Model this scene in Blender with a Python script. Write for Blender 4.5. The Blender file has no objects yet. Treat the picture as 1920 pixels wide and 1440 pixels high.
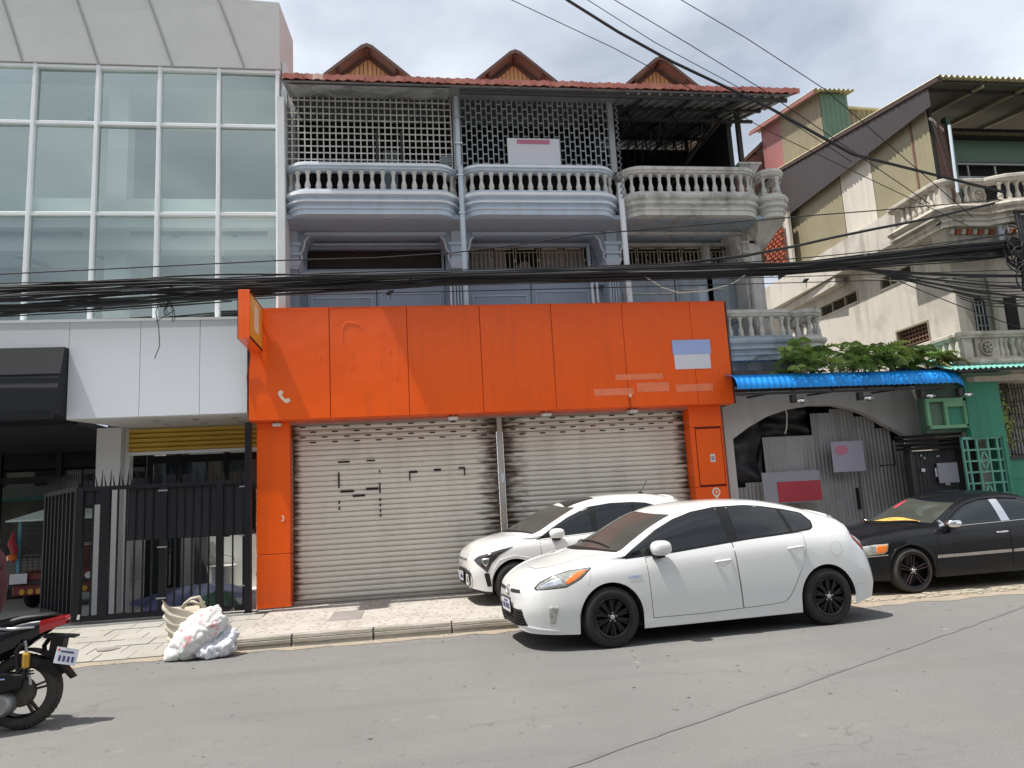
import bpy, bmesh, math, random
import numpy as np
from mathutils import Vector, Matrix
from mathutils.bvhtree import BVHTree
random.seed(7)
S = bpy.context.scene
COL = S.collection
# ------------------------------------------------------------------ camera
cam = bpy.data.cameras.new('camera'); camo = bpy.data.objects.new('camera', cam); COL.objects.link(camo)
PITCH, ROLL, YAW = math.radians(9.1257), math.radians(-3.2054), math.radians(8.6279)
fwd = Vector((math.sin(YAW)*math.cos(PITCH), math.cos(YAW)*math.cos(PITCH), math.sin(PITCH)))
rgt = Vector((math.cos(YAW), -math.sin(YAW), 0)); upv = rgt.cross(fwd)
r2 = rgt*math.cos(ROLL)+upv*math.sin(ROLL); u2 = -rgt*math.sin(ROLL)+upv*math.cos(ROLL)
camo.matrix_world = Matrix(((r2.x,u2.x,-fwd.x,0),(r2.y,u2.y,-fwd.y,0),(r2.z,u2.z,-fwd.z,1.58),(0,0,0,1)))
cam.sensor_fit = 'HORIZONTAL'; cam.sensor_width = 36; cam.lens = 36*1383.14/1920
cam.clip_start = .05; cam.clip_end = 3000
S.camera = camo
# ------------------------------------------------------------------ light
sx, sy = .40, .085                       # how far a shadow moves in x and y per metre of height
sun_dir = Vector((-sx, -sy, 1)).normalized()
elev = math.asin(sun_dir.z); azim = math.atan2(sun_dir.x, sun_dir.y)
sl = bpy.data.lights.new('sun', 'SUN'); so = bpy.data.objects.new('sun', sl); COL.objects.link(so)
sl.energy = 4.0; sl.angle = math.radians(.8); sl.color = (1, .955, .89)
so.rotation_euler = sun_dir.to_track_quat('Z', 'Y').to_euler(); so.location = (-8, -2, 20)
w = bpy.data.worlds.new('World'); S.world = w; w.use_nodes = True
nt = w.node_tree; nt.nodes.clear(); N = nt.nodes.new; L = nt.links.new
sky = N('ShaderNodeTexSky'); sky.sky_type = 'NISHITA'; sky.sun_disc = False
sky.sun_elevation = elev; sky.sun_rotation = azim
sky.air_density = 1.2; sky.dust_density = 2.5
tc = N('ShaderNodeTexCoord')
mp = N('ShaderNodeMapping'); mp.inputs['Scale'].default_value = (1, 1, 1.9); mp.inputs['Location'].default_value = (3.1, .4, .2)
L(tc.outputs['Generated'], mp.inputs[0])
n1 = N('ShaderNodeTexNoise'); n1.inputs['Scale'].default_value = 2.1; n1.inputs['Detail'].default_value = 9; n1.inputs['Roughness'].default_value = .52; n1.inputs['Distortion'].default_value = .35
L(mp.outputs[0], n1.inputs[0])
cr = N('ShaderNodeValToRGB'); e = cr.color_ramp.elements
e[0].position = .36; e[0].color = (.34, .38, .45, 1)
e[1].position = .64; e[1].color = (.76, .79, .83, 1)
m_ = e.new(.49); m_.color = (.53, .57, .63, 1)
L(n1.outputs[0], cr.inputs[0])
n2 = N('ShaderNodeTexNoise'); n2.inputs['Scale'].default_value = 2.3; n2.inputs['Detail'].default_value = 5
mp2 = N('ShaderNodeMapping'); mp2.inputs['Location'].default_value = (-2, 5, 1); L(tc.outputs['Generated'], mp2.inputs[0]); L(mp2.outputs[0], n2.inputs[0])
r2_ = N('ShaderNodeMapRange'); r2_.inputs[1].default_value = .52; r2_.inputs[2].default_value = .75; r2_.inputs[3].default_value = .93; r2_.inputs[4].default_value = .6
L(n2.outputs[0], r2_.inputs[0])
b1 = N('ShaderNodeBackground'); b1.inputs[1].default_value = .11; L(sky.outputs[0], b1.inputs[0])
b2 = N('ShaderNodeBackground'); b2.inputs[1].default_value = .93; L(cr.outputs[0], b2.inputs[0])
mx = N('ShaderNodeMixShader'); L(r2_.outputs[0], mx.inputs[0]); L(b1.outputs[0], mx.inputs[1]); L(b2.outputs[0], mx.inputs[2])
wo = N('ShaderNodeOutputWorld'); L(mx.outputs[0], wo.inputs[0])
vs = S.view_settings
S.display_settings.display_device = 'sRGB'
vs.view_transform = 'Standard'; vs.look = 'None'; vs.gamma = 1; vs.use_curve_mapping = False
vs.exposure = .70
S.render.resolution_x = 1024; S.render.resolution_y = 768
# ------------------------------------------------------------------ helpers
ORG = {}
def wpos(o):
    return ORG.get(o.name, Vector((0, 0, 0))) if o else Vector((0, 0, 0))
def thing(name, label, cat, loc=(0, 0, 0), rz=0, group=None):
    o = bpy.data.objects.new(name, None); COL.objects.link(o)
    o.empty_display_size = .2
    o.location = loc; o.rotation_euler = (0, 0, rz); o['label'] = label; o['category'] = cat
    if group: o['group'] = group
    ORG[o.name] = Vector(loc)
    return o
def tag(o, label, cat, group=None):
    o['label'] = label; o['category'] = cat
    if group: o['group'] = group
    return o
def struct(o): o['kind'] = 'structure'; return o
def stuff(o): o['kind'] = 'stuff'; return o
class MB:
    def __init__(s): s.v = []; s.f = []; s.mi = []; s.cm = 0
    def add(s, vs, fs):
        b = len(s.v); s.v += [tuple(p) for p in vs]
        for f in fs: s.f.append([b+i for i in f]); s.mi.append(s.cm)
        return s
    def box(s, x0, x1, y0, y1, z0, z1):
        return s.add([(x0,y0,z0),(x1,y0,z0),(x1,y1,z0),(x0,y1,z0),(x0,y0,z1),(x1,y0,z1),(x1,y1,z1),(x0,y1,z1)],
            [(0,3,2,1),(4,5,6,7),(0,1,5,4),(1,2,6,5),(2,3,7,6),(3,0,4,7)])
    def cbox(s, x0, x1, y0, y1, z0, z1, c=.01):
        "box with its front (-y) edges chamfered"
        return s.add([(x0,y0+c,z0),(x1,y0+c,z0),(x1,y1,z0),(x0,y1,z0),(x0,y0+c,z1),(x1,y0+c,z1),(x1,y1,z1),(x0,y1,z1),
                      (x0+c,y0,z0+c),(x1-c,y0,z0+c),(x1-c,y0,z1-c),(x0+c,y0,z1-c)],
            [(0,3,2,1),(4,5,6,7),(1,2,6,5),(2,3,7,6),(3,0,4,7),(8,9,10,11),(0,1,9,8),(1,5,10,9),(5,4,11,10),(4,0,8,11)])
    def hexa(s, p):
        "eight corners: bottom ring then top ring"
        return s.add(p, [(0,3,2,1),(4,5,6,7),(0,1,5,4),(1,2,6,5),(2,3,7,6),(3,0,4,7)])
    def beam(s, a, b, wd, ht=None, up=(0,0,1)):
        ht = ht or wd; a = Vector(a); b = Vector(b); d = (b-a).normalized(); u = Vector(up)
        if abs(d.dot(u)) > .98: u = Vector((0,1,0))
        r = d.cross(u).normalized(); u = r.cross(d)
        p = [c+r*i*wd/2+u*j*ht/2 for c in (a,b) for i,j in ((-1,-1),(1,-1),(1,1),(-1,1))]
        return s.add(p, [(0,1,2,3),(7,6,5,4),(0,4,5,1),(1,5,6,2),(2,6,7,3),(3,7,4,0)])
    def tube(s, pts, r, n=6, cap=True):
        pts = [Vector(p) for p in pts]; k = len(pts); rs = r if isinstance(r, (list,tuple)) else [r]*k
        vs = []; fs = []; pu = None
        for i, p in enumerate(pts):
            d = (pts[min(i+1,k-1)]-pts[max(i-1,0)])
            if d.length < 1e-9: d = Vector((0,0,1))
            d.normalize()
            u = pu if pu else (Vector((0,0,1)) if abs(d.z) < .9 else Vector((0,1,0)))
            u = (u-d*u.dot(d)).normalized(); pu = u; q = d.cross(u)
            for j in range(n):
                a = 2*math.pi*j/n; vs.append(p+(u*math.cos(a)+q*math.sin(a))*rs[i])
        for i in range(k-1):
            for j in range(n): fs.append((i*n+j, i*n+(j+1)%n, (i+1)*n+(j+1)%n, (i+1)*n+j))
        if cap: fs += [tuple(range(n-1,-1,-1)), tuple((k-1)*n+j for j in range(n))]
        return s.add(vs, fs)
    def lathe(s, prof, c=(0,0,0), n=12, axis='z', cap=True):
        vs = []; fs = []; c = Vector(c); k = len(prof)
        for r, h in prof:
            for j in range(n):
                a = 2*math.pi*j/n; x, y = r*math.cos(a), r*math.sin(a)
                vs.append(c+(Vector((x,y,h)) if axis=='z' else Vector((x,h,y)) if axis=='y' else Vector((h,x,y))))
        for i in range(k-1):
            for j in range(n): fs.append((i*n+j, i*n+(j+1)%n, (i+1)*n+(j+1)%n, (i+1)*n+j))
        if cap: fs += [tuple(range(n-1,-1,-1)), tuple((k-1)*n+j for j in range(n))]
        return s.add(vs, fs)
    def prism(s, poly, y0, y1, plane='xz'):
        "poly in (x,z) extruded along y; plane 'yz' extrudes along x, 'xy' along z"
        k = len(poly)
        def P(a, b, t): return (a,t,b) if plane=='xz' else (t,a,b) if plane=='yz' else (a,b,t)
        vs = [P(a,b,y0) for a,b in poly]+[P(a,b,y1) for a,b in poly]
        fs = [tuple(range(k)), tuple(range(2*k-1,k-1,-1))]+[(i,i+k,(i+1)%k+k,(i+1)%k) for i in range(k)]
        return s.add(vs, fs)
    def sweep(s, path, prof, closed=False, out=None):
        "path: plan points (x,y); prof: closed list of (offset to the outside, z). outside = right of travel"
        k = len(path); m = len(prof); vs = []; fs = []
        for i in range(k):
            a = Vector(path[max(i-1,0)]); b = Vector(path[min(i+1,k-1)]); d = (b-a).normalized(); nrm = Vector((d.y,-d.x))
            for o, z in prof: vs.append((path[i][0]+nrm.x*o, path[i][1]+nrm.y*o, z))
        for i in range(k-1):
            for j in range(m): fs.append((i*m+j,(i+1)*m+j,(i+1)*m+(j+1)%m,i*m+(j+1)%m))
        fs += [tuple(range(m)), tuple((k-1)*m+j for j in range(m-1,-1,-1))]
        return s.add(vs, fs)
    def grid(s, fn, nu, nv, wrap=False):
        vs = [fn(i/nu, j/nv) for i in range(nu+1) for j in range(nv+1)]
        fs = [(i*(nv+1)+j,(i+1)*(nv+1)+j,(i+1)*(nv+1)+j+1,i*(nv+1)+j+1) for i in range(nu) for j in range(nv)]
        return s.add(vs, fs)
    def mesh(s, name, mats, smooth=False, off=(0,0,0)):
        me = bpy.data.meshes.new(name); o = Vector(off)
        me.from_pydata([(p[0]-o.x,p[1]-o.y,p[2]-o.z) for p in s.v], [], s.f)
        for m in (mats if isinstance(mats,(list,tuple)) else [mats]): me.materials.append(m)
        if max(s.mi, default=0): me.polygons.foreach_set('material_index', s.mi)
        bm = bmesh.new(); bm.from_mesh(me); bmesh.ops.recalc_face_normals(bm, faces=bm.faces); bm.to_mesh(me); bm.free()
        if smooth:
            me.polygons.foreach_set('use_smooth', [True]*len(me.polygons))
            if smooth is not True: me.set_sharp_from_angle(angle=math.radians(smooth))
        return me
    def build(s, name, mats, parent=None, smooth=False, local=False, label=None):
        "vertices are in world coordinates unless local"
        off = (0,0,0) if local else wpos(parent)
        o = bpy.data.objects.new(name, s.mesh(name, mats, smooth, off)); COL.objects.link(o)
        if parent: o.parent = parent; ORG[o.name] = wpos(parent)
        if label: o['label'] = label
        return o
    def solo(s, name, mats, label, cat, base, smooth=False, group=None):
        "a thing that is one mesh, its origin at base"
        o = bpy.data.objects.new(name, s.mesh(name, mats, smooth, base)); COL.objects.link(o); o.location = base
        ORG[o.name] = Vector(base)
        return tag(o, label, cat, group)
def place(me, name, parent, loc, rot=None, scale=None):
    "another object sharing mesh data me; loc in world coordinates"
    o = bpy.data.objects.new(name, me); COL.objects.link(o); o.location = Vector(loc)-wpos(parent)
    if rot: o.rotation_euler = rot
    if scale: o.scale = scale
    if parent: o.parent = parent; ORG[o.name] = Vector(loc)
    return o
def arc(cx, cy, r, a0, a1, n):
    return [(cx+r*math.cos(math.radians(a0+(a1-a0)*i/n)), cy+r*math.sin(math.radians(a0+(a1-a0)*i/n))) for i in range(n+1)]
def lerp(a, b, t): return a+(b-a)*t
def sag(a, b, d, n=14):
    a = Vector(a); b = Vector(b)
    return [a.lerp(b, i/n)-Vector((0,0,4*d*(i/n)*(1-i/n))) for i in range(n+1)]
def text_mesh(txt, size, depth, mat_, bold=False):
    c = bpy.data.curves.new('t', 'FONT'); c.body = txt; c.size = size; c.extrude = depth; c.align_x = 'CENTER'; c.align_y = 'CENTER'
    if bold: c.offset = size*.012
    o = bpy.data.objects.new('t', c); me = bpy.data.meshes.new_from_object(o); bpy.data.objects.remove(o); bpy.data.curves.remove(c)
    me.materials.clear(); me.materials.append(mat_)
    return me
# ------------------------------------------------------------------ materials
def hx(h, k=1.0):
    h = h.lstrip('#'); c = [int(h[i:i+2],16)/255 for i in (0,2,4)]
    return tuple((x/12.92 if x <= .04045 else ((x+.055)/1.055)**2.4)*k for x in c)
def mat(name, col, rough=.6, metal=0., var=.12, vs_=2., bump=0., bs=60., streak=0., scol=(.05,.045,.04), sscale=(5,5,.5), slo=.5, shi=.72,
        spec=.5, coat=0., patch=0., pcol=(.3,.28,.25), ps=1.2, plo=.52, phi=.6, trans=0.):
    m = bpy.data.materials.new(name); m.use_nodes = True; t = m.node_tree; b = t.nodes['Principled BSDF']
    N = t.nodes.new; L = t.links.new
    b.inputs['Roughness'].default_value = rough; b.inputs['Metallic'].default_value = metal
    b.inputs['Specular IOR Level'].default_value = spec
    if coat: b.inputs['Coat Weight'].default_value = coat; b.inputs['Coat Roughness'].default_value = .04
    g = N('ShaderNodeNewGeometry'); pos = g.outputs['Position']
    def noise(scale, det=5, vec=None, r=.55):
        n = N('ShaderNodeTexNoise'); n.inputs['Scale'].default_value = scale; n.inputs['Detail'].default_value = det; n.inputs['Roughness'].default_value = r
        L(vec or pos, n.inputs['Vector']); return n.outputs[0]
    def mrange(x, a, b_, c, d):
        q = N('ShaderNodeMapRange'); q.inputs[1].default_value = a; q.inputs[2].default_value = b_; q.inputs[3].default_value = c; q.inputs[4].default_value = d
        L(x, q.inputs[0]); return q.outputs[0]
    def mix(f, a, c):
        q = N('ShaderNodeMix'); q.data_type = 'RGBA'
        if isinstance(f, float): q.inputs[0].default_value = f
        else: L(f, q.inputs[0])
        for i, x in ((6,a),(7,c)):
            if isinstance(x, tuple): q.inputs[i].default_value = (*x[:3],1)
            else: L(x, q.inputs[i])
        return q.outputs[2]
    cur = tuple(col)
    if var:
        nz = mrange(noise(vs_), .25, .75, 0, 1)
        cur = mix(nz, tuple(min(1,c*(1-var)) for c in col), tuple(min(1,c*(1+var)) for c in col))
    if patch:
        cur = mix(mrange(noise(ps, 7, None, .62), plo, phi, 0, patch), cur, tuple(pcol))
    if streak:
        mp = N('ShaderNodeMapping'); mp.inputs['Scale'].default_value = sscale; L(pos, mp.inputs[0])
        cur = mix(mrange(noise(1., 6, mp.outputs[0]), slo, shi, 0, streak), cur, tuple(scol))
    if isinstance(cur, tuple): b.inputs['Base Color'].default_value = (*cur,1)
    else: L(cur, b.inputs['Base Color'])
    if bump:
        bn = N('ShaderNodeBump'); bn.inputs['Strength'].default_value = bump; bn.inputs['Distance'].default_value = .01
        L(noise(bs, 4), bn.inputs['Height']); L(bn.outputs[0], b.inputs['Normal'])
    m['_n'] = 1
    return m
M = {}
def nodes(m): return m.node_tree, m.node_tree.nodes.new, m.node_tree.links.new, m.node_tree.nodes['Principled BSDF']
M['asphalt'] = mat('asphalt', (.152,.150,.145), .9, var=.10, vs_=.5, bump=.5, bs=220, patch=.6, pcol=(.19,.18,.16), ps=.45, plo=.48, phi=.72, streak=.5, scol=(.095,.095,.095), sscale=(.22,1.9,1), slo=.53, shi=.78)
def speckle(m, scale, lo, hi, amt, col):
    "little aggregate grains mixed over the colour"
    t, N, L, b = nodes(m); src = b.inputs['Base Color'].links[0].from_socket
    g = N('ShaderNodeNewGeometry'); v = N('ShaderNodeTexNoise'); v.inputs['Scale'].default_value = scale; v.inputs['Detail'].default_value = 2
    L(g.outputs['Position'], v.inputs[0]); q = N('ShaderNodeMapRange'); q.inputs[1].default_value = lo; q.inputs[2].default_value = hi; q.inputs[4].default_value = amt
    L(v.outputs[0], q.inputs[0]); x = N('ShaderNodeMix'); x.data_type = 'RGBA'; L(q.outputs[0], x.inputs[0]); L(src, x.inputs[6]); x.inputs[7].default_value = (*col,1)
    L(x.outputs[2], b.inputs['Base Color'])
speckle(M['asphalt'], 75, .52, .68, .5, (.235,.23,.218)); speckle(M['asphalt'], 55, .60, .70, .4, (.075,.074,.072)); speckle(M['asphalt'], 9, .66, .74, .45, (.07,.07,.07)); speckle(M['asphalt'], 2.6, .70, .76, .5, (.27,.26,.235))
# hairline cracks and a few oil spots in the road surface
t, N, L, b = nodes(M['asphalt']); src = b.inputs['Base Color'].links[0].from_socket
g = N('ShaderNodeNewGeometry'); nw = N('ShaderNodeTexNoise'); nw.inputs['Scale'].default_value = 1.3; nw.inputs['Detail'].default_value = 5; L(g.outputs['Position'], nw.inputs[0])
ad = N('ShaderNodeMixRGB'); ad.blend_type = 'ADD'; ad.inputs[0].default_value = .9; L(g.outputs['Position'], ad.inputs[1]); L(nw.outputs[1], ad.inputs[2])
vo = N('ShaderNodeTexVoronoi'); vo.feature = 'DISTANCE_TO_EDGE'; vo.inputs['Scale'].default_value = .55; L(ad.outputs[0], vo.inputs[0])
c1_ = N('ShaderNodeMapRange'); c1_.inputs[1].default_value = .006; c1_.inputs[2].default_value = .0; c1_.inputs[4].default_value = .45; L(vo.outputs['Distance'], c1_.inputs[0])
nm_ = N('ShaderNodeTexNoise'); nm_.inputs['Scale'].default_value = .5; L(g.outputs['Position'], nm_.inputs[0])
c2_ = N('ShaderNodeMapRange'); c2_.inputs[1].default_value = .5; c2_.inputs[2].default_value = .62; L(nm_.outputs[0], c2_.inputs[0])
ml = N('ShaderNodeMath'); ml.operation = 'MULTIPLY'; L(c1_.outputs[0], ml.inputs[0]); L(c2_.outputs[0], ml.inputs[1])
x = N('ShaderNodeMix'); x.data_type = 'RGBA'; L(ml.outputs[0], x.inputs[0]); L(src, x.inputs[6]); x.inputs[7].default_value = (.06,.06,.058,1); L(x.outputs[2], b.inputs['Base Color'])
speckle(M['asphalt'], 1.15, .70, .78, .35, (.085,.083,.08))
M['sand'] = mat('sand', (.30,.25,.19), .95, var=.2, vs_=5, bump=.6, bs=120, patch=.7, pcol=(.2,.185,.16), ps=2.5)
speckle(M['sand'], 60, .55, .7, .5, (.45,.4,.32))
M['kerb'] = mat('kerb', (.36,.335,.285), .9, var=.2, vs_=6, bump=.7, bs=40, streak=.5, scol=(.17,.15,.12), sscale=(1.5,1.5,22), slo=.45, shi=.62)
M['paver'] = mat('paver', (.325,.31,.275), .9, var=.12, vs_=1.4, bump=.4, bs=70, patch=.5, pcol=(.28,.26,.22), ps=1.6)
speckle(M['paver'], 40, .55, .7, .3, (.25,.23,.2))
M['joint'] = mat('joint', (.2,.19,.165), .95, var=.1)
# terrazzo pavement: small stone chips in rows
m = mat('terrazzo', (.385,.36,.325), .8, var=.08, vs_=1.2, patch=.5, pcol=(.30,.28,.245), ps=.9); M['terrazzo'] = m
t, N, L, b = nodes(m); src = b.inputs['Base Color'].links[0].from_socket
g = N('ShaderNodeNewGeometry'); mp = N('ShaderNodeMapping'); mp.inputs['Rotation'].default_value = (0,0,math.radians(45)); mp.inputs['Scale'].default_value = (1,1,1); L(g.outputs['Position'], mp.inputs[0])
v = N('ShaderNodeTexVoronoi'); v.inputs['Scale'].default_value = 12; v.inputs['Randomness'].default_value = .6; L(mp.outputs[0], v.inputs[0])
q = N('ShaderNodeMapRange'); q.inputs[1].default_value = .42; q.inputs[2].default_value = .30; q.inputs[4].default_value = .85; L(v.outputs['Distance'], q.inputs[0])
cr = N('ShaderNodeValToRGB'); cr.color_ramp.elements[0].color = (.21,.13,.09,1); cr.color_ramp.elements[1].color = (.17,.155,.135,1); L(v.outputs['Color'], cr.inputs[0])
x = N('ShaderNodeMix'); x.data_type = 'RGBA'; L(q.outputs[0], x.inputs[0]); L(src, x.inputs[6]); L(cr.outputs[0], x.inputs[7]); L(x.outputs[2], b.inputs['Base Color'])
M['lid_patch_grey'] = mat('lid_patch_grey', (.22,.2,.185), .8, var=.15, bump=.5, bs=90)
# metals and paints
M['alu_white'] = mat('alu_white', (.74,.77,.78), .35, var=.05)
M['cladding'] = mat('cladding', (.72,.755,.80), .38, var=.025, vs_=.6)
M['parapet'] = mat('parapet', (.53,.53,.515), .8, var=.06, vs_=1.5, bump=.15, bs=20, patch=.25, pcol=(.5,.5,.48), ps=2.5)
M['seam'] = mat('seam', (.30,.305,.295), .8, var=.0)
M['black_metal'] = mat('black_metal', (.010,.0105,.014), .5, var=.15, spec=.28)
M['black_panel'] = mat('black_panel', (.020,.021,.025), .6, var=.08, spec=.2)
M['dark_room'] = mat('dark_room', (.045,.045,.045), .8, var=.2)
M['white_room'] = mat('white_room', (.80,.82,.79), .8, var=.04)
M['grey_room'] = mat('grey_room', (.11,.115,.12), .85, var=.15, vs_=1)
M['concrete_floor'] = mat('concrete_floor', (.46,.445,.41), .9, var=.15)
M['lamp_track'] = mat('lamp_track', (.03,.03,.03), .5, var=0)
M['yellow_slat'] = mat('yellow_slat', (.56,.36,.05), .5, var=.12)
M['white_paint'] = mat('white_paint', (.66,.67,.665), .6, var=.06, vs_=1.5)
M['steel'] = mat('steel', (.52,.53,.54), .35, 1, var=.1)
M['chrome'] = mat('chrome', (.78,.78,.78), .12, 1, var=.03)
M['plastic_black'] = mat('plastic_black', (.011,.011,.012), .5, var=.1, spec=.3)
M['rubber'] = mat('rubber', (.018,.0175,.017), .85, var=.25, vs_=8)
M['rubber_dusty'] = mat('rubber_dusty', (.045,.042,.038), .92, var=.3, vs_=9)
# orange cladding
m = mat('orange_panel', (.88,.112,.006), .27, var=.04, vs_=.7, patch=.30, pcol=(.70,.080,.008), ps=.8, plo=.45, phi=.7); M['orange'] = m
t, N, L, b = nodes(m); src = b.inputs['Base Color'].links[0].from_socket
g = N('ShaderNodeNewGeometry'); mp = N('ShaderNodeMapping'); mp.inputs['Scale'].default_value = (2.2,1,5.5); L(g.outputs['Position'], mp.inputs[0])
nz = N('ShaderNodeTexNoise'); nz.inputs['Scale'].default_value = 3; nz.inputs['Detail'].default_value = 8; nz.inputs['Roughness'].default_value = .75; L(mp.outputs[0], nz.inputs[0])
q = N('ShaderNodeMapRange'); q.inputs[1].default_value = .68; q.inputs[2].default_value = .78; q.inputs[4].default_value = .45; L(nz.outputs[0], q.inputs[0])
x = N('ShaderNodeMix'); x.data_type = 'RGBA'; L(q.outputs[0], x.inputs[0]); L(src, x.inputs[6]); x.inputs[7].default_value = (.86,.22,.09,1); L(x.outputs[2], b.inputs['Base Color'])
# slightly wavy sheets, paler where the sun has bleached them, thin rain runs
nb_ = N('ShaderNodeTexNoise'); nb_.inputs['Scale'].default_value = 1.7; nb_.inputs['Detail'].default_value = 2; L(g.outputs['Position'], nb_.inputs[0])
bp0 = N('ShaderNodeBump'); bp0.inputs['Strength'].default_value = .22; bp0.inputs['Distance'].default_value = .05; L(nb_.outputs[0], bp0.inputs['Height']); L(bp0.outputs[0], b.inputs['Normal'])
src = b.inputs['Base Color'].links[0].from_socket
mp3 = N('ShaderNodeMapping'); mp3.inputs['Scale'].default_value = (7,1,.35); L(g.outputs['Position'], mp3.inputs[0])
n3 = N('ShaderNodeTexNoise'); n3.inputs['Scale'].default_value = 1.6; n3.inputs['Detail'].default_value = 6; L(mp3.outputs[0], n3.inputs[0])
q3 = N('ShaderNodeMapRange'); q3.inputs[1].default_value = .52; q3.inputs[2].default_value = .74; q3.inputs[4].default_value = .28; L(n3.outputs[0], q3.inputs[0])
x3 = N('ShaderNodeMix'); x3.data_type = 'RGBA'; L(q3.outputs[0], x3.inputs[0]); L(src, x3.inputs[6]); x3.inputs[7].default_value = (.60,.085,.018,1); L(x3.outputs[2], b.inputs['Base Color'])
M['orange_gap'] = mat('orange_gap', (.14,.018,.006), .7, var=0)
M['glue'] = mat('glue', (.84,.17,.05), .6, var=.2, vs_=9)
M['bounce_red'] = mat('bounce_red', (.42,.16,.12), .5, var=.2)  # orange light reflected above the shutters, put into the soffit strip's colour
M['sign_yellow'] = mat('sign_yellow', (.72,.36,.04), .45, var=.06)
M['cream'] = mat('cream', (.78,.66,.50), .5, var=.05)
M['sign_white'] = mat('sign_white', (.66,.65,.70), .55, var=.04)
M['sign_blue'] = mat('sign_blue', (.34,.43,.70), .5, var=.06)
M['sign_red'] = mat('sign_red', (.42,.035,.055), .5, var=.08)
M['sign_pink'] = mat('sign_pink', (.52,.17,.25), .5, var=.08)
M['sign_grey'] = mat('sign_grey', (.30,.29,.33), .55, var=.08)
# shutter slats: painted grey white, rust creeping in from the guides
m = mat('shutter', (.655,.615,.545), .5, .0, var=.06, vs_=.9, streak=.4, scol=(.45,.41,.35), sscale=(3,3,.45), slo=.5, shi=.75); M['shutter'] = m
t, N, L, b = nodes(m); src = b.inputs['Base Color'].links[0].from_socket
g = N('ShaderNodeNewGeometry'); sp = N('ShaderNodeSeparateXYZ'); L(g.outputs['Position'], sp.inputs[0])
def near(x0, wd):
    a = N('ShaderNodeMath'); a.operation = 'SUBTRACT'; L(sp.outputs[0], a.inputs[0]); a.inputs[1].default_value = x0
    c = N('ShaderNodeMath'); c.operation = 'ABSOLUTE'; L(a.outputs[0], c.inputs[0])
    q = N('ShaderNodeMapRange'); q.inputs[1].default_value = wd; q.inputs[2].default_value = .04; q.inputs[4].default_value = .62; L(c.outputs[0], q.inputs[0]); return q.outputs[0]
def add_(a, b_):
    q = N('ShaderNodeMath'); q.operation = 'MAXIMUM'; L(a, q.inputs[0]); L(b_, q.inputs[1]); return q.outputs[0]
ed = add_(add_(near(1.66,.62), near(5.08,.40)), near(-1.85,.22))
mp = N('ShaderNodeMapping'); mp.inputs['Scale'].default_value = (1.6,1,9); L(g.outputs['Position'], mp.inputs[0])
nz = N('ShaderNodeTexNoise'); nz.inputs['Scale'].default_value = 2.2; nz.inputs['Detail'].default_value = 7; L(mp.outputs[0], nz.inputs[0])
s_ = N('ShaderNodeMath'); s_.operation = 'ADD'; L(ed, s_.inputs[0]); L(nz.outputs[0], s_.inputs[1])
q = N('ShaderNodeMapRange'); q.inputs[1].default_value = .70; q.inputs[2].default_value = 1.05; q.inputs[4].default_value = .95; L(s_.outputs[0], q.inputs[0])
x = N('ShaderNodeMix'); x.data_type = 'RGBA'; L(q.outputs[0], x.inputs[0]); L(src, x.inputs[6]); x.inputs[7].default_value = (.06,.032,.018,1); L(x.outputs[2], b.inputs['Base Color'])
M['hole'] = mat('hole', (.012,.011,.01), .9, var=0)
M['post_grey'] = mat('post_grey', (.40,.37,.33), .7, var=.12, streak=.4, scol=(.2,.16,.12), sscale=(9,9,1.5))
# masonry
M['blue_grey'] = mat('blue_grey', (.36,.435,.525), .75, var=.07, vs_=1.2, bump=.1, streak=.22, scol=(.15,.17,.2), sscale=(4,4,.6))
M['rail_blue'] = mat('rail_blue', (.51,.58,.67), .7, var=.06, streak=.25, scol=(.22,.25,.3), sscale=(5,5,.8))
M['trim_light'] = mat('trim_light', (.52,.60,.70), .7, var=.06, streak=.2, scol=(.3,.33,.38), sscale=(5,5,.8))
M['trim_white'] = mat('trim_white', (.76,.78,.81), .7, var=.06, streak=.25, scol=(.4,.4,.4), sscale=(6,6,.8))
M['baluster'] = mat('baluster', (.60,.585,.545), .75, var=.12, vs_=5, patch=.5, pcol=(.36,.34,.31), ps=6, plo=.5, phi=.68)
M['weathered'] = mat('weathered', (.60,.585,.545), .85, var=.1, vs_=2, bump=.3, bs=25, patch=.6, pcol=(.23,.225,.21), ps=2.6, plo=.53, phi=.7, streak=.5, scol=(.13,.125,.12), sscale=(5,5,.7), slo=.5, shi=.7)
M['weathered_blue'] = mat('weathered_blue', (.34,.40,.46), .85, var=.1, bump=.25, patch=.5, pcol=(.42,.42,.40), ps=2.5, streak=.5, scol=(.13,.14,.15), sscale=(5,5,.6))
M['old_white'] = mat('old_white', (.585,.55,.485), .85, var=.07, vs_=1, bump=.2, bs=12, patch=.6, pcol=(.38,.35,.30), ps=1.3, plo=.50, phi=.66, streak=.65, scol=(.22,.195,.16), sscale=(3,3,.4), slo=.52, shi=.72)
M['old_stone'] = mat('old_stone', (.52,.48,.41), .85, var=.12, vs_=2, bump=.4, bs=14, patch=.6, pcol=(.26,.22,.18), ps=2.2, streak=.65, scol=(.15,.125,.1), sscale=(5,5,.6), slo=.5, shi=.7)
M['arch_wall'] = mat('arch_wall', (.54,.53,.515), .85, var=.06, vs_=1, streak=.3, scol=(.24,.235,.22), sscale=(3,3,.5))
M['roof_tile'] = mat('roof_tile', (.33,.105,.08), .8, var=.28, vs_=3.5, patch=.5, pcol=(.45,.2,.15), ps=4, streak=.3, scol=(.14,.06,.05), sscale=(6,6,6))
M['tile_pale'] = mat('tile_pale', (.55,.36,.30), .75, var=.2)
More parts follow.
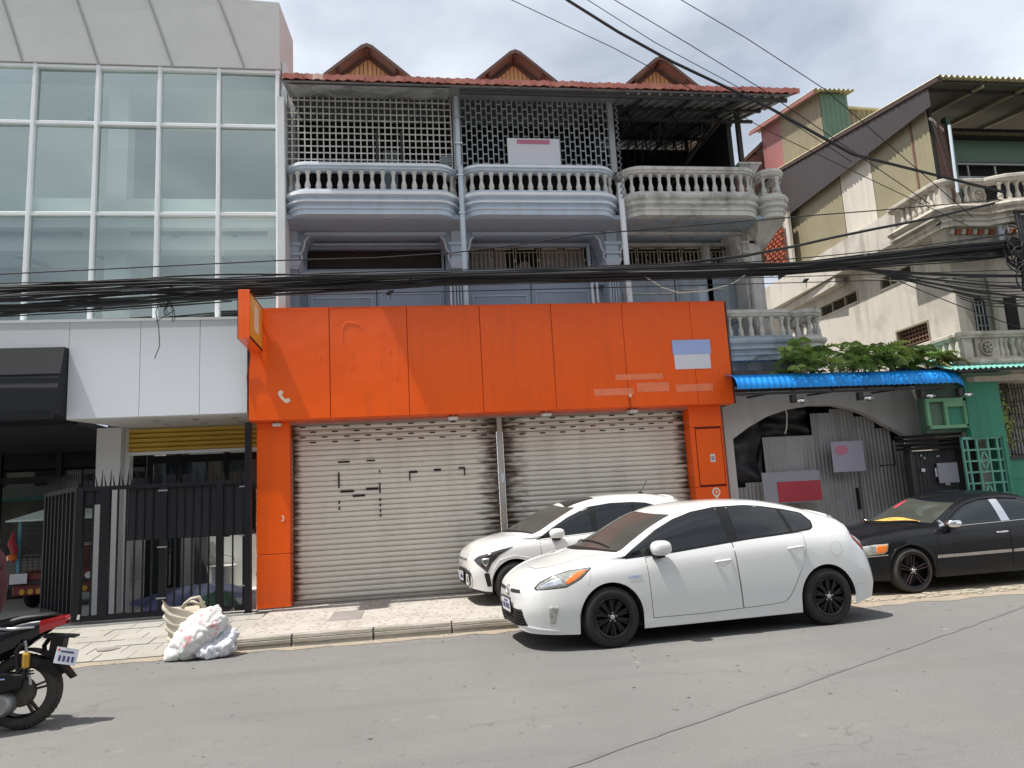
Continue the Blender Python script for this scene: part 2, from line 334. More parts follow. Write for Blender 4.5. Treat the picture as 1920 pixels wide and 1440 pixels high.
M['roof_under'] = mat('roof_under', (.22,.22,.22), .55, var=.25, vs_=2, streak=.4, scol=(.1,.09,.085), sscale=(3,.6,3))
M['soffit_sheet'] = mat('soffit_sheet', (.36,.37,.37), .8, var=.2, patch=.8, pcol=(.14,.15,.145), ps=2.2, plo=.45, phi=.6)
M['gable_wood'] = mat('gable_wood', (.56,.35,.16), .75, var=.16, vs_=1.5, streak=.35, scol=(.30,.16,.07), sscale=(14,14,.8))
M['gable_brown'] = mat('gable_brown', (.10,.052,.042), .7, var=.2, vs_=3)
M['gable_under'] = mat('gable_under', (.22,.155,.13), .7, var=.2, vs_=3)
M['grille_white'] = mat('grille_white', (.62,.60,.55), .6, var=.2, vs_=3, patch=.4, pcol=(.2,.17,.14), ps=5)
M['grille_grey'] = mat('grille_grey', (.36,.385,.40), .6, var=.2, vs_=3)
M['grille_cream'] = mat('grille_cream', (.42,.38,.29), .6, var=.15)
M['brown_wood'] = mat('brown_wood', (.055,.030,.022), .6, var=.25)
M['curtain'] = mat('curtain', (.34,.29,.30), .9, var=.12, vs_=3)
M['steel_dark'] = mat('steel_dark', (.035,.032,.03), .6, var=.2)
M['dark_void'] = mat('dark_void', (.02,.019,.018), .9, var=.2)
M['pipe'] = mat('pipe', (.50,.575,.64), .4, var=.05)
# corrugated sheets
M['sheet_khaki'] = mat('sheet_khaki', (.275,.245,.155), .6, var=.08, streak=.25, scol=(.2,.16,.09), sscale=(1,5,.5))
M['sheet_white'] = mat('sheet_white', (.60,.56,.49), .6, var=.06, streak=.3, scol=(.4,.34,.27), sscale=(1,7,.4))
M['sheet_purple'] = mat('sheet_purple', (.045,.036,.037), .6, var=.12)
M['sheet_red'] = mat('sheet_red', (.30,.115,.11), .65, var=.14, streak=.3, scol=(.24,.1,.09), sscale=(5,5,.6))
M['sheet_green'] = mat('sheet_green', (.085,.155,.11), .6, var=.12, streak=.4, scol=(.16,.13,.08), sscale=(3,3,.6))
M['sheet_olive'] = mat('sheet_olive', (.24,.205,.13), .65, var=.15, streak=.5, scol=(.17,.11,.06), sscale=(4,4,.5))
M['sheet_yellow'] = mat('sheet_yellow', (.48,.44,.28), .6, var=.14, streak=.3, scol=(.3,.26,.16), sscale=(4,4,4))
M['sheet_zinc'] = mat('sheet_zinc', (.35,.345,.34), .55, .25, var=.15, vs_=2, streak=.5, scol=(.12,.105,.095), sscale=(6,6,.6))
M['sheet_zinc_pale'] = mat('sheet_zinc_pale', (.38,.375,.36), .55, .2, var=.12, vs_=2, streak=.4, scol=(.2,.17,.15), sscale=(6,6,.6))
M['sheet_brown'] = mat('sheet_brown', (.17,.085,.06), .7, var=.2, streak=.4, scol=(.08,.05,.04), sscale=(5,5,1))
M['rake'] = mat('rake', (.06,.035,.03), .7, var=.2)
M['brick_red'] = mat('brick_red', (.34,.085,.04), .8, var=.2, vs_=8)
M['louver'] = mat('louver', (.25,.215,.15), .7, var=.12)
M['black_tarp'] = mat('black_tarp', (.013,.013,.014), .45, var=.4, vs_=6, bump=.8, bs=9)
M['awning_blue'] = mat('awning_blue', (.008,.25,.72), .5, var=.14, vs_=2.5, spec=.35)
M['teal_sheet'] = mat('teal_sheet', (.16,.42,.36), .6, var=.15)
M['green_wall'] = mat('green_wall', (.045,.235,.150), .75, var=.12, vs_=1.5, streak=.4, scol=(.03,.11,.08), sscale=(4,4,.6))
M['green_light'] = mat('green_light', (.16,.36,.20), .65, var=.1)
M['green_lattice'] = mat('green_lattice', (.13,.35,.27), .65, var=.12)
M['cable'] = mat('cable', (.014,.0145,.017), .55, var=.1)
M['cable_grey'] = mat('cable_grey', (.16,.16,.17), .6, var=.1)
M['cable_white'] = mat('cable_white', (.6,.57,.5), .6, var=.05)
M['concrete_pole'] = mat('concrete_pole', (.36,.345,.32), .9, var=.12, bump=.3)
M['leaf'] = mat('leaf', (.14,.24,.04), .55, var=.35, vs_=6); M['leaf_light'] = mat('leaf_light', (.27,.37,.075), .55, var=.3, vs_=6); M['leaf_dry'] = mat('leaf_dry', (.2,.19,.06), .7, var=.3, vs_=6)
M['stem'] = mat('stem', (.07,.06,.03), .8)
M['tarp_blue'] = mat('tarp_blue', (.13,.14,.28), .5, var=.35, vs_=5, bump=1., bs=14)
M['sack_green'] = mat('sack_green', (.07,.17,.11), .6, var=.3, vs_=8)
# window glass: mirror-like but one can see in
def glass(name, tint, refl, rough=.02, rtint=(1,1,1)):
    m = bpy.data.materials.new(name); m.use_nodes = True; t = m.node_tree; t.nodes.clear(); N = t.nodes.new; L = t.links.new
    o = N('ShaderNodeOutputMaterial'); a = N('ShaderNodeBsdfTransparent'); a.inputs[0].default_value = (*tint,1)
    g = N('ShaderNodeBsdfGlossy'); g.inputs['Roughness'].default_value = rough; g.inputs[0].default_value = (*rtint,1)
    f = N('ShaderNodeFresnel'); f.inputs[0].default_value = 1.5
    ad = N('ShaderNodeMath'); ad.operation = 'ADD'; L(f.outputs[0], ad.inputs[0]); ad.inputs[1].default_value = refl; ad.use_clamp = True
    x = N('ShaderNodeMixShader'); L(ad.outputs[0], x.inputs[0]); L(a.outputs[0], x.inputs[1]); L(g.outputs[0], x.inputs[2]); L(x.outputs[0], o.inputs[0])
    M[name] = m; return m
glass('facade_glass', (.87,.94,.905), .25, .01, (.86,.98,.925)); glass('shop_glass', (.20,.23,.24), .03); glass('clear_glass', (.9,.93,.93), .02)
def mesh_mat(name, col, op):
    m = bpy.data.materials.new(name); m.use_nodes = True; b = m.node_tree.nodes['Principled BSDF']; b.inputs['Base Color'].default_value = (*col,1); b.inputs['Roughness'].default_value = .6; b.inputs['Alpha'].default_value = op
    M[name] = m
mesh_mat('perforated', (.012,.0125,.017), .90)
# vehicles
M['car_white'] = mat('car_white', (.67,.675,.67), .28, var=.0, coat=1.)
M['car_white_warm'] = mat('car_white_warm', (.70,.70,.685), .28, var=0., coat=1.)
M['car_black'] = mat('car_black', (.005,.005,.007), .35, var=0., spec=.2, coat=.42); 
M['car_dust'] = mat('car_dust', (.035,.034,.032), .45, var=.2, coat=.6)
def tint(name, col, rough=.03):
    m = mat(name, col, rough, var=0, spec=.5, coat=1.); M[name] = m
M['car_glass'] = mat('car_glass', (.008,.009,.011), .03, var=0, spec=.5, coat=.35); M['car_windscreen'] = mat('car_windscreen', (.06,.058,.053), .05, var=.15, vs_=3, spec=.24); M['sedan_glass'] = mat('sedan_glass', (.018,.024,.028), .03, var=0, spec=.45); M['sedan_screen'] = mat('sedan_screen', (.05,.054,.046), .04, var=.2, vs_=5, spec=.4)
M['rim_black'] = mat('rim_black', (.006,.006,.007), .3, 0, var=0, spec=.4); M['rim_red'] = mat('rim_red', (.10,.045,.05), .3, .6, var=0)
M['lens_clear'] = mat('lens_clear', (.36,.365,.34), .06, .3, var=.55, vs_=16, coat=1.); M['lens_amber'] = mat('lens_amber', (.80,.20,.03), .15, var=.08, vs_=25, coat=1.)
M['lens_red'] = mat('lens_red', (.42,.01,.014), .12, var=.1, vs_=20, coat=1.); M['lens_dark'] = mat('lens_dark', (.03,.027,.03), .08, var=.2, vs_=14, coat=1.)
M['lens_pale'] = mat('lens_pale', (.62,.55,.56), .1, var=.1, coat=1.)
M['plate'] = mat('plate', (.66,.66,.70), .5, var=.03); M['ink'] = mat('ink', (.06,.06,.16), .6, var=0)
M['gold_cloth'] = mat('gold_cloth', (.55,.32,.06), .8, var=.3, vs_=12); M['bike_black'] = mat('bike_black', (.006,.007,.010), .25, var=0, spec=.3, coat=.6)
M['alloy_dirty'] = mat('alloy_dirty', (.30,.30,.295), .45, .7, var=.25, vs_=12); M['engine'] = mat('engine', (.06,.055,.045), .8, var=.4, vs_=20)
M['gold_can'] = mat('gold_can', (.55,.32,.05), .3, .6, var=.1)
M['maroon'] = mat('maroon', (.085,.022,.028), .85, var=.15, vs_=5, bump=.5, bs=14); M['trouser'] = mat('trouser', (.03,.03,.04), .9, var=.15); M['skin'] = mat('skin', (.36,.20,.13), .6, var=.05); M['hair'] = mat('hair', (.012,.01,.009), .6, var=0)
M['sack_cream'] = mat('sack_cream', (.56,.51,.41), .85, var=.1, vs_=6, bump=.5, bs=70, streak=.4, scol=(.38,.33,.25), sscale=(2,2,22), slo=.45, shi=.65)
m = mat('sack_print', (.66,.65,.64), .55, var=.06, bump=.35, bs=22, patch=.7, pcol=(.60,.10,.13), ps=6.5, plo=.60, phi=.65); M['sack_print'] = m
t, N, L, b = nodes(m); src = b.inputs['Base Color'].links[0].from_socket
g = N('ShaderNodeNewGeometry'); mp = N('ShaderNodeMapping'); mp.inputs['Location'].default_value = (4.3,2.2,7.7); L(g.outputs['Position'], mp.inputs[0])
nz = N('ShaderNodeTexNoise'); nz.inputs['Scale'].default_value = 4.6; nz.inputs['Detail'].default_value = 3; L(mp.outputs[0], nz.inputs[0])
q = N('ShaderNodeMapRange'); q.inputs[1].default_value = .64; q.inputs[2].default_value = .68; q.inputs[4].default_value = .7; L(nz.outputs[0], q.inputs[0])
x = N('ShaderNodeMix'); x.data_type = 'RGBA'; L(q.outputs[0], x.inputs[0]); L(src, x.inputs[6]); x.inputs[7].default_value = (.10,.30,.22,1); L(x.outputs[2], b.inputs['Base Color'])
M['bag_clear'] = mat('bag_clear', (.62,.62,.66), .25, var=.2, vs_=12, bump=.9, bs=18, patch=.5, pcol=(.35,.36,.42), ps=9)
M['tuk_red'] = mat('tuk_red', (.17,.03,.026), .5, var=.2); M['tuk_roof'] = mat('tuk_roof', (.74,.88,.85), .5, var=.08); M['tuk_blue'] = mat('tuk_blue', (.1,.3,.4), .5, var=.1)
# ------------------------------------------------------------------ setting
g = MB(); n = 24
g.add([(-600,-600,-.02),(600,-600,-.02),(600,900,-.02),(-600,900,-.02)], [(0,1,2,3)])
struct(g.build('ground', M['sand']))
struct(MB().add([(-400,-14,0),(400,-14,0),(400,9.66,0),(-400,9.66,0)], [(0,1,2,3)]).build('road', M['asphalt']))
# tar seam running diagonally over the carriageway
sm = MB(); rr = random.Random(2); A_ = Vector((-.6,3.80,.004)); B_ = Vector((11.5,10.6,.004)); n_ = (B_-A_).normalized(); q_ = Vector((-n_.y,n_.x,0)); pv_ = None; vs2 = []
for i in range(90):
    t = i/89; c_ = A_.lerp(B_,t)+q_*(.004*math.sin(i*.9)+rr.uniform(-.004,.004)); h_ = rr.uniform(.016,.032)
    if c_.y > 9.25: break
    vs2 += [c_-q_*h_, c_+q_*h_]
sm.add(vs2, [(2*i,2*i+1,2*i+3,2*i+2) for i in range(len(vs2)//2-1)])
sm.build('tar_seam', mat('tar',(.140,.138,.135),.9,var=.2,vs_=3,bump=.4,bs=200), bpy.data.objects['road'])
# sand drifted against the kerb: one ragged sheet lying on the road
g = MB(); rr = random.Random(3); top = []; bot = []
x = -30.
while x < 40:
    base = 9.45 if x < 2 else 9.30
    if x > 4.6: base = 9.12
    bot.append((x, base+rr.uniform(-.10,.10), .004)); top.append((x, 9.70, .004)); x += .22
for i in range(len(bot)-1): g.add([bot[i],bot[i+1],top[i+1],top[i]], [(0,1,2,3)])
struct(g.build('sand_strip', M['sand']))
# raised pavement in front of the orange shop
struct(MB().box(-2.1, 5.2, 9.78, 13.4, -.01, .14).build('pavement', M['terrazzo']))
kp = bpy.data.objects.new('kerb', MB().box(-2.1,5.2,9.70,9.775,-.01,.10).mesh('kerb', M['joint'])); COL.objects.link(kp); struct(kp)
xs = [-2.11,-1.42,-.44,.53,1.50,2.46,3.42,4.36,5.22]
for i in range(8):
    a, b_ = xs[i]+.012, xs[i+1]-.012; h = .142+random.uniform(-.006,.006); y = 9.655+random.uniform(-.01,.01)
    prof = [(y,0),(y+.012,.045),(y-.004,.052),(y-.002,.088),(y+.016,.094),(y+.006,.102),(y+.012,h-.008),(y+.022,h),(9.785,h),(9.785,0)]
    MB().prism(prof, a, b_, 'yz').build('kerb_stone', M['kerb'], kp)
# ramped pavement of small pavers on the left
def ramp(y): return .012+(y-9.72)/(11.9-9.72)*.128 if y < 11.9 else .14
lp = bpy.data.objects.new('left_pavement', MB().add([(-16,9.70,-.01),(-2.11,9.70,-.01),(-2.11,11.9,.118),(-16,11.9,.118),(-2.11,12.6,.118),(-16,12.6,.118)], [(0,1,2,3),(3,2,4,5)]).mesh('left_pavement', M['joint'])); COL.objects.link(lp); struct(lp)
me = None; k = 0
for r in range(6):
    y0 = 9.72+r*.365; y1 = y0+.355
    for c in range(-3, 15):
        x1 = -2.13-c*.40-(.2 if r%2 else 0); x0 = x1-.39
        if c < 0 or x0 > -2.2: 
            if r%2 and c == -1: x1 = -2.13; x0 = -2.32
            else: continue
        d = random.uniform(-.004,.004)
        MB().hexa([(x0,y0,ramp(y0)-.02),(x1,y0,ramp(y0)-.02),(x1,y1,ramp(y1)-.02),(x0,y1,ramp(y1)-.02),(x0,y0,ramp(y0)+d),(x1,y0,ramp(y0)+d),(x1,y1,ramp(y1)+d),(x0,y1,ramp(y1)+d)]).build('paver', M['paver'], lp)
# yard slab behind the gate and sill under it
struct(MB().box(-16,-2.11,12.32,24,-.01,.135).build('yard_floor', M['concrete_floor']))
struct(MB().box(-6.2,-2.3,11.98,12.30,-.01,.155).build('gate_sill', mat('sill_stone',(.46,.45,.42),.8,var=.1)))
# right hand verge of beaten earth and broken paving
struct(MB().add([(5.22,9.45,.006),(40,9.45,.006),(40,13.2,.05),(5.22,13.2,.05)], [(0,1,2,3)]).build('verge', M['sand']))
rub = MB(); rr = random.Random(5)
for i in range(420):
    x = rr.uniform(5.0,11); y = 9.42+abs(rr.gauss(0,.16)); s = rr.uniform(.012,.05); z = .006
    p = [(x+s*math.cos(a+rr.uniform(-.4,.4))*rr.uniform(.7,1.5), y+s*math.sin(a)*rr.uniform(.7,1.2)) for a in (0,1.25,2.5,3.8,5.0)]
    rub.prism(p, z-.004, z+s*rr.uniform(.2,.55), 'xy')
stuff(rub.build('broken_paving', mat('rubble',(.38,.34,.27),.95,var=.25,vs_=7)))
grit = MB(); rr = random.Random(8)
for i in range(900):
    x = rr.uniform(-5,10); y = 9.66-abs(rr.gauss(0,.22)); s = rr.uniform(.004,.014)
    if y < 3: continue
    grit.prism([(x+s*math.cos(a), y+s*math.sin(a)) for a in (0,1.4,2.7,4.2)], .001, s*rr.uniform(.3,.8), 'xy')
stuff(grit.build('grit', mat('gritm',(.33,.29,.23),.95,var=.3,vs_=9)))
MB().box(-1.08,-.64,10.6,11.5,.1405,.1445).solo('pavement_patch', M['lid_patch_grey'], 'dark rectangular patch on the speckled pavement before the shutter', 'access cover', (-.86,11.05,.14))  # thin rectangular slab, darker than the pavement around it
pl = [(-3.75+.14*math.cos(a)*(1+.15*math.sin(3*a)), 10.3+.12*math.sin(a)) for a in [i*2*math.pi/12 for i in range(12)]]
MB().prism(pl, .040,.052, 'xy').solo('drain_lid', M['lid_patch_grey'], 'small dark round drain lid in the pale pavers left of the sacks', 'drain lid', (-3.75,10.3,.05))
# ------------------------------------------------------------------ glass fronted building on the left
B = thing('glass_building', 'modern white building with glass curtain wall and grey parapet, left of the orange shop', 'building', (-7,12.8,0))
XL, XR = -13.3, -2.02
# parapet with slanting joints
P = MB(); 
pz0, pz1 = 9.56, 10.95
par = MB().hexa([(XL,12.70,pz0),(-2.0,12.70,pz0),(-1.86,13.4,pz0),(XL,13.4,pz0),(XL,12.62,11.4),(-2.0,12.66,10.86),(-1.86,13.4,10.6),(XL,13.4,11.4)]).build('parapet', M['parapet'], B)
for k in range(9):
    xb = -2.62-k*1.225+.0
    a = Vector((xb,12.692,pz0+.005)); b = Vector((xb-.45,12.64,10.9+.045*k))
    MB().beam(a, b, .022, .02).build('joint', M['seam'], par)
# mullions, transoms, panes
mx = [-2.05,-3.06,-4.06,-5.08,-6.10,-7.12,-8.14,-9.16,-10.2,-11.2,-12.2,-13.2]
tz = [4.86,6.81,8.46,9.52]
for x in mx: MB().cbox(x-.031,x+.031,12.72,12.88,4.80,9.56,.008).build('mullion', M['alu_white'], B)
for z in tz: MB().cbox(XL,XR+.02,12.735,12.87,z-.032,z+.032,.008).build('transom', M['alu_white'], B)
rr = random.Random(4)
for i in range(len(mx)-1):
    for j in range(3):
        x0, x1 = mx[i+1]+.031, mx[i]-.031; z0, z1 = tz[j]+.032, tz[j+1]-.032
        t1, t2 = rr.uniform(-.007,.007), rr.uniform(-.012,.012); y = 12.80
        MB().add([(x0,y+t1,z0),(x1,y-t1,z0),(x1,y-t1+t2,z1),(x0,y+t1+t2,z1)], [(0,1,2,3)]).build('pane', M['facade_glass'], B)
# rooms behind the glass
R = MB()
R.box(XL,-1.97,12.95,15.2,9.62,9.75)        # ceiling
MB().box(XL,-1.97,12.9,15.2,6.62,6.80).build('floor_slab', M['white_room'], B)
MB().box(XL,-1.97,12.95,13.1,6.80,7.17).build('upstand', M['white_room'], B)
R.build('ceiling', M['white_room'], B)
MB().box(XL,-1.97,12.9,15.2,4.70,4.86).build('floor_slab', M['white_room'], B)
for z0, z1 in ((4.86,6.62),(6.80,9.62)):
    MB().box(-2.12,-1.97,12.9,15.2,z0,z1).build('side_wall', M['white_room'], B)
    MB().box(XL,-2.12,15.0,15.2,z0,z1).build('back_wall', M['white_room'] if z0>5 else M['grey_room'], B)
    for cx in (-5.0,-9.4): MB().box(cx-.17,cx+.17,13.5,13.85,z0,z1).build('column', M['white_room'], B)
MB().box(-5.25,-2.14,14.9,14.98,7.05,9.5).build('wall_panel', M['grey_room'], B)
MB().box(XL,-1.97,13.2,13.5,6.32,6.62).build('beam', M['white_room'], B)
MB().box(-5.15,-4.85,13.85,15.0,6.32,6.62).build('beam', M['white_room'], B)
for x0 in (-7.4,-6.0,-3.9,-2.9):                                    # light tracks under the first floor ceiling
    MB().beam((x0,13.1,6.585),(x0+.7,14.9,6.585),.06,.06).build('lamp_track', M['lamp_track'], B)
for x0, x1 in ((-8.4,-5.4),(-4.6,-2.3)): MB().beam((x0,13.1,6.585),(x1,13.1,6.585),.06,.06).build('lamp_track', M['lamp_track'], B)
for x, y in ((-6.0,14.8),(-3.0,14.8),(-8.6,14.8)): MB().lathe([(.10,9.6),(.10,9.58)],(x,y,0),12).build('downlight', M['grey_room'], B)
MB().box(-1.97,-1.90,12.78,15.2,4.0,9.75).build('party_wall', M['white_paint'], B)
# white cladding band over the ground floor, with the panel joints open
band = MB().box(-5.16,-2.48,12.33,12.72,3.26,4.79).build('band_core', M['seam'], B)
MB().box(-13.3,-5.16,12.33,12.72,4.38,4.79).build('band_core', M['seam'], B)
xs = [-5.185,-4.36,-3.36,-2.47]
xs = [-5.185,-4.12,-3.21,-2.47]
for i in range(3): MB().cbox(xs[i]+.003,xs[i+1]-.003,12.29,12.325,3.245,4.80,.004).build('cladding_panel', M['cladding'], B)
x = -5.185
for i in range(8):
    x0 = x-1.03; MB().cbox(x0+.003,x-.003,12.29,12.325,4.375,4.80,.004).build('cladding_panel', M['cladding'], B); x = x0
MB().box(-13.3,-2.47,12.28,12.73,4.80,4.845).build('coping', M['alu_white'], B)
sof = MB().hexa([(-5.185,12.33,3.235),(-2.47,12.33,3.235),(-2.47,13.62,3.225),(-4.70,13.62,3.225),(-5.185,12.33,3.255),(-2.47,12.33,3.255),(-2.47,13.62,3.255),(-4.70,13.62,3.255)]).build('soffit', M['white_paint'], B)
for i in range(2):
    for j in range(3): MB().lathe([(.055,3.222),(.06,3.228)],(-4.0+j*.62,12.75+i*.5,0),12).build('downlight', M['steel'], sof)
# dark box canopy and glazed shop front
can = MB().hexa([(-13.3,11.86,3.28),(-5.19,11.86,3.28),(-5.19,12.7,3.28),(-13.3,12.7,3.28),(-13.3,12.16,4.37),(-5.19,12.16,4.37),(-5.19,12.7,4.37),(-13.3,12.7,4.37)]).build('canopy', M['black_panel'], B)
MB().box(-13.3,-5.19,11.83,11.88,3.20,3.33).build('canopy_lip', M['black_metal'], can)
MB().beam((-13.3,12.03,3.92),(-5.185,12.03,3.92),.015,.012).build('joint', M['black_metal'], can)
for x in (-6.6,-8.0): MB().beam((x,11.86,3.30),(x,12.15,4.36),.012,.012).build('joint', M['black_metal'], can)
for x, y in ((-5.9,12.2),(-6.9,12.3),(-5.6,13.0)): MB().lathe([(.09,3.275),(.1,3.28)],(x,y,0),12).build('downlight', M['alu_white'], can)
MB().box(-13.3,-5.19,12.7,17.45,3.21,3.3).build('ceiling', M['black_panel'], B)
MB().box(-5.17,-4.78,13.44,13.9,.13,3.225).build('column', M['white_paint'], B)
MB().box(-4.775,-4.70,13.62,13.8,.13,3.225).build('shutter_guide', M['alu_white'], B)
for i in range(5):
    z = 2.80+i*.082
    MB().prism([(13.60,z),(13.565,z+.018),(13.565,z+.060),(13.60,z+.078),(13.64,z+.078),(13.64,z)], -4.70,-2.52,'yz').build('shutter_slat', M['yellow_slat'], B)
MB().box(-4.70,-2.52,13.575,13.65,2.745,2.80).build('shutter_bottom_bar', M['alu_white'], B)
# inner shop front
for x in (-4.66,-4.15,-3.3): MB().box(x-.05,x+.05,14.55,14.65,1.25 if x>-3.5 else .13,3.0).build('shop_frame', M['black_metal'], B)
MB().box(-4.7,-2.4,14.56,14.66,2.66,2.8).build('shop_frame', M['black_metal'], B)
MB().box(-4.6,-4.2,14.59,14.60,.3,2.66).build('shop_pane', M['shop_glass'], B)
MB().box(-4.1,-2.4,14.59,14.60,1.27,2.66).build('shop_pane', M['shop_glass'], B)
MB().box(-6.6,-2.2,16.6,16.75,.13,1.26).build('low_wall', M['white_room'], B)
MB().box(-5.15,-4.86,15.9,16.15,.13,3.2).build('column', M['white_paint'], B)
MB().box(-4.35,-4.1,16.4,16.58,.13,1.35).build('stanchion', M['grey_room'], B)
MB().box(-13.3,-2.2,23.8,24,.13,4.3).build('back_wall', M['grey_room'], B)
MB().box(-5.19,-2.1,13.95,15.2,3.24,3.34).build('ceiling', M['white_paint'], B)
MB().box(-2.34,-2.1,12.75,22,.1,4.8).build('party_wall', M['old_white'], B)
for x in (-5.4,-6.3,-7.4,-8.6,-9.9): MB().box(x-.055,x+.055,17.28,17.42,.13,3.21).build('shop_frame', M['black_metal'], B)
MB().box(-13,-5.2,17.29,17.40,2.56,2.70).build('shop_frame', M['black_metal'], B)
for a, b_ in ((-6.24,-5.46),(-7.34,-6.36),(-8.54,-7.46),(-9.84,-8.66)):
    MB().box(a,b_,17.335,17.345,.16,2.56).build('shop_pane', M['shop_glass'], B); MB().box(a,b_,17.335,17.345,2.70,3.2).build('shop_pane', M['shop_glass'], B)
MB().box(-13.3,-5.3,19.5,19.6,.13,3.3).build('shop_wall', M['grey_room'], B); MB().box(-13.3,-5.3,17.45,19.6,3.3,3.4).build('ceiling', M['dark_room'], B)
# little aerial on the parapet
a = thing('roof_aerial', 'thin bare aerial sticking up above the grey parapet', 'aerial', (-3.05,13.0,10.9))
MB().tube([(-3.05,13.0,10.85),(-3.04,13.0,11.45)],.012,5).build('mast', M['steel_dark'], a)
for d in (-.16,.13,.05): MB().tube([(-3.04,13.0,11.02),(-3.04+d,13.0,11.32)],.007,5).build('rod', M['steel_dark'], a)

# ------------------------------------------------------------------ steel gate
G = thing('steel_gate', 'black steel folding gate with spikes and a dark mesh panel, standing shut before the yard', 'gate', (-3.65,12.12,.15))
GZ0, GZ1 = .20, 2.17
posts = [-4.86,-4.50,-3.665,-2.84]
wd = [.10,.13,.10,.10]
for x, w_ in zip(posts, wd): MB().cbox(x-w_/2,x+w_/2,12.07,12.17,GZ0,GZ1,.008).build('post', M['black_metal'], G)
MB().cbox(-2.50,-2.44,12.07,12.17,GZ0,GZ1,.008).build('post', M['black_metal'], G)
edges = posts+[-2.47]
for i in range(4):
    a, b_ = edges[i]+.05, edges[i+1]-.04
    MB().box(a,b_,12.08,12.16,GZ1-.06,GZ1).build('rail', M['black_metal'], G)
    MB().box(a,b_,12.08,12.16,GZ0,GZ0+.075).build('rail', M['black_metal'], G)
    nb = max(2, round((b_-a)/.118))-1
    for k in range(nb):
        x = a+(b_-a)*(k+1)/(nb+1); MB().box(x-.011,x+.011,12.11,12.135,GZ0+.075,GZ1-.06).build('bar', M['black_metal'], G)
    if i == 1: a += .26
    MB().box(a,b_,12.139,12.143,1.33 if i else 1.9,GZ1-.06).build('mesh_panel', M['perforated'], G)
n = 40
for k in range(n):
    x = -4.88+2.42*k/(n-1); h = .25 if k%2 else .16
    MB().tube([(x,12.12,GZ1),(x+(.03 if k%2 else -.02),12.10-.02*(k%2),GZ1+h)],[.014,.003],5).build('spike', M['black_metal'], G)
for x, zz in ((-3.665,(.45,1.2,2.05)),(-2.47,(.55,1.3,2.05))):
    for z in zz: MB().box(x-.07,x+.07,12.055,12.075,z,z+.02).build('hinge', M['steel'], G)
MB().tube([(-4.80,12.06,.30),(-4.80,12.03,.24)],.018,6).build('bolt', M['alu_white'], G)
GL = thing('gate_leaf', 'black gate leaf folded back into the yard at the left end of the gate', 'gate', (-4.88,12.16,.15), math.radians(125))
m = MB(); Lf = 2.2
for x in (.05,Lf-.05): MB().box(x-.05,x+.05,-.04,.04,.05,GZ1-.12).build('post', M['black_metal'], GL, local=True)
for z in (.05,GZ1-.2): MB().box(.1,Lf-.1,-.035,.035,z,z+.07).build('rail', M['black_metal'], GL, local=True)
for k in range(8):
    x = .1+(Lf-.2)*(k+.5)/8; MB().box(x-.03,x+.03,-.025,.025,.12,GZ1-.2).build('bar', M['black_metal'], GL, local=True)
for k in range(16):
    x = .05+(Lf-.1)*k/15; MB().tube([(x,0,GZ1-.12),(x+.02,0,GZ1+.10)],[.014,.003],5).build('spike', M['steel_dark'], GL, local=True)
p = thing('gate_post', 'tall black square steel post between gate and orange pillar', 'gate post', (-2.40,12.1,.14))
MB().cbox(-2.455,-2.365,12.02,12.13,.14,3.06,.006).build('shaft', M['black_metal'], p)
MB().box(-2.47,-2.35,12.0,12.15,.14,.16).build('base_plate', M['black_metal'], p)
st = thing('wall_stub', 'narrow strip of bare masonry between black post and orange pillar', 'wall', (-2.345,12.5,.14))
for i in range(22): MB().box(-2.362+random.uniform(-.006,.006),-2.338,12.44,12.7,.14+i*.086,.14+i*.086+.076).build('block', M['old_stone'], st)
# things in the yard
def crumple(cx, cy, rx, ry, h, seed, n=28):
    r = random.Random(seed); ph = [r.uniform(0,6) for _ in range(8)]
    def f(u, v):
        a = 2*math.pi*u; q = v
        k = 1+.18*math.sin(3*a+ph[0])+.1*math.sin(5*a+ph[1])+.06*math.sin(9*a+ph[2])
        z = h*(1-q**2.2)*(1+.25*math.sin(7*a+ph[3]+4*q)*q)+.05*h*math.sin(17*a+ph[4])*math.sin(9*q)
        return (cx+rx*q*k*math.cos(a), cy+ry*q*k*math.sin(a), .136+max(0,z))
    return MB().grid(f, n*2, 12)
crumple(-3.9,14.6,.95,1.3,.26,2).solo('tarpaulin', M['tarp_blue'], 'crumpled blue tarpaulin heaped on the yard floor behind the gate', 'tarpaulin', (-3.9,14.9,.136), True)
crumple(-3.15,13.4,.35,.4,.24,5).solo('green_sack', M['sack_green'], 'dark green sack slumped behind the gate beside the post', 'sack', (-3.15,13.4,.136), True)
crumple(-5.0,15.6,.5,.5,.35,9).solo('rubble_heap', M['concrete_floor'], 'grey heap of rubble by the column at the back of the yard', 'rubble heap', (-5,16.6,.136), True)
bk = thing('paint_bucket', 'pale bucket standing against the low wall in the yard', 'bucket', (-3.75,16.2,.136))
MB().lathe([(.24,.136),(.29,.62),(.30,.64),(.27,.64),(.26,.60)],(-3.75,16.2,0),18).build('tub', M['white_paint'], bk)
MB().tube([(-4.03,16.2,.6),(-3.98,16.15,.8),(-3.75,16.12,.88),(-3.52,16.15,.8),(-3.47,16.2,.6)],.012,5).build('handle', M['steel'], bk)
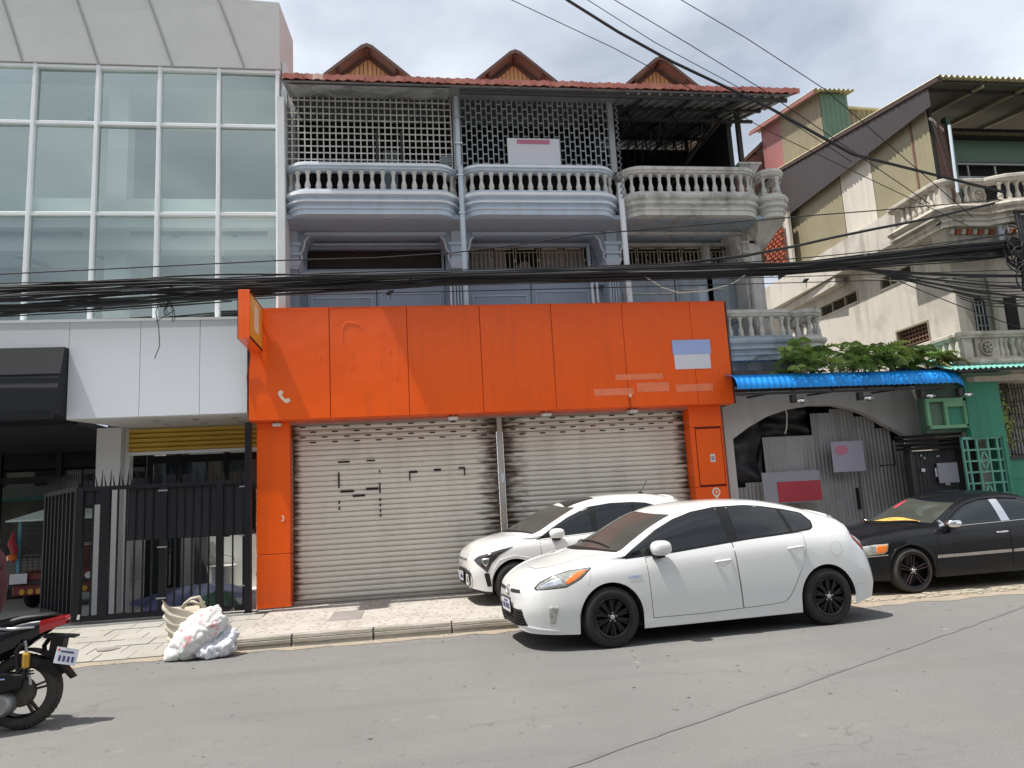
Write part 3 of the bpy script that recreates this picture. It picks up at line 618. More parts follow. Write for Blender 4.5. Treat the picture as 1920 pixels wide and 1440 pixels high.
# red cargo tuk-tuk seen from behind
T = thing('cargo_tricycle', 'red cargo tricycle with a pale teal roof and wire cage, parked left of the gate', 'cargo tricycle', (-6.4,15.2,.136))
x0, x1, y0, y1 = -7.08,-5.74,15.0,17.0
MB().hexa([(x0-.14,y0-.15,1.76),(x1+.14,y0-.15,1.76),(x1+.14,y1+.1,1.76),(x0-.14,y1+.1,1.76),(x0+.42,y0,1.93),(x1-.42,y0,1.93),(x1-.42,y1,1.93),(x0+.42,y1,1.93)]).build('roof', M['tuk_roof'], T)
MB().box(x0-.14,x1+.14,y0-.15,y1+.1,1.735,1.76).build('roof_edge', M['tuk_roof'], T)
for x in (x0+.03,x1-.03):
    for y in (y0+.03,y1-.03): MB().box(x-.025,x+.025,y-.025,y+.025,.72,1.74).build('cage_post', M['tuk_blue'], T)
cg = MB()
for k in range(1,14): cg.box(x0+k*(x1-x0)/14-.006,x0+k*(x1-x0)/14+.006,y0,y0+.012,.82,1.28)
for k in range(8): cg.box(x0,x1,y0+.012,y0+.024,.84+k*.06,.85+k*.06)
for k in range(5): cg.box(x0,x1,y0+.012,y0+.024,1.34+k*.085,1.352+k*.085)
cg.build('cage', M['steel_dark'], T)
MB().box(x0+.03,x1-.03,y0+.9,y0+.94,.78,1.22).build('seat_back', M['tuk_red'], T)
MB().cbox(x0,x1,y0-.02,y1,.66,.80,.02).build('deck', M['tuk_red'], T)
MB().cbox(x0-.02,x1+.02,y0-.06,y0+.02,.40,.58,.02).build('bumper', M['tuk_red'], T)
MB().box(x0,x1,y0,y1,.52,.66).build('chassis', M['steel_dark'], T)
for k, x in enumerate((-6.92,-6.78,-6.64,-6.14,-6.0,-5.86)): MB().lathe([(.05,y0-.075),(.045,y0-.06)],(x,0,.47),12,'y').build('reflector', M['gold_can'] , T)
MB().box(-7.13,-6.84,y0-.09,y0-.07,.62,.80).build('number_plate', M['plate'], T)
MB().lathe([(.06,y0-.09),(.06,y0-.05)],(-5.80,0,.70),12,'y').build('lamp', M['alu_white'], T)
MB().lathe([(.075,0),(.085,.06),(.06,.1)],(-7.1,y0-.1,1.05),12).build('lantern', M['lens_amber'], T)
for x in (x0+.1,x1-.1):
    w_ = MB().lathe([(.2,-.06),(.27,-.06),(.29,-.03),(.29,.03),(.27,.06),(.2,.06)],(x,15.5,.426),22,'x').build('wheel', M['rubber'], T)
    MB().lathe([(.19,-.03),(.19,.03)],(x,15.5,.426),16,'x').build('rim', M['steel'], w_)
MB().tube([(-7.12,y0-.05,1.55),(-7.12,y0-.09,1.35),(-7.08,y0-.07,1.2),(-7.1,y0-.06,1.0)],[.02,.07,.06,.02],7).build('hanging_cloth', M['sign_red'], T)
# ------------------------------------------------------------------ row of three storey shophouses
BX = [-1.88,1.115,4.045,6.86]          # party lines
H = thing('shophouse_row', 'three storey blue grey shophouse row with balustraded balconies and red tiled eaves', 'building', (2.4,13.5,0))
YB, YW = 12.20, 13.50
# walls
for k in range(3):
    x0, x1 = BX[k], BX[k+1]; wm = M['blue_grey'] if k < 2 else M['weathered_blue']
    MB().box(x0,x1,YW,YW+.2,3.2,5.93).build('wall', wm, H)
    MB().box(x0,x1,YW,YW+.2,6.50,6.62).build('wall', wm, H)
    wl = [(x0+.20,x1-.20)]
    MB().box(x0,x0+.12,YW,YW+.2,5.93,6.5).build('wall', wm, H); MB().box(x1-(.12 if k!=1 else .28),x1,YW,YW+.2,5.93,6.5).build('wall', wm, H)
    # slab and balcony underside
    MB().box(x0,x1,12.35,16.5,6.56,6.64).build('balcony_slab', wm, H)
    MB().box(x0,x1,YW+.2,16.5,4.7,4.9).build('floor_slab', M['dark_room'], H)
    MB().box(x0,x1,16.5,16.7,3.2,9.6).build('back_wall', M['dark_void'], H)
    # beam under the balcony with its light arris
    b = MB().box(x0+.28,x1-.24,12.93,13.06,6.62 if 0 else 6.47,6.56).build('beam', wm, H)
    MB().box(x0+.26,x1-.22,12.90,12.93,6.49,6.53).build('moulding', M['trim_light'] if k<2 else M['weathered'], b)
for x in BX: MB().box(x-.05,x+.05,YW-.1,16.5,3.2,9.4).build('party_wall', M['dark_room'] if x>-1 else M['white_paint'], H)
# first floor joinery
def frame(x0,x1,z0,z1,y,m_,t=.05,parent=None,name='window_frame'):
    f = MB()
    f.box(x0,x1,y-.05,y+.05,z0,z0+t); f.box(x0,x1,y-.05,y+.05,z1-t,z1); f.box(x0,x0+t,y-.05,y+.05,z0+t,z1-t); f.box(x1-t,x1,y-.05,y+.05,z0+t,z1-t)
    return f.build(name, m_, parent or H)
f1 = frame(-1.78,.95,5.93,6.52,YW-.03,M['trim_light'])
fi = frame(-1.70,.87,5.99,6.46,YW+.02,M['blue_grey'],.04,f1,'inner_frame')
MB().box(-1.66,.83,13.62,13.64,5.95,6.5).build('panel', M['brown_wood'], f1)
for k in range(21): MB().box(-1.62+k*.119,-1.60+k*.119,13.58,13.61,6.0,6.46).build('bar', M['steel_dark'], f1)
def ornate(x0, x1, z0, z1, y, curtain, wm):
    f = frame(x0,x1,z0,z1,y-.03,wm)
    if curtain:
        n = 60; a = MB().grid(lambda u,v: (lerp(x0+.05,x1-.05,u), y+.16+.018*math.sin(u*95)+.008*math.sin(u*41), lerp(z0,z1-.02-.03*abs(math.sin(u*9)),v) if (u<.32 or u>.62) else lerp(z0,z0+.20+.09*math.sin(u*30),v)), n*2, 3)
        a.build('curtain', M['curtain'], f, True)
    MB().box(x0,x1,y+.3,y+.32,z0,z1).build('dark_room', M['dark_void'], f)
    g_ = MB(); n = 5
    for k in range(n):
        a = lerp(x0+.06,x1-.06,k/n); b_ = lerp(x0+.06,x1-.06,(k+1)/n)
        for t in (0,.18,.36,.55,.73,.9): g_.box(lerp(a,b_,t)-.008,lerp(a,b_,t)+.008,y+.02,y+.04,z0+.05,z1-.05 if t in (0,.9) else z1-.14)
        g_.box(a,lerp(a,b_,.9),y+.025,y+.035,z1-.15,z1-.135); g_.box(lerp(a,b_,.1),lerp(a,b_,.8),y+.02,y+.04,z1-.09,z1-.06)
        c = lerp(a,b_,.36+.095); zc = (z0+z1)/2-.06
        g_.tube([(c+.05*math.sin(t*math.pi*2),y+.03,zc-.15+.3*t) for t in [i/10 for i in range(11)]],.007,4)
        g_.box(lerp(a,b_,.9),b_,y+.025,y+.035,zc+.02,zc+.06)
    g_.build('window_grille', M['grille_cream'], f)
    return f
ornate(1.28,3.72,5.93,6.50,YW+.0,True,M['trim_light'])
ornate(4.20,6.62,5.93,6.50,YW+.0,False,M['weathered'])
def panel_doors(x0, x1, n, wm, tm):
    w_ = (x1-x0)/n
    for k in range(n):
        a = x0+k*w_; d = MB().box(a+.015,a+w_-.015,YW-.05,YW-.002,4.9,5.85).build('door', wm, H)
        fr = MB(); zz = 5.55 if k%2 else 5.48; c = .09
        for z0, z1 in ((4.98,zz),):
            fr.box(a+.10,a+w_-.10,YW-.068,YW-.05,z1-.025,z1); fr.box(a+.08,a+.10,YW-.068,YW-.05,z0,z1); fr.box(a+w_-.10,a+w_-.08,YW-.068,YW-.05,z0,z1)
        fr.build('moulding', tm, d)
panel_doors(-1.66,.86,2,M['blue_grey'],M['trim_light']); panel_doors(1.30,3.72,2,M['blue_grey'],M['trim_light']); panel_doors(4.25,6.55,2,M['weathered_blue'],M['weathered'])
# pilasters with capitals, brackets and drain pipes
def pilaster(x, w_, m1, m2, y=12.95):
    p = MB()
    for k in range(4):
        a = x-w_/2+k*w_/4; p.prism([(a+.008,y+.03),(a+.03,y),(a+w_/4-.03,y),(a+w_/4-.008,y+.03),(a+w_/4-.008,y+.5),(a+.008,y+.5)],3.2,5.86,'xy')
    o = p.build('pilaster', m1, H)
    c = MB(); c.hexa([(x-w_/2-.01,y-.02,5.86),(x+w_/2+.01,y-.02,5.86),(x+w_/2+.01,y+.5,5.86),(x-w_/2-.01,y+.5,5.86),(x-w_/2-.07,y-.08,6.0),(x+w_/2+.07,y-.08,6.0),(x+w_/2+.07,y+.5,6.0),(x-w_/2-.07,y+.5,6.0)])
    c.box(x-w_/2-.02,x+w_/2+.02,y-.03,y+.5,6.0,6.28); c.box(x-w_/2-.06,x+w_/2+.06,y-.09,y+.5,6.10,6.14); c.box(x-w_/2-.06,x+w_/2+.06,y-.10,y+.5,6.28,6.33); c.box(x-w_/2,x+w_/2,y-.02,y+.5,6.33,6.56)
    c.build('capital', m2, o)
    for s_ in (-1,1):
        pr = [(x+s_*(w_/2+.0),5.95),(x+s_*(w_/2+.05),6.0),(x+s_*(w_/2+.07),6.10),(x+s_*(w_/2+.05),6.16),(x+s_*(w_/2+.10),6.24),(x+s_*(w_/2+.13),6.40),(x+s_*(w_/2+.20),6.48),(x+s_*(w_/2+.22),6.555),(x+s_*w_/2,6.555)]
        b_ = MB().prism(pr, y+.02, y+.5).build('bracket', M['blue_grey'] if m2 is not M['weathered'] else m2, o); MB().tube([(px,y+.01,pz) for px,pz in pr[:-1]],.016,5).build('bracket_edge', M['trim_white'] if m2 is not M['weathered'] else m2, o)
    return o
pilaster(1.10,.22,M['pipe'],M['trim_light']); pilaster(4.02,.20,M['pipe'],M['trim_light']); pilaster(-1.82,.14,M['blue_grey'],M['trim_light']); pilaster(6.78,.24,M['weathered'],M['weathered'])
MB().box(3.58,3.62,13.0,13.05,3.2,5.7).build('pipe', M['trim_white'], H); MB().box(3.68,3.71,13.0,13.05,3.2,5.7).build('pipe', M['trim_white'], H)
MB().box(.93,.96,13.0,13.05,3.2,5.7).build('pipe', M['trim_white'], H); MB().box(3.70,3.95,13.3,13.42,5.62,5.95).build('meter_box', M['blue_grey'], H)
MB().tube([(1.13,12.24,8.85),(1.13,12.24,7.52),(1.145,12.22,7.48),(1.145,12.22,4.95)],.045,10).build('drain_pipe', M['pipe'], H)
for z in (8.4,7.9,7.3,6.6): MB().box(1.08,1.20,12.17,12.30,z,z+.025).build('pipe_clip', M['steel'], H)
MB().tube([(4.05,12.24,7.2),(4.05,12.22,4.95)],.05,10).build('drain_pipe', M['trim_white'], H)
MB().tube([(4.05+.03*math.sin(k*1.6),12.15+.03*math.cos(k*1.6),6.9+k*.03) for k in range(60)],.013,5).build('twisted_cable', M['cable_grey'], H)
MB().box(-1.96,-1.845,12.16,12.7,4.80,8.7).build('end_pier', M['white_paint'], H)
# ---- balconies
def bpath(x0, x1, r=.36, y=YB, yb=12.62):
    dy = yb-y
    L_ = [(x0+r-r*math.cos(a)*1.0, y+dy-dy*math.sin(a)) for a in [i*math.pi/2/8 for i in range(9)]]
    Rr = [(x1-r+r*math.sin(a), y+dy-dy*math.cos(a)) for a in [i*math.pi/2/8 for i in range(9)]]
    return L_+Rr
RAIL = [(-.13,7.385),(-.02,7.385),(.0,7.40),(.03,7.40),(.035,7.43),(.065,7.445),(.065,7.495),(.05,7.51),(-.10,7.51),(-.13,7.49)]
BASE = [(-.16,6.58),(.02,6.58),(.02,6.66),(.05,6.675),(.05,6.70),(.02,6.715),(.02,6.76),(.085,6.78),(.085,6.815),(.05,6.83),(.05,6.86),(.10,6.89),(.115,6.93),(.10,6.975),(.03,6.99),(.03,7.03),(-.16,7.03)]
def balu_mesh():
    return MB().lathe([(.052,0),(.052,.035),(.040,.042),(.045,.06),(.052,.085),(.044,.12),(.028,.18),(.024,.225),(.034,.245),(.026,.26),(.034,.29),(.042,.315),(.05,.322),(.05,.355)],(0,0,0),10)
bme = balu_mesh().mesh('baluster', M['baluster'], 40); bme2 = balu_mesh().mesh('baluster', M['weathered'], 40)
def along(path, n, inset=.03):
    d = [0]
    for a, b in zip(path, path[1:]): d.append(d[-1]+math.dist(a,b))
    out = []
    for i in range(n):
        t = lerp(d[0]+.07, d[-1]-.07, i/(n-1)) if n > 1 else d[-1]/2; k = max(j for j in range(len(d)) if d[j] <= t); k = min(k, len(path)-2)
        f = (t-d[k])/(d[k+1]-d[k]); out.append((lerp(path[k][0],path[k+1][0],f), lerp(path[k][1],path[k+1][1],f)))
    return out
def balcony(parent, path, nb, mr, mb, bm_, z=0, trim=None, bscale=1):
    sh = lambda pr: [(o, q+z) for o, q in pr]
    MB().sweep(path, sh(RAIL)).build('top_rail', mr, parent, 35)
    bo = MB().sweep(path, sh(BASE)).build('balcony_base', mr, parent, 35)
    if trim:
        for z0, z1, o_ in ((6.785,6.810,.088),(6.905,6.960,.117),(7.45,7.488,.067)): MB().sweep(path, [(.0,z0+z),(o_,z0+z),(o_,z1+z),(.0,z1+z)]).build('moulding', trim, bo, 35)
    for x, y in along(path, nb):
        place(bm_, 'baluster', parent, (x+.0, y+.045, 7.03+z), (0,0,random.uniform(0,.6)))
P1 = bpath(-1.84,1.06); P2 = bpath(1.17,3.97); P3 = bpath(4.11,6.74)
balcony(H, P1, 19, M['rail_blue'], 0, bme, trim=M['trim_white']); balcony(H, P2, 19, M['rail_blue'], 0, bme, trim=M['trim_white'])
balcony(H, P3, 18, M['weathered'], 0, bme2)
P4 = [(6.80,12.62),(6.82,12.42),(6.90,12.28),(7.02,12.22),(7.14,12.24),(7.24,12.34),(7.30,12.5),(7.32,13.6)]
balcony(H, P4, 8, M['weathered'], 0, bme2)
MB().box(6.75,7.28,12.5,13.8,6.5,6.64).build('balcony_slab', M['weathered'], H)
MB().hexa([(6.9,12.9,6.2),(7.1,12.9,6.2),(7.1,13.6,6.2),(6.9,13.6,6.2),(6.75,12.4,6.58),(7.28,12.4,6.58),(7.28,13.6,6.58),(6.75,13.6,6.58)]).build('bracket', M['weathered'], H)
MB().hexa([(6.60,12.5,7.52),(6.82,12.5,7.52),(6.82,12.75,7.52),(6.60,12.75,7.52),(6.50,12.42,7.70),(6.92,12.42,7.70),(6.92,12.8,7.70),(6.50,12.8,7.70)]).build('capital', M['weathered'], H)
MB().box(6.48,6.94,12.40,12.82,7.70,7.74).build('capital', M['weathered'], H)
# first floor balcony of the third house, seen beside the orange sign
P5 = [(5.83,12.27),(5.9,12.25),(6.4,12.25),(6.9,12.25),(7.06,12.3),(7.14,12.42),(7.16,12.6)]
zz = -2.72
MB().sweep(P5, [(o,q+zz) for o,q in RAIL]).build('top_rail', M['weathered'], H, 35)
MB().sweep(P5, [(o,q+zz) for o,q in BASE]).build('balcony_base', M['weathered_blue'], H, 35)
for x, y in along(P5, 8): place(bme2, 'baluster', H, (x, y+.045, 7.03+zz))
P6 = [(7.18,12.6),(7.2,12.4),(7.32,12.27),(7.5,12.25),(7.66,12.33),(7.72,12.5),(7.74,13.5)]
MB().sweep(P6, [(o,q+zz) for o,q in RAIL]).build('top_rail', M['weathered'], H, 35)
MB().sweep(P6, [(o,q+zz) for o,q in BASE]).build('balcony_base', M['weathered'], H, 35)
for x, y in along(P6, 9): place(bme2, 'baluster', H, (x, y+.045, 7.03+zz))
MB().box(5.83,7.7,12.5,16,3.72,3.9).build('balcony_slab', M['weathered'], H)
# columns of the open corner
for x0, x1, y in ((6.05,6.22,13.45),(6.72,6.98,12.85)):
    MB().cbox(x0,x1,y,y+.26,3.9,6.5,.03).build('column', M['weathered'], H)
MB().tube([(6.56,13.6,3.9),(6.56,13.6,6.4)],.05,8).build('drain_pipe', M['pipe'], H)
MB().box(5.88,6.04,13.44,13.5,3.9,5.6).build('door_frame', M['trim_light'], H)
MB().beam((6.1,13.1,4.62),(6.75,13.1,4.92),.02,.02).build('stay', M['steel_dark'], H)
# ---- window cages of the top floor
YG = 12.42
c1 = MB(); x0, x1, z0, z1 = -1.86,1.03,7.56,8.92; nx, nz = 27, 11
for k in range(nx+1):
    x = lerp(x0,x1,k/nx); c1.box(x-.010,x+.010,YG-.012,YG+.012,z0,z1)
for k in range(nz+1):
    z = lerp(z0,z1,k/nz); c1.box(x0,x1,YG-.009,YG+.009,z-.010,z+.010)
c1.build('window_cage', M['grille_white'], H)
for x in (-.30,.135): MB().box(x-.016,x+.016,YG-.03,YG+.03,7.56,8.24).build('cage_post', M['steel_dark'], H)
c2 = MB(); x0, x1, z0, z1 = 1.21,3.98,7.56,8.96; nx = 29; hh = .178
for k in range(nx+1):
    x = lerp(x0,x1,k/nx); c2.box(x-.009,x+.009,YG-.012,YG+.012,z0,z1)
    if k < nx:
        z = z0+(.0 if k%2 else hh*.5)
        while z < z1: c2.box(x+.011,lerp(x0,x1,(k+1)/nx)-.011,YG-.010,YG+.010,z-.009,z+.009); z += hh
c2.build('window_cage', M['grille_grey'], H)
for x in (1.115,4.03,-1.88): MB().box(x-.05,x+.05,YG-.02,YG+.12,7.5,8.98).build('cage_post', M['grille_grey'], H)
sw = MB(); 
for k in range(6): sw.box(.80,1.03,YG-.03,YG-.012,7.60+k*.03,7.612+k*.03)
sw.build('louvre_vent', M['grille_grey'], H)
# dim rooms behind the cages
for a, b_ in ((-1.83,1.065),(1.165,3.995)):
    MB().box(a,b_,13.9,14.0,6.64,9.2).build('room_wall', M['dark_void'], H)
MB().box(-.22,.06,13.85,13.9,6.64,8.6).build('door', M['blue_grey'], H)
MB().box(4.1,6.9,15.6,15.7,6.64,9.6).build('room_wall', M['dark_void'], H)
# ---- eaves
EZ, EY = 8.70, 11.62
RX0, RX1 = -1.80, 7.30
slope = .27
def rz(y): return EZ+(y-EY)*slope
tw = .167
n = int((RX1-RX0)/tw)+1
def tile_mesh(m_):
    q = MB(); pts = []
    for j in range(9):
        t = j/8; x = t*tw*1.06; pts.append((x, .034*math.sin(math.pi*min(1,t*1.15))+(.0 if t<.86 else .022)))
    a = [(x,-.03,z-.085) for x,z in pts]; b = [(x,-.025,z+.012) for x,z in pts]; c = [(x,.44,z+.012+.13) for x,z in pts]; d = [(x,.44,z-.0+.10) for x,z in pts]
    k = 9; q.add(a+b+c+d, [(i,i+1,k+i+1,k+i) for i in range(8)]+[(k+i,k+i+1,2*k+i+1,2*k+i) for i in range(8)]+[(3*k+i,3*k+i+1,i+1,i) for i in range(8)])
    return q.mesh('roof_tile', m_, 50)
tm = tile_mesh(M['roof_tile']); tm2 = tile_mesh(M['tile_pale'])
rf = MB().hexa([(RX0,EY+.02,rz(EY)-.03),(RX1-.05,EY+.02,rz(EY)-.03),(RX1-.4,16.4,rz(16.4)-.03),(RX0,16.4,rz(16.4)-.03),(RX0,EY+.02,rz(EY)+.0),(RX1-.05,EY+.02,rz(EY)+.0),(RX1-.4,16.4,rz(16.4)),(RX0,16.4,rz(16.4))]).build('roof', M['roof_under'], H)
for k in range(n):
    x = RX0+k*tw; z = random.uniform(-.008,.008)
    place(tm2 if k == 3 else tm, 'roof_tile', rf, (x, EY+random.uniform(-.012,.012), rz(EY)+.06+z), (0,random.uniform(-.02,.02),random.uniform(-.03,.03)))
for r in range(1,12):           # upper courses, real ridges joined
    c_ = MB(); y = EY+.40*r
    for k in range(n):
        x = RX0+k*tw; 
        if x > RX1-.1*r*.4: continue
        c_.add([(x,y,rz(y)+.04),(x+tw*.5,y,rz(y)+.075),(x+tw,y,rz(y)+.04),(x,y+.42,rz(y+.42)+.03),(x+tw*.5,y+.42,rz(y+.42)+.065),(x+tw,y+.42,rz(y+.42)+.03)], [(0,1,4,3),(1,2,5,4)])
    stuff(c_.build('tile_course', M['roof_tile'], rf))
# corrugation ribs and trusses under the open bay
rb = MB(); 
for k in range(16):
    x = 4.15+k*.2; xe = x-.35*(k/16)
    rb.beam((x,EY+.06,rz(EY)-.045),(xe,16.3,rz(16.3)-.045),.05,.03)
rb.build('sheet_rib', M['roof_under'], rf)
for y in (12.5,13.6,14.8): MB().beam((4.1,y,rz(y)-.09),(7.15-.06*(y-11.6),y,rz(y)-.09),.05,.06).build('purlin', M['steel_dark'], rf)
MB().beam((1.15,EY+.1,rz(EY)-.08),(RX1-.1,EY+.1,rz(EY)-.08),.04,.07).build('purlin', M['steel_dark'], rf)
for x in (4.45,5.35,6.25):
    t_ = MB(); t_.beam((x,EY+.1,rz(EY)-.10),(x+.0,15.6,rz(15.6)-.10),.05,.05); t_.beam((x,12.4,8.62),(x,15.6,8.62),.05,.05)
    for q in range(6):
        y = 12.5+q*.52; t_.beam((x,y,8.62),(x,y+.26,rz(y+.26)-.1),.025,.025); t_.beam((x,y+.26,rz(y+.26)-.1),(x,y+.52,8.62),.025,.025)
    t_.build('truss', M['steel_dark'], rf)
MB().beam((4.1,12.5,8.62),(6.9,12.5,8.62),.05,.05).build('tie_beam', M['steel_dark'], rf)
MB().beam((6.42,13.0,rz(13)-.1),(5.2,14.6,7.2),.06,.06).build('stair_stringer', M['steel_dark'], rf)
for x, y, z0 in ((6.62,12.55,7.7),(6.70,15.2,6.6)): MB().box(x-.04,x+.04,y-.04,y+.04,z0,rz(y)-.05).build('post', M['steel_dark'], rf)
MB().box(6.35,6.72,15.2,15.6,6.64,9.4).build('room_wall', M['dark_void'], H)
# fibre cement soffit sheets of the first house
for k in range(8):
    x0 = -1.70+k*.335; x1 = x0+.33
    MB().hexa([(x0,EY+.07,8.655),(x1,EY+.07,8.655),(x1,YG-.03,8.84+.012*(k%2)),(x0,YG-.03,8.84+.012*(k%2)),(x0,EY+.07,8.662),(x1,EY+.07,8.662),(x1,YG-.03,8.85+.012*(k%2)),(x0,YG-.03,8.85+.012*(k%2))]).build('soffit_sheet', M['soffit_sheet'], H)
# ---- three gables
for gx, gz, bz in ((-.50,11.32,11.20),(2.68,11.30,11.15),(5.97,11.26,11.14)):
    fy, by = 14.5, 14.82
    for s_ in (-1,1):
        pts = [(gx,gz),(gx+s_*.12,gz-.05),(gx+s_*.86,gz-.69),(gx+s_*1.5,gz-1.27)]
        top = pts; bot = [(x,z-.045) for x,z in pts]
        q = MB(); v = MB()
        for i in range(3):
            q.hexa([(top[i][0],fy,bot[i][1]),(top[i+1][0],fy,bot[i+1][1]),(top[i+1][0],18,bot[i+1][1]),(top[i][0],18,bot[i][1]),(top[i][0],fy,top[i][1]),(top[i+1][0],fy,top[i+1][1]),(top[i+1][0],18,top[i+1][1]),(top[i][0],18,top[i][1])])
            v.hexa([(top[i][0],fy-.025,bot[i][1]-.02),(top[i+1][0],fy-.025,bot[i+1][1]-.02),(top[i+1][0],fy,bot[i+1][1]-.02),(top[i][0],fy,bot[i][1]-.02),(top[i][0],fy-.025,top[i][1]+.02),(top[i+1][0],fy-.025,top[i+1][1]+.02),(top[i+1][0],fy,top[i+1][1]+.02),(top[i][0],fy,top[i][1]+.02)])
        q.build('gable_roof', M['gable_under'], H); v.build('bargeboard', M['gable_brown'], H)
        MB().beam((gx+s_*.60,fy+.02,gz-.56),(gx+s_*.60,by-.02,gz-.56),.05,.07).build('purlin', M['gable_brown'], H)
        MB().beam((gx+s_*.02,by-.03,bz-.0),(gx+s_*1.1,by-.03,bz-.93),.03,.05).build('trim', M['gable_brown'], H)
    MB().beam((gx,fy+.02,gz-.10),(gx,by-.02,gz-.10),.05,.08).build('ridge_beam', M['gable_brown'], H)
    nb = 24
    for k in range(nb):
        x0 = gx-1.1+2.2*k/nb+.007; x1 = gx-1.1+2.2*(k+1)/nb-.007
        z0 = bz-abs(x0-gx)*.86; z1 = bz-abs(x1-gx)*.86; zb = gz-1.35; d = random.uniform(0,.012)
        if min(z0,z1) < zb+.08: continue
        MB().hexa([(x0,by-d,zb),(x1,by-d,zb),(x1,by+.03,zb),(x0,by+.03,zb),(x0,by-d,z0),(x1,by-d,z1),(x1,by+.03,z1),(x0,by+.03,z0)]).build('gable_board', M['gable_wood'], H)
    MB().prism([(gx-1.4,gz-1.3),(gx+1.4,gz-1.3),(gx+.0,bz+.02)],by+.032,by+.06).build('gable_backing', M['brown_wood'], H)
sg = thing('wall_banner', 'blank pale banner with a reddish top band, tied to the cage above the middle balcony', 'banner', (2.50,12.30,7.55))
MB().box(2.02,2.98,12.27,12.285,7.53,8.07).build('sheet', M['sign_white'], sg); MB().box(2.20,2.80,12.262,12.269,7.96,8.04).build('band', M['sign_pink'], sg)

# ------------------------------------------------------------------ orange shop front
F = thing('orange_shopfront', 'orange clad shop front with wide fascia and pillars around two roller shutters', 'shop front', (1.7,12.5,.14))
xs = [-2.425,-1.15,.12,1.35,2.59,3.86,5.11,5.775]; FZ0, FZ1 = 3.09, 4.93
for i in range(7):
    a, b_ = xs[i]+.004, xs[i+1]-.004; d = random.uniform(-.004,.004)
    MB().cbox(a,b_,12.15+d,12.18,FZ0+.004,FZ1,.005).build('fascia_panel', M['orange'], F)
core = MB().box(-2.42,5.77,12.182,12.66,FZ0+.03,FZ1-.01).build('fascia_core', M['orange_gap'], F)
MB().box(-2.425,5.775,12.15,12.68,FZ1,FZ1+.012).build('coping', M['orange'], F)
MB().box(-2.425,5.775,12.182,12.42,FZ0-.006,FZ0+.028).build('soffit_panel', M['orange'], F)
MB().box(-1.84,5.02,12.42,12.69,FZ0-.035,FZ0+.028).build('soffit_panel', M['bounce_red'], F)
MB().box(-2.428,-2.424,12.15,12.68,FZ0,FZ1).build('end_panel', M['black_metal'], F)
MB().box(5.775,5.80,12.15,12.68,FZ0,FZ1).build('end_panel', M['brown_wood'], F)
for a, b_, z0, z1 in ((-2.345,-1.835,.16,.975),(-2.345,-1.835,.985,FZ0-.008)):
    MB().cbox(a,b_,12.40,12.9,z0,z1,.004).build('pillar_panel', M['orange'], F)
MB().box(-2.34,-1.84,12.42,12.9,.14,.16).build('pillar_foot', M['joint'], F)
for a, b_, z0, z1 in ((5.015,5.61,.16,1.66),(5.015,5.61,2.72,FZ0-.008),(5.015,5.095,1.665,2.715),(5.588,5.61,1.665,2.715)):
    MB().cbox(a,b_,12.40,12.9,z0,z1,.003).build('pillar_panel', M['orange'], F)
MB().box(5.02,5.605,12.43,12.9,.14,2.72).build('pillar_core', M['orange_gap'], F)
MB().cbox(5.112,5.572,12.395,12.43,1.70,2.68,.004).build('hatch', M['orange'], F)
MB().box(5.33,5.42,12.386,12.394,2.09,2.23).build('notice', M['sign_white'], F); MB().box(5.345,5.405,12.384,12.3855,2.12,2.20).build('notice_print', M['sign_grey'], F)
# map pin emblem and house mark
pn = MB(); cx, cz = 5.38, 1.57; r_ = .075
pin = [(cx+r_*math.cos(a), cz+r_*math.sin(a)) for a in [math.radians(-35+250*i/20) for i in range(21)]]+[(cx,cz-.135)]
inn = [(cx+.047*math.cos(a), cz+.047*math.sin(a)) for a in [2*math.pi*i/20 for i in range(20)]]
pn.prism(pin,12.392,12.398).build('map_pin', M['cream'], F)
MB().prism(inn,12.389,12.391).build('map_pin_hole', M['orange'], F)
MB().prism([(cx+.022*math.cos(a), cz+.022*math.sin(a)) for a in [2*math.pi*i/14 for i in range(14)]],12.386,12.388).build('map_pin_dot', M['cream'], F)
tm3 = text_mesh('3', .12, .002, M['cream'], True); o = bpy.data.objects.new('numeral', tm3); COL.objects.link(o); o.parent = F; o.location = Vector((-1.945,12.395,1.53))-wpos(F); o.rotation_euler = (math.radians(90),0,0)
# telephone handset emblem
hs = [( -1.955,3.555),(-1.925,3.575),(-1.895,3.56),(-1.885,3.53),(-1.90,3.51),(-1.905,3.49),(-1.885,3.455),(-1.86,3.43),(-1.84,3.425),(-1.815,3.44),(-1.785,3.425),(-1.775,3.395),(-1.80,3.37),(-1.84,3.36),(-1.885,3.39),(-1.93,3.44),(-1.965,3.50),(-1.97,3.53)]
MB().prism(hs,12.138,12.149).build('handset_emblem', M['cream'], F)
# glue left where letters were taken down
rr = random.Random(12); gl = MB()
def stroke(pts, w_=.008):
    gl.tube([(x,12.147,z) for x,z in pts], w_/2, 4)
def glyph(x, z, s, k):
    sh_ = {0:[[(0,0),(0,1)],[(0,1),(.6,1)]],1:[[(.1,0),(.5,1)],[(.5,1),(.9,0)]],2:[[(0,.2),(0,.8),(.2,1),(.6,1),(.8,.8)]],3:[[(0,1),(0,0)],[(.7,1),(.7,0)]],4:[[(0,0),(.0,.5)],[(.0,0),(.7,0)]],5:[[(.1,.9),(.0,.5),(.2,.05),(.7,.0)]]}[k]
    for st_ in sh_:
        if rr.random() < .5: stroke([(x+a*s+rr.uniform(-.02,.02), z+b*s+rr.uniform(-.03,.03)) for a, b in st_], rr.uniform(.003,.007))
for i, x in enumerate((-1.35,-.95,-.35,.2,.75,1.15,1.95,2.45,3.0,3.45,4.0,4.35,4.7)): glyph(x, 4.30+rr.uniform(-.05,.05), .42, (0,2,3,4,5)[i%5])
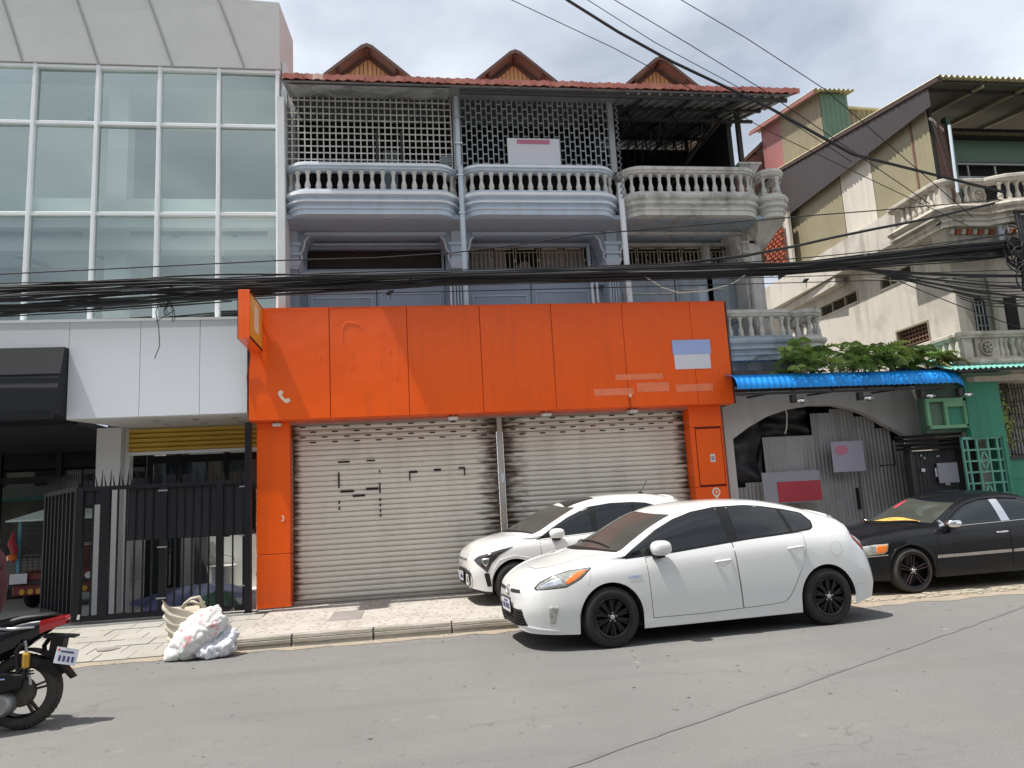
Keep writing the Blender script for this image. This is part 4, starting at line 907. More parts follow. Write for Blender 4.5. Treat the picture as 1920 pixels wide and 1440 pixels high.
for i in range(16): 
    x = rr.uniform(-1.4,3.2); z = rr.uniform(3.55,4.2); stroke([(x,z),(x+rr.uniform(-.03,.03),z+rr.uniform(.05,.16))], .006)
for i in range(14):
    x = 1.25+i*.095; z = 3.42+rr.uniform(-.02,.02); stroke([(x,z),(x+.03,z+rr.uniform(-.05,.05)),(x+.06,z+rr.uniform(-.04,.05))], .006)
stuff(gl.build('glue_residue', M['glue'], F))
# remains of a notice box and a band of pale lettering plates, bottom right
MB().box(4.74,5.40,12.138,12.149,3.72,4.22).build('notice_plate', M['sign_white'], F); MB().box(4.72,5.42,12.133,12.137,3.98,4.24).build('notice_plate', M['sign_blue'], F)
bp_ = MB()
for x0, x1, z0, z1 in ((3.25,3.95,3.30,3.42),(4.02,4.60,3.34,3.50),(3.65,4.5,3.56,3.66),(4.72,5.40,3.32,3.45)): bp_.box(x0,x1,12.142,12.1495,z0,z1)
bp_.build('faded_plate', mat('faded_plate',(.80,.20,.085),.5,var=.15,vs_=6), F)
# shutters
sl_ = [(0,.004),(-.010,.014),(-.026,.026),(-.030,.045),(-.026,.064),(-.012,.076),(0,.086),(.012,.086),(.012,.004)]
def slat(w_): return MB().prism([(y,z) for y,z in sl_], -w_/2, w_/2, 'yz').mesh('slat', M['shutter'], 40)
for sx0, sx1, lab, n0 in ((-1.83,1.60,'left roller shutter, fully lowered, with small dark bracket shaped cut-outs','l'),(1.72,5.01,'right roller shutter, lowered behind the parked white cars, rusty along both edges','r')):
    T_ = thing('roller_shutter', lab, 'roller shutter', ((sx0+sx1)/2,12.70,.14), group='roller shutters of the orange shop')
    me = slat(sx1-sx0); n = 33; ph = .0865
    for k in range(n):
        z = .20+k*ph
        o = place(me, 'slat', T_, ((sx0+sx1)/2, 12.71+random.uniform(-.005,.005), z), (random.uniform(-.07,.07),random.uniform(-.0012,.0012),random.uniform(-.0015,.0015)))
        if k in (n-1,n-2,n-3,n-4):
            hb = MB(); q = sx0+.12+(.17 if k%2 else 0)
            while q < sx1-.1: hb.box(q,q+.095,12.676,12.684,z+.036,z+.058); q += .36
            stuff(hb.build('vent_hole', M['hole'], T_))
    MB().cbox(sx0,sx1,12.68,12.73,.145,.20,.01).build('bottom_bar', M['post_grey'], T_)
    MB().box(sx0-.01,sx1+.01,12.63,12.70,3.052,3.075).build('lintel_strip', M['post_grey'], T_)
    MB().box(sx0,sx1,12.735,12.75,.15,3.1).build('backing', M['hole'], T_)
    if n0 == 'l':
        ct = MB()
        for a, b_, c_, d_ in ((-1.09,-.90,2.395,2.425),(-.62,-.48,2.40,2.425),(-1.095,-1.07,1.98,2.24),(-.425,-.40,1.86,2.03),(-.42,-.40,2.20,2.25),(-1.06,-.84,1.90,1.93),(-.64,-.44,1.93,1.96),(-.86,-.66,1.82,1.85),(.10,.22,2.17,2.20),(.08,.10,2.04,2.20),(.50,.62,2.19,2.22),(.92,1.02,2.20,2.23),(1.01,1.03,2.08,2.23)): ct.box(a,b_,12.672,12.684,c_,d_)
        for z in (1.73,1.64,1.55,1.47): ct.box(-.425,-.40,12.672,12.684,z,z+.045)
        for z in (1.72,1.62): ct.box(-1.095,-1.07,12.672,12.684,z,z+.045)
        stuff(ct.build('cut_out', M['hole'], T_))
MB().cbox(1.615,1.705,12.66,12.74,.14,3.08,.01).build('shutter_post', M['post_grey'], F)
MB().box(1.64,1.69,12.65,12.659,1.93,2.09).build('sticker', M['pipe'], F)
for i, (x, s_) in enumerate(((-2.02,.8),(.84,1),(2.44,1),(3.97,1))):
    l_ = thing('soffit_lamp', ['small pale lamp under the fascia at the left orange pillar','small white lamp under the fascia over the middle of the left shutter','small white lamp under the fascia just right of the shutter post','small white lamp under the fascia over the middle of the right shutter'][i], 'lamp', (x,12.36,3.08), group='lamps under the orange fascia')
    MB().cbox(x-.08*s_,x+.08*s_,12.28,12.44,3.015,3.06,.012).build('housing', M['white_paint'], l_); MB().box(x-.02,x+.02,12.34,12.38,3.06,3.085).build('bracket', M['steel'], l_)
gr = thing('loose_wire', 'short thin wire hanging from the fascia above the right shutter', 'wire', (3.88,12.12,3.28))
MB().box(3.86,3.90,12.115,12.149,3.26,3.31).build('clip', M['cream'], gr); MB().tube([(3.88,12.13,3.26),(3.885,12.14,3.1),(3.875,12.3,2.98)],.006,4).build('tail', M['cable'], gr)
# projecting sign box
sb = thing('projecting_sign', 'orange projecting sign box with a yellow side, fixed at the left end of the fascia', 'sign', (-2.29,11.6,4.2))
MB().cbox(-2.375,-2.205,11.12,12.10,4.20,4.95,.006).build('case', M['orange'], sb)
MB().box(-2.205,-2.198,11.16,12.06,4.24,4.91).build('sign_face', M['sign_yellow'], sb)
MB().box(-2.198,-2.196,11.42,11.78,4.40,4.80).build('sign_print', M['cream'], sb)
MB().box(-2.3805,-2.374,11.12,12.1,4.2,4.95).build('trim', M['black_metal'], sb)
for z in (4.21,4.90): MB().box(-2.205,-2.196,11.12,12.1,z,z+.03).build('trim', M['black_metal'], sb)
for z in (4.28,4.86): MB().beam((-2.29,12.1,z),(-2.29,12.16,z),.04,.04).build('arm', M['black_metal'], sb)
MB().tube([(-2.40,12.1,4.2),(-2.42,12.12,4.0),(-2.44,12.13,3.8),(-2.43,12.13,3.55)],.012,5).build('cable', M['cable'], sb)
# ------------------------------------------------------------------ helpers for corrugated sheets
def corr(mb, p0, pu, pv, w_, h_, pitch=.09, amp=.014, n_per=4, up=None):
    "corrugated sheet: p0 origin, pu unit along the waves' row, pv along the ribs"
    p0 = Vector(p0); pu = Vector(pu); pv = Vector(pv); nn = pu.cross(pv).normalized()
    n = max(2, int(w_/pitch*n_per)); vs = []; fs = []
    for i in range(n+1):
        a = w_*i/n; d = nn*amp*math.sin(2*math.pi*a/pitch)
        vs += [p0+pu*a+d, p0+pu*a+pv*h_+d]
    for i in range(n): fs.append((2*i,2*i+2,2*i+3,2*i+1))
    return mb.add(vs, fs)
# ------------------------------------------------------------------ low house with the arch
A = thing('arch_house', 'low pale house front with a wide dark arch boarded up by grey corrugated sheets', 'house', (7.8,12.7,.05))
ax = [(5.93,2.50),(6.25,2.70),(6.65,2.89),(7.1,3.01),(7.55,3.06),(8.0,3.045),(8.4,2.95),(8.7,2.82),(9.0,2.63),(9.25,2.50),(9.42,2.40)]
poly = [(5.78,.05),(5.78,3.46),(10.05,3.46),(10.05,2.2),(9.46,2.2)]+ax[::-1]+[(5.93,.05)]
MB().prism(poly, 12.70, 12.86).build('wall', M['arch_wall'], A)
MB().box(5.8,10.05,13.7,13.8,.05,3.4).build('back_wall', M['dark_void'], A)
MB().box(5.8,10.05,12.86,16,3.40,3.46).build('flat_roof', M['old_stone'], A)
sheets = [(5.86,.42,.05,1.62,'sheet_zinc',.0),(6.62,1.02,.05,2.52,'sheet_zinc_pale',.0),(6.20,1.0,.05,1.7,'sheet_zinc',-.02),(7.60,.52,.05,2.93,'sheet_zinc',.0),(8.06,.48,.05,3.0,'sheet_zinc',.01),(8.50,.46,.05,1.86,'sheet_zinc',-.01),(8.45,.5,1.8,2.84,'sheet_zinc',.02),(8.93,.40,.05,1.88,'sheet_zinc',.0),(8.92,.34,1.9,2.60,'sheet_zinc_pale',.05),(9.26,.22,.05,2.35,'sheet_zinc',.02),(7.15,.5,.05,1.75,'sheet_zinc',.03)]
for i, (x, w_, z0, z1, m_, d) in enumerate(sheets):
    corr(MB(), (x,12.93+d,z0), (1,random.uniform(-.02,.02),0), (random.uniform(-.012,.012),0,1), w_, z1-z0, .075,.011).build('corrugated_sheet', M[m_], A, True)
MB().box(8.36,8.40,12.88,12.95,1.1,1.5).build('gap', M['hole'], A)
r = random.Random(5)
tp = MB().grid(lambda u,v: (lerp(5.95,7.6,u), 13.02+.05*math.sin(u*17+v*5)+.04*math.sin(v*13+u*7), lerp(1.55 if u<.42 else 2.42, 2.5+.62*math.sin(min(1,u*1.25)*math.pi*.5),v)), 26, 14)
tp.build('black_tarpaulin', M['black_tarp'], A, True)
MB().tube([(6.95,12.62,3.1),(6.98,12.6,2.9),(6.94,12.6,2.65),(6.91,12.62,2.55)],.012,5).build('wire', M['cable_white'], A)
MB().tube([(6.6,12.66,3.2),(6.68,12.64,3.0),(6.75,12.64,2.95)],.008,5).build('wire', M['cable_white'], A)
# black corrugated gate between arch and green house
Gt = thing('black_gate', 'patched black sheet metal gate between the arch and the green house', 'gate', (9.6,12.25,.05))
corr(MB(), (9.06,12.30,.05),(1,0,0),(0,0,1),.95,2.05,.08,.009).build('corrugated_sheet', M['black_tarp'], Gt, True)
for k in range(4): MB().hexa([(8.93,12.14,2.10+k*.075),(10.05,12.14,2.12+k*.075),(10.05,12.42,2.14+k*.075),(8.93,12.42,2.12+k*.075),(8.93,12.10,2.15+k*.075),(10.07,12.10,2.17+k*.075),(10.07,12.42,2.19+k*.075),(8.93,12.42,2.17+k*.075)]).build('slat', M['black_tarp'], Gt)
MB().box(9.03,9.08,12.2,12.32,.05,2.2).build('post', M['steel_dark'], Gt)
for x, z, w_, h_ in ((9.28,1.72,.07,.06),(9.72,1.46,.09,.04),(9.30,2.0,.03,.03),(9.36,1.95,.025,.03),(9.62,1.98,.05,.02),(9.55,1.62,.03,.16)): MB().box(x,x+w_,12.272,12.283,z,z+h_).build('scrap', M['sign_white'], Gt)
s1 = thing('dark_notice', 'small dark blank notice hung on the black gate beside the green lattice', 'notice', (9.72,12.26,1.6))
MB().box(9.58,9.98,12.24,12.262,1.50,1.86).build('sheet', M['sign_grey'], s1)
# banners on the hoarding
s2 = thing('pale_banner', 'pale lilac blank banner with a reddish spot, tied to the corrugated sheets under the arch', 'banner', (8.15,12.66,1.8))
MB().box(7.78,8.42,12.62,12.634,1.80,2.36).build('sheet', mat('lilac',(.36,.33,.40),.6,var=.1), s2)
MB().prism([(7.98+.13*math.cos(a),2.20+.09*math.sin(a)) for a in [i*math.pi/8 for i in range(16)]],12.612,12.619).build('spot', M['sign_pink'], s2)
s3 = thing('red_banner', 'blank red and grey hanging banner on the corrugated sheets behind the white hatchback roof', 'banner', (6.9,12.6,1.2))
MB().box(6.35,7.46,12.58,12.594,1.30,1.86).build('sheet', M['sign_grey'], s3); MB().box(6.62,7.46,12.572,12.579,1.32,1.68).build('panel', M['sign_red'], s3)
# blue tiled awning
W_ = thing('blue_awning', 'bright blue curved tile sheet awning over the arch of the low house', 'awning', (7.8,12.2,3.2))
aw0, aw1 = 5.63, 10.02; ns = 8
def awn(u, v, x0, x1):
    x = lerp(x0,x1,u); a = v*math.radians(88)
    y = 12.55-(12.55-11.68)*math.sin(a*.98)**.8 if v > 0 else 12.55
    z = 3.165+.42*max(0,math.cos(a))**.42-.02*(x-aw0)/(aw1-aw0)
    end = max(0,(x-9.72))/.3
    z -= .08*end**2; y += .15*end**2
    k = math.sin((x-aw0)*2*math.pi/.105); st_ = ((v*6)%1.0)
    return (x, y-.007*k*.8-.008*st_, z+.007*k+.008*st_)
for i in range(ns):
    x0 = lerp(aw0,aw1,i/ns); x1 = lerp(aw0,aw1,(i+1)/ns)+.02
    MB().grid(lambda u,v: awn(u,v,x0,x1), 32, 30).build('awning_sheet', M['awning_blue'], W_, 60)
MB().box(aw0,9.8,11.78,11.83,3.17,3.21).build('rail', M['steel_dark'], W_); MB().box(aw0,9.8,12.3,12.35,3.3,3.35).build('rail', M['steel_dark'], W_)
for x in (6.3,7.5,8.8,9.7): MB().beam((x,11.8,3.19),(x,12.7,3.25),.03,.03).build('bracket', M['steel_dark'], W_)
for i, x in enumerate((6.72,7.98,9.18,9.93)):
    l_ = thing('awning_lamp', ['small silver lamp under the awning, nearest the orange pillar','small silver lamp under the middle of the awning, above the arch','small silver lamp under the awning at the right shoulder of the arch','small silver lamp at the outer right end of the awning, by the green wall'][i], 'lamp', (x,11.8,3.16), group='lamps under the blue awning')
    MB().box(x-.05,x+.03,11.8,11.9,3.02,3.16).build('box', M['steel_dark'], l_)
    MB().lathe([(.02,0),(.03,.03),(.055,.10),(.05,.10)],(0,0,0),10,'x').build('reflector', M['chrome'], l_, True).location = Vector((x+.02,11.78,3.04))
    MB().beam((x+.02,11.78,3.04),(x+.17,11.74,3.03),.03,.022).build('tube', M['steel'], l_)
# dark blue tarpaulin folded on the awning end
cr_ = MB().grid(lambda u,v: (lerp(8.75,9.75,u), lerp(11.95,12.4,v), 3.50+.10*math.sin(u*math.pi)*math.sin(v*math.pi)*1.4+.03*math.sin(u*19+v*7)), 24, 10)
cr_.solo('folded_tarpaulin', mat('navy_tarp',(.012,.03,.09),.5,var=.3,vs_=4), 'dark blue tarpaulin lying folded on top of the awning at its right end', 'tarpaulin', (9.25,12.2,3.48), True)
# ------------------------------------------------------------------ green house
Gn = thing('green_house', 'narrow green walled house front with a patterned lattice gate, right of the arch', 'house', (10.5,12.2,.05))
MB().box(10.16,10.86,12.0,12.14,2.28,3.46).build('wall', M['green_wall'], Gn)
MB().box(10.78,10.86,12.0,12.4,.05,2.28).build('pier', M['green_wall'], Gn)
lt = MB(); X0, X1, Z0, Z1 = 9.98,10.78,.30,2.26
for t in (0,.12,.36,.64,.88,1): lt.box(lerp(X0,X1,t)-.016,lerp(X0,X1,t)+.016,12.03,12.07,Z0,Z1)
k = 0; z = Z1
while z > Z0: lt.box(X0,X1,12.035,12.065,z-.016,z+.016); z -= .20
lt.build('lattice', M['green_lattice'], Gn)
MB().box(X0,X1,12.02,12.09,2.25,2.30).build('lintel', M['green_lattice'], Gn)
for zc in (1.86,1.26,.66):
    for s_ in (1,-1):
        d_ = MB(); c = (10.38,zc)
        ptsd = [(c[0],zc+.17),(c[0]+.085,zc),(c[0],zc-.17),(c[0]-.085,zc)]
    d_ = MB()
    for i in range(4):
        a, b_ = ptsd[i], ptsd[(i+1)%4]; d_.beam((a[0],12.045,a[1]),(b_[0],12.045,b_[1]),.03,.03,(0,1,0))
    d_.build('diamond', M['green_lattice'], Gn)
MB().box(9.9,10.8,12.5,12.55,.05,2.3).build('dark_room', M['dark_void'], Gn)
# pale green shutter box over the black gate
for x0, x1, z0, z1 in ((9.36,10.16,2.96,3.02),(9.40,10.16,2.47,2.53),(9.36,9.42,2.53,2.96),(10.11,10.16,2.50,3.1),(9.72,9.77,2.53,2.96),(9.77,10.1,2.86,2.96)):
    MB().box(x0,x1,12.02,12.08,z0,z1).build('window_frame', M['green_light'], Gn)
MB().box(9.42,9.72,12.09,12.11,2.53,2.96).build('window_pane', M['sheet_green'], Gn); MB().box(9.77,10.11,12.07,12.10,2.53,2.88).build('shutter', M['green_wall'], Gn)
MB().box(9.40,10.16,12.14,12.3,2.4,3.4).build('wall', M['sheet_green'], Gn)
rfz = corr(MB(), (9.58,11.55,3.47),(1,0,.012),(0,.95,.30),3.2,1.3,.11,.020); rfz.build('roof_sheet', M['teal_sheet'], Gn, True)
MB().beam((9.75,11.62,3.44),(12.7,11.62,3.48),.05,.04).build('purlin', M['steel_dark'], Gn)
MB().box(9.9,10.9,11.7,12.3,3.38,3.42).build('ceiling', M['sheet_green'], Gn)
fence = thing('green_gate', 'green sheet gate with a dark top rail at the right edge of the frame', 'gate', (11.3,12.1,.05))
MB().box(10.88,13,12.1,12.14,.05,1.86).build('sheet', M['green_wall'], fence); MB().box(10.87,13,12.06,12.16,1.86,1.92).build('rail', M['steel_dark'], fence); MB().box(10.9,13,12.085,12.1,1.5,1.7).build('panel', M['green_wall'], fence)
fw = thing('white_grille_wall', 'white fence grille overgrown by dry creepers, beyond the green house', 'fence', (11.4,12.45,1.9))
MB().box(10.88,13,12.50,12.55,.05,3.4).build('wall', M['old_white'], fw)
q = MB()
for k in range(30): q.box(10.90+k*.07,10.915+k*.07,12.44,12.455,1.9,3.3)
for k in range(6): q.box(10.88,13,12.43,12.445,1.95+k*.25,1.965+k*.25)
q.build('grille', M['steel_dark'], fw)
# ------------------------------------------------------------------ white house on the right
Hh = thing('white_house', 'weathered white house with khaki metal upper floor and stone balconies, far right', 'building', (12.5,13.5,0))
XW = 10.67
MB().box(XW,17,12.47,12.6,.05,6.62).build('front_wall', M['old_white'], Hh)
# side wall with openings
ops = [(13.28,14.30,4.33,4.79,'g'),(15.55,16.22,4.30,4.79,'g'),(15.42,17.02,5.78,6.10,'l'),(13.52,14.62,5.78,6.10,'l'),(18.3,19.1,5.95,6.26,'d')]
ys = sorted({12.60,22.0,*[o[0] for o in ops],*[o[1] for o in ops]}); 
for a, b_ in zip(ys, ys[1:]):
    zs = [(.05,7.39)]
    for o in ops:
        if o[0] <= a+1e-6 and o[1] >= b_-1e-6:
            zs = [t for z0, z1 in zs for t in ((z0,min(z1,o[2])),(max(z0,o[3]),z1)) if t[1]-t[0] > .01]
    for z0, z1 in zs: MB().box(XW,XW+.2,a,b_,z0,z1).build('side_wall', M['old_white'], Hh)
for y0, y1, z0, z1, k in ops:
    fr = MB(); t = .035
    fr.box(XW-.02,XW+.16,y0,y1,z0,z0+t); fr.box(XW-.02,XW+.16,y0,y1,z1-t,z1); fr.box(XW-.02,XW+.16,y0,y0+t,z0+t,z1-t); fr.box(XW-.02,XW+.16,y1-t,y1,z0+t,z1-t)
    f = fr.build('window_frame', M['old_white'] if k != 'g' else M['louver'], Hh)
    MB().box(XW+.17,XW+.19,y0,y1,z0,z1).build('dark_room', M['dark_void'], f)
    if k == 'g':
        g_ = MB(); n = max(4,int((y1-y0)/.10))
        for i in range(1,n): g_.box(XW+.06,XW+.10,lerp(y0,y1,i/n)-.012,lerp(y0,y1,i/n)+.012,z0+t,z1-t)
        m_ = max(4,int((z1-z0)/.08))
        for i in range(1,m_): g_.box(XW+.05,XW+.11,y0+t,y1-t,lerp(z0,z1,i/m_)-.012,lerp(z0,z1,i/m_)+.012)
        g_.build('block_grille', mat('grille_brown',(.16,.09,.06),.8,var=.2) if 'gb' not in M else M['gb'], f)
    elif k == 'l':
        for i in range(5):
            z = lerp(z0+t,z1-t,i/5); MB().hexa([(XW+.02,y0+t,z),(XW+.03,y0+t,z-.0),(XW+.03,y1-t,z),(XW+.02,y1-t,z),(XW+.09,y0+t,z+.045),(XW+.10,y0+t,z+.045),(XW+.10,y1-t,z+.045),(XW+.09,y1-t,z+.045)]).build('louvre_slat', M['louver'], f)
        for i in (1,2): MB().box(XW,XW+.12,lerp(y0,y1,i/3)-.025,lerp(y0,y1,i/3)+.025,z0+t,z1-t).build('mullion', M['louver'], f)
# projecting floor band
MB().hexa([(10.35,12.9,6.53),(XW,12.9,6.50),(XW,21,6.50),(10.35,21,6.53),(10.35,12.9,7.22),(XW,12.9,7.30),(XW,21,7.30),(10.35,21,7.22)]).build('floor_band', M['old_white'], Hh)
MB().beam((10.50,15.8,6.40),(10.66,18.6,6.40),.26,.18).build('beam', M['old_white'], Hh)
# khaki and white sheets of the upper floor, dark fascia sheets, rake of the roof
def sheet_yz(y0, y1, z0, z1a, z1b, m_, x=XW+.03, pitch=.12, amp=.010):
    n = max(4,int((y1-y0)/pitch*4)); q = MB(); vs = []
    for i in range(n+1):
        y = lerp(y0,y1,i/n); d = amp*math.sin(2*math.pi*y/pitch); vs += [(x+d,y,z0),(x+d,y,lerp(z1a,z1b,i/n))]
    q.add(vs, [(2*i,2*i+2,2*i+3,2*i+1) for i in range(n)]); return q.build('wall_sheet', m_, Hh, True)
sheet_yz(12.52,14.38,7.28,9.0,9.0,M['sheet_khaki']); sheet_yz(14.40,15.55,7.28,9.0,9.0,M['sheet_white'],XW+.025); sheet_yz(15.57,17.9,7.28,9.0,9.0,M['sheet_khaki'])
MB().prism([(12.5,7.28),(19,7.28),(19,10.3),(12.5,9.25)],XW+.06,XW+.12,'yz').build('frame_wall', M['dark_void'], Hh)
def rr_(y): return 9.30+(y-11.9)*.162
sheet_yz(12.2,18.2,8.88,rr_(12.2)-.10,rr_(18.2)-.10,M['sheet_purple'],XW-.12,.2,.006)
MB().hexa([(10.52,11.9,rr_(11.9)-.07),(10.62,11.9,rr_(11.9)-.07),(10.62,19,rr_(19)-.07),(10.52,19,rr_(19)-.07),(10.52,11.9,rr_(11.9)+.0),(10.62,11.9,rr_(11.9)+.0),(10.62,19,rr_(19)+.0),(10.52,19,rr_(19)+.0)]).build('rake_board', M['rake'], Hh)
corr(MB(), (10.53,11.86,rr_(11.86)+.03),(1,0,0),(0,.987,.160),6.5,7.2,.125,.028,6).build('roof_sheet', M['sheet_yellow'], Hh, True)
MB().hexa([(10.6,12.0,rr_(12)-.06),(17,12.0,rr_(12)-.06),(17,19,rr_(19)-.06),(10.6,19,rr_(19)-.06),(10.6,12.0,rr_(12)-.03),(17,12.0,rr_(12)-.03),(17,19,rr_(19)-.03),(10.6,19,rr_(19)-.03)]).build('roof_underside', mat('underside',(.055,.06,.045),.7,var=.2), Hh)
for x in (11.6,12.6,13.6): MB().beam((x,12.0,rr_(12)-.1),(x,15,rr_(15)-.1),.05,.05).build('rafter', M['sheet_khaki'], Hh)
MB().beam((10.6,12.3,rr_(12.3)-.1),(16,12.3,rr_(12.3)-.1),.05,.06).build('purlin', M['steel_dark'], Hh)
# recessed front of the upper floor
MB().box(XW+.02,11.50,13.0,13.05,6.7,8.95).build('front_sheet', M['sheet_brown'], Hh)
MB().box(11.50,11.60,12.95,13.1,6.7,9.1).build('post', M['sheet_green'], Hh)
MB().box(11.6,17,13.6,13.65,6.7,9.2).build('dark_room', M['dark_void'], Hh); MB().box(11.6,17,13.3,13.35,8.25,8.75).build('front_sheet', M['sheet_green'], Hh)
corr(MB(), (11.5,12.9,8.72),(1,0,0),(0,.7,.3),5,.7,.14,.02).build('inner_sheet', M['sheet_olive'], Hh, True)
for z in (8.15,7.85,7.25): MB().box(11.6,17,13.2,13.24,z,z+.03).build('window_bar', M['grille_grey'], Hh)
for x in (12.1,12.75): MB().box(x,x+.03,13.25,13.28,7.25,8.2).build('window_bar', M['grille_grey'], Hh)
MB().beam((10.70,12.45,8.75),(11.35,12.9,8.75),.04,.05).build('lamp_tube', M['old_white'], Hh)
for s_ in (0,.10): MB().beam((10.62+s_,12.3,8.6),(10.92+s_,12.3,6.75),.025,.025).build('ladder_rail', M['rake'], Hh)
for k in range(9): MB().beam((10.64+.03*k,12.3,8.4-k*.18),(10.74+.03*k,12.3,8.4-k*.18),.02,.02).build('ladder_rung', M['rake'], Hh)
# balconies
def rail_prof(z, s=1.0): return [(o,(q-7.03)*s+z) for o, q in RAIL]
def base_prof(z): return [(o*1.2,(q-7.03)+z) for o, q in BASE]
bm3 = balu_mesh().mesh('baluster', M['old_stone'], 40)
UP = [(10.24,13.4),(10.24,12.5),(10.25,12.02),(10.35,11.93),(11.15,11.93),(11.22,11.85),(11.45,11.70),(11.8,11.62),(12.6,11.62),(13.2,11.8),(14,11.9)]
UP = UP
LO = [(10.22,13.6),(10.22,12.5),(10.24,12.02),(10.34,11.95),(11.4,11.95),(14,11.95)]
for path, zt, nb, sld in ((UP,6.72,None,((11.0,.25),)),(LO,3.74,None,())):
    MB().sweep(path, rail_prof(zt,1.02)).build('top_rail', M['old_stone'], Hh, 35); MB().sweep(path, base_prof(zt)).build('balcony_base', M['old_stone'], Hh, 35)
for y in [12.25+.17*k for k in range(6)]:
    place(bm3,'baluster',Hh,(10.29,y,6.72)); place(bm3,'baluster',Hh,(10.27,y,3.74))
for x in (10.62,10.80): place(bm3,'baluster',Hh,(x,11.97,6.72))
for x in (11.05,11.15,11.3): place(bm3,'baluster',Hh,(x,12.0,3.74))
for x in [11.35+.17*k for k in range(9)]: place(bm3,'baluster',Hh,(x,11.78-.03*min(3,(x-11.3)*4),6.72))
MB().box(10.9,11.2,11.95,12.07,6.72,7.08).build('parapet_panel', M['old_stone'], Hh); MB().box(10.26,10.50,11.97,12.1,6.72,7.08).build('parapet_panel', M['old_stone'], Hh)
MB().box(10.26,10.45,11.98,12.1,3.74,4.1).build('parapet_panel', M['old_stone'], Hh); MB().box(10.5,10.98,11.97,12.1,3.74,4.1).build('parapet_panel', M['old_stone'], Hh); MB().box(11.4,12.2,11.97,12.1,3.74,4.1).build('parapet_panel', M['old_stone'], Hh)
for c in ((10.72,3.92),(11.6,3.92),(11.05,6.88)):
    q = MB(); r_ = .13
    q.tube([(c[0]+r_*math.cos(a),11.955 if c[1]<5 else 11.94,c[1]+r_*math.sin(a)) for a in [i*math.pi/12 for i in range(25)]],.022,6)
    for k in range(6): q.tube([(c[0]+.03*math.cos(k),11.96,c[1]+.03*math.sin(k)),(c[0]+.09*math.cos(k*1.05),11.94,c[1]+.09*math.sin(k*1.05))],[.02,.03],5)
    q.build('rosette', M['old_stone'], Hh, True)
for z in (6.26,3.30): MB().box(10.30,14,12.05,13.4,z,z+.05).build('balcony_slab', M['old_stone'], Hh)
MB().hexa([(10.5,12.3,5.7),(10.9,12.3,5.7),(10.9,12.47,5.7),(10.5,12.47,5.7),(10.3,12.05,6.26),(14,12.05,6.26),(14,12.47,6.26),(10.3,12.47,6.26)]).build('cove', M['old_stone'], Hh)
for k in range(22): MB().hexa([(10.4+k*.12,12.03,6.15),(10.48+k*.12,12.03,6.15),(10.48+k*.12,12.08,6.15),(10.4+k*.12,12.08,6.15),(10.4+k*.12,12.0,6.24),(10.48+k*.12,12.0,6.24),(10.48+k*.12,12.08,6.24),(10.4+k*.12,12.08,6.24)]).build('dentil', M['brick_red'] if k%2 else M['old_stone'], Hh)
# arched window, columns, pipe
aw_ = MB(); pa = [(11.02,4.28),(11.26,4.28),(11.26,4.85)]+[(11.14+.12*math.cos(a),4.85+.2*math.sin(a)) for a in [i*math.pi/8 for i in range(1,8)]]+[(11.02,4.85)]
f = aw_.prism(pa,12.44,12.468).build('arched_window', M['dark_void'], Hh)
q = MB()
for x in (11.02,11.10,11.18,11.26): q.box(x-.008,x+.008,12.42,12.438,4.28,4.95)
for z in (4.45,4.65,4.86): q.box(11.02,11.26,12.42,12.438,z-.008,z+.008)
q.build('window_bar', M['grille_grey'], f)
MB().lathe([(.10,3.74),(.095,5.3),(.13,5.4),(.13,5.5)],(11.44,12.35,0),14).build('column', M['old_white'], Hh, 40)
MB().box(11.7,11.95,12.44,12.468,4.2,5.0).build('window', M['dark_void'], Hh)
MB().tube([(11.02,11.88,8.35),(10.3,11.90,6.98)] and [(10.62,11.9,8.3),(10.55,11.86,7.4),(10.52,11.84,6.9)],.028,8).build('drain_pipe', M['pipe'], Hh)
MB().tube([(11.56,11.75,5.3),(11.62,11.75,3.3)],.05,10).build('drain_pipe', M['pipe'], Hh); MB().tube([(11.35,11.9,6.4),(11.36,11.9,5.6)],.045,8).build('drain_pipe', M['pipe'], Hh)
# brick lattice and rusty roof at the back of the gap
bl = MB()
BR = thing('brick_lattice', 'narrow panel of open red brick lattice beside the grey balcony', 'lattice wall', (10.3,18,7.6))
for r in range(12):
    for c in range(5):
        y = 17.75+c*.20+(.1 if r%2 else 0); MB().box(10.28,10.36,y,y+.13,7.55+r*.105,7.55+r*.105+.07).build('brick', M['brick_red'], BR)
MB().box(10.42,10.5,17.6,18.9,7.5,8.9).build('backing', M['old_white'], BR)
LN = thing('roof_lantern', 'red, olive and green corrugated roof lantern on top of the white house', 'roof lantern', (11.1,17,9.5))
def lt_(y): return 11.42+(y-15.9)*.20
def sheet2(x0,y0,x1,y1,z0,za,zb,m_,pitch=.13):
    n = max(4,int(math.dist((x0,y0),(x1,y1))/pitch*4)); vs = []; dx, dy = (x1-x0),(y1-y0); L_ = math.hypot(dx,dy); nx, ny = dy/L_,-dx/L_
    for i in range(n+1):
        t = i/n; d = .012*math.sin(2*math.pi*t*L_/pitch); vs += [(x0+dx*t+nx*d,y0+dy*t+ny*d,z0),(x0+dx*t+nx*d,y0+dy*t+ny*d,lerp(za,zb,t))]
    MB().add(vs,[(2*i,2*i+2,2*i+3,2*i+1) for i in range(n)]).build('wall_sheet', m_, LN, True)
sheet2(10.72,16.0,10.72,17.95,9.5,lt_(16),lt_(17.95),M['sheet_olive']); sheet2(10.72,17.95,10.72,19.0,9.5,lt_(17.95),lt_(19),M['sheet_red'])
sheet2(10.72,15.98,11.48,15.98,9.3,11.40,11.40,M['sheet_green'])
corr(MB(), (10.5,15.8,lt_(15.8)+.02),(1,0,0),(0,.98,.196),1.12,3.6,.125,.024,6).build('roof_sheet', M['sheet_yellow'], LN, True)
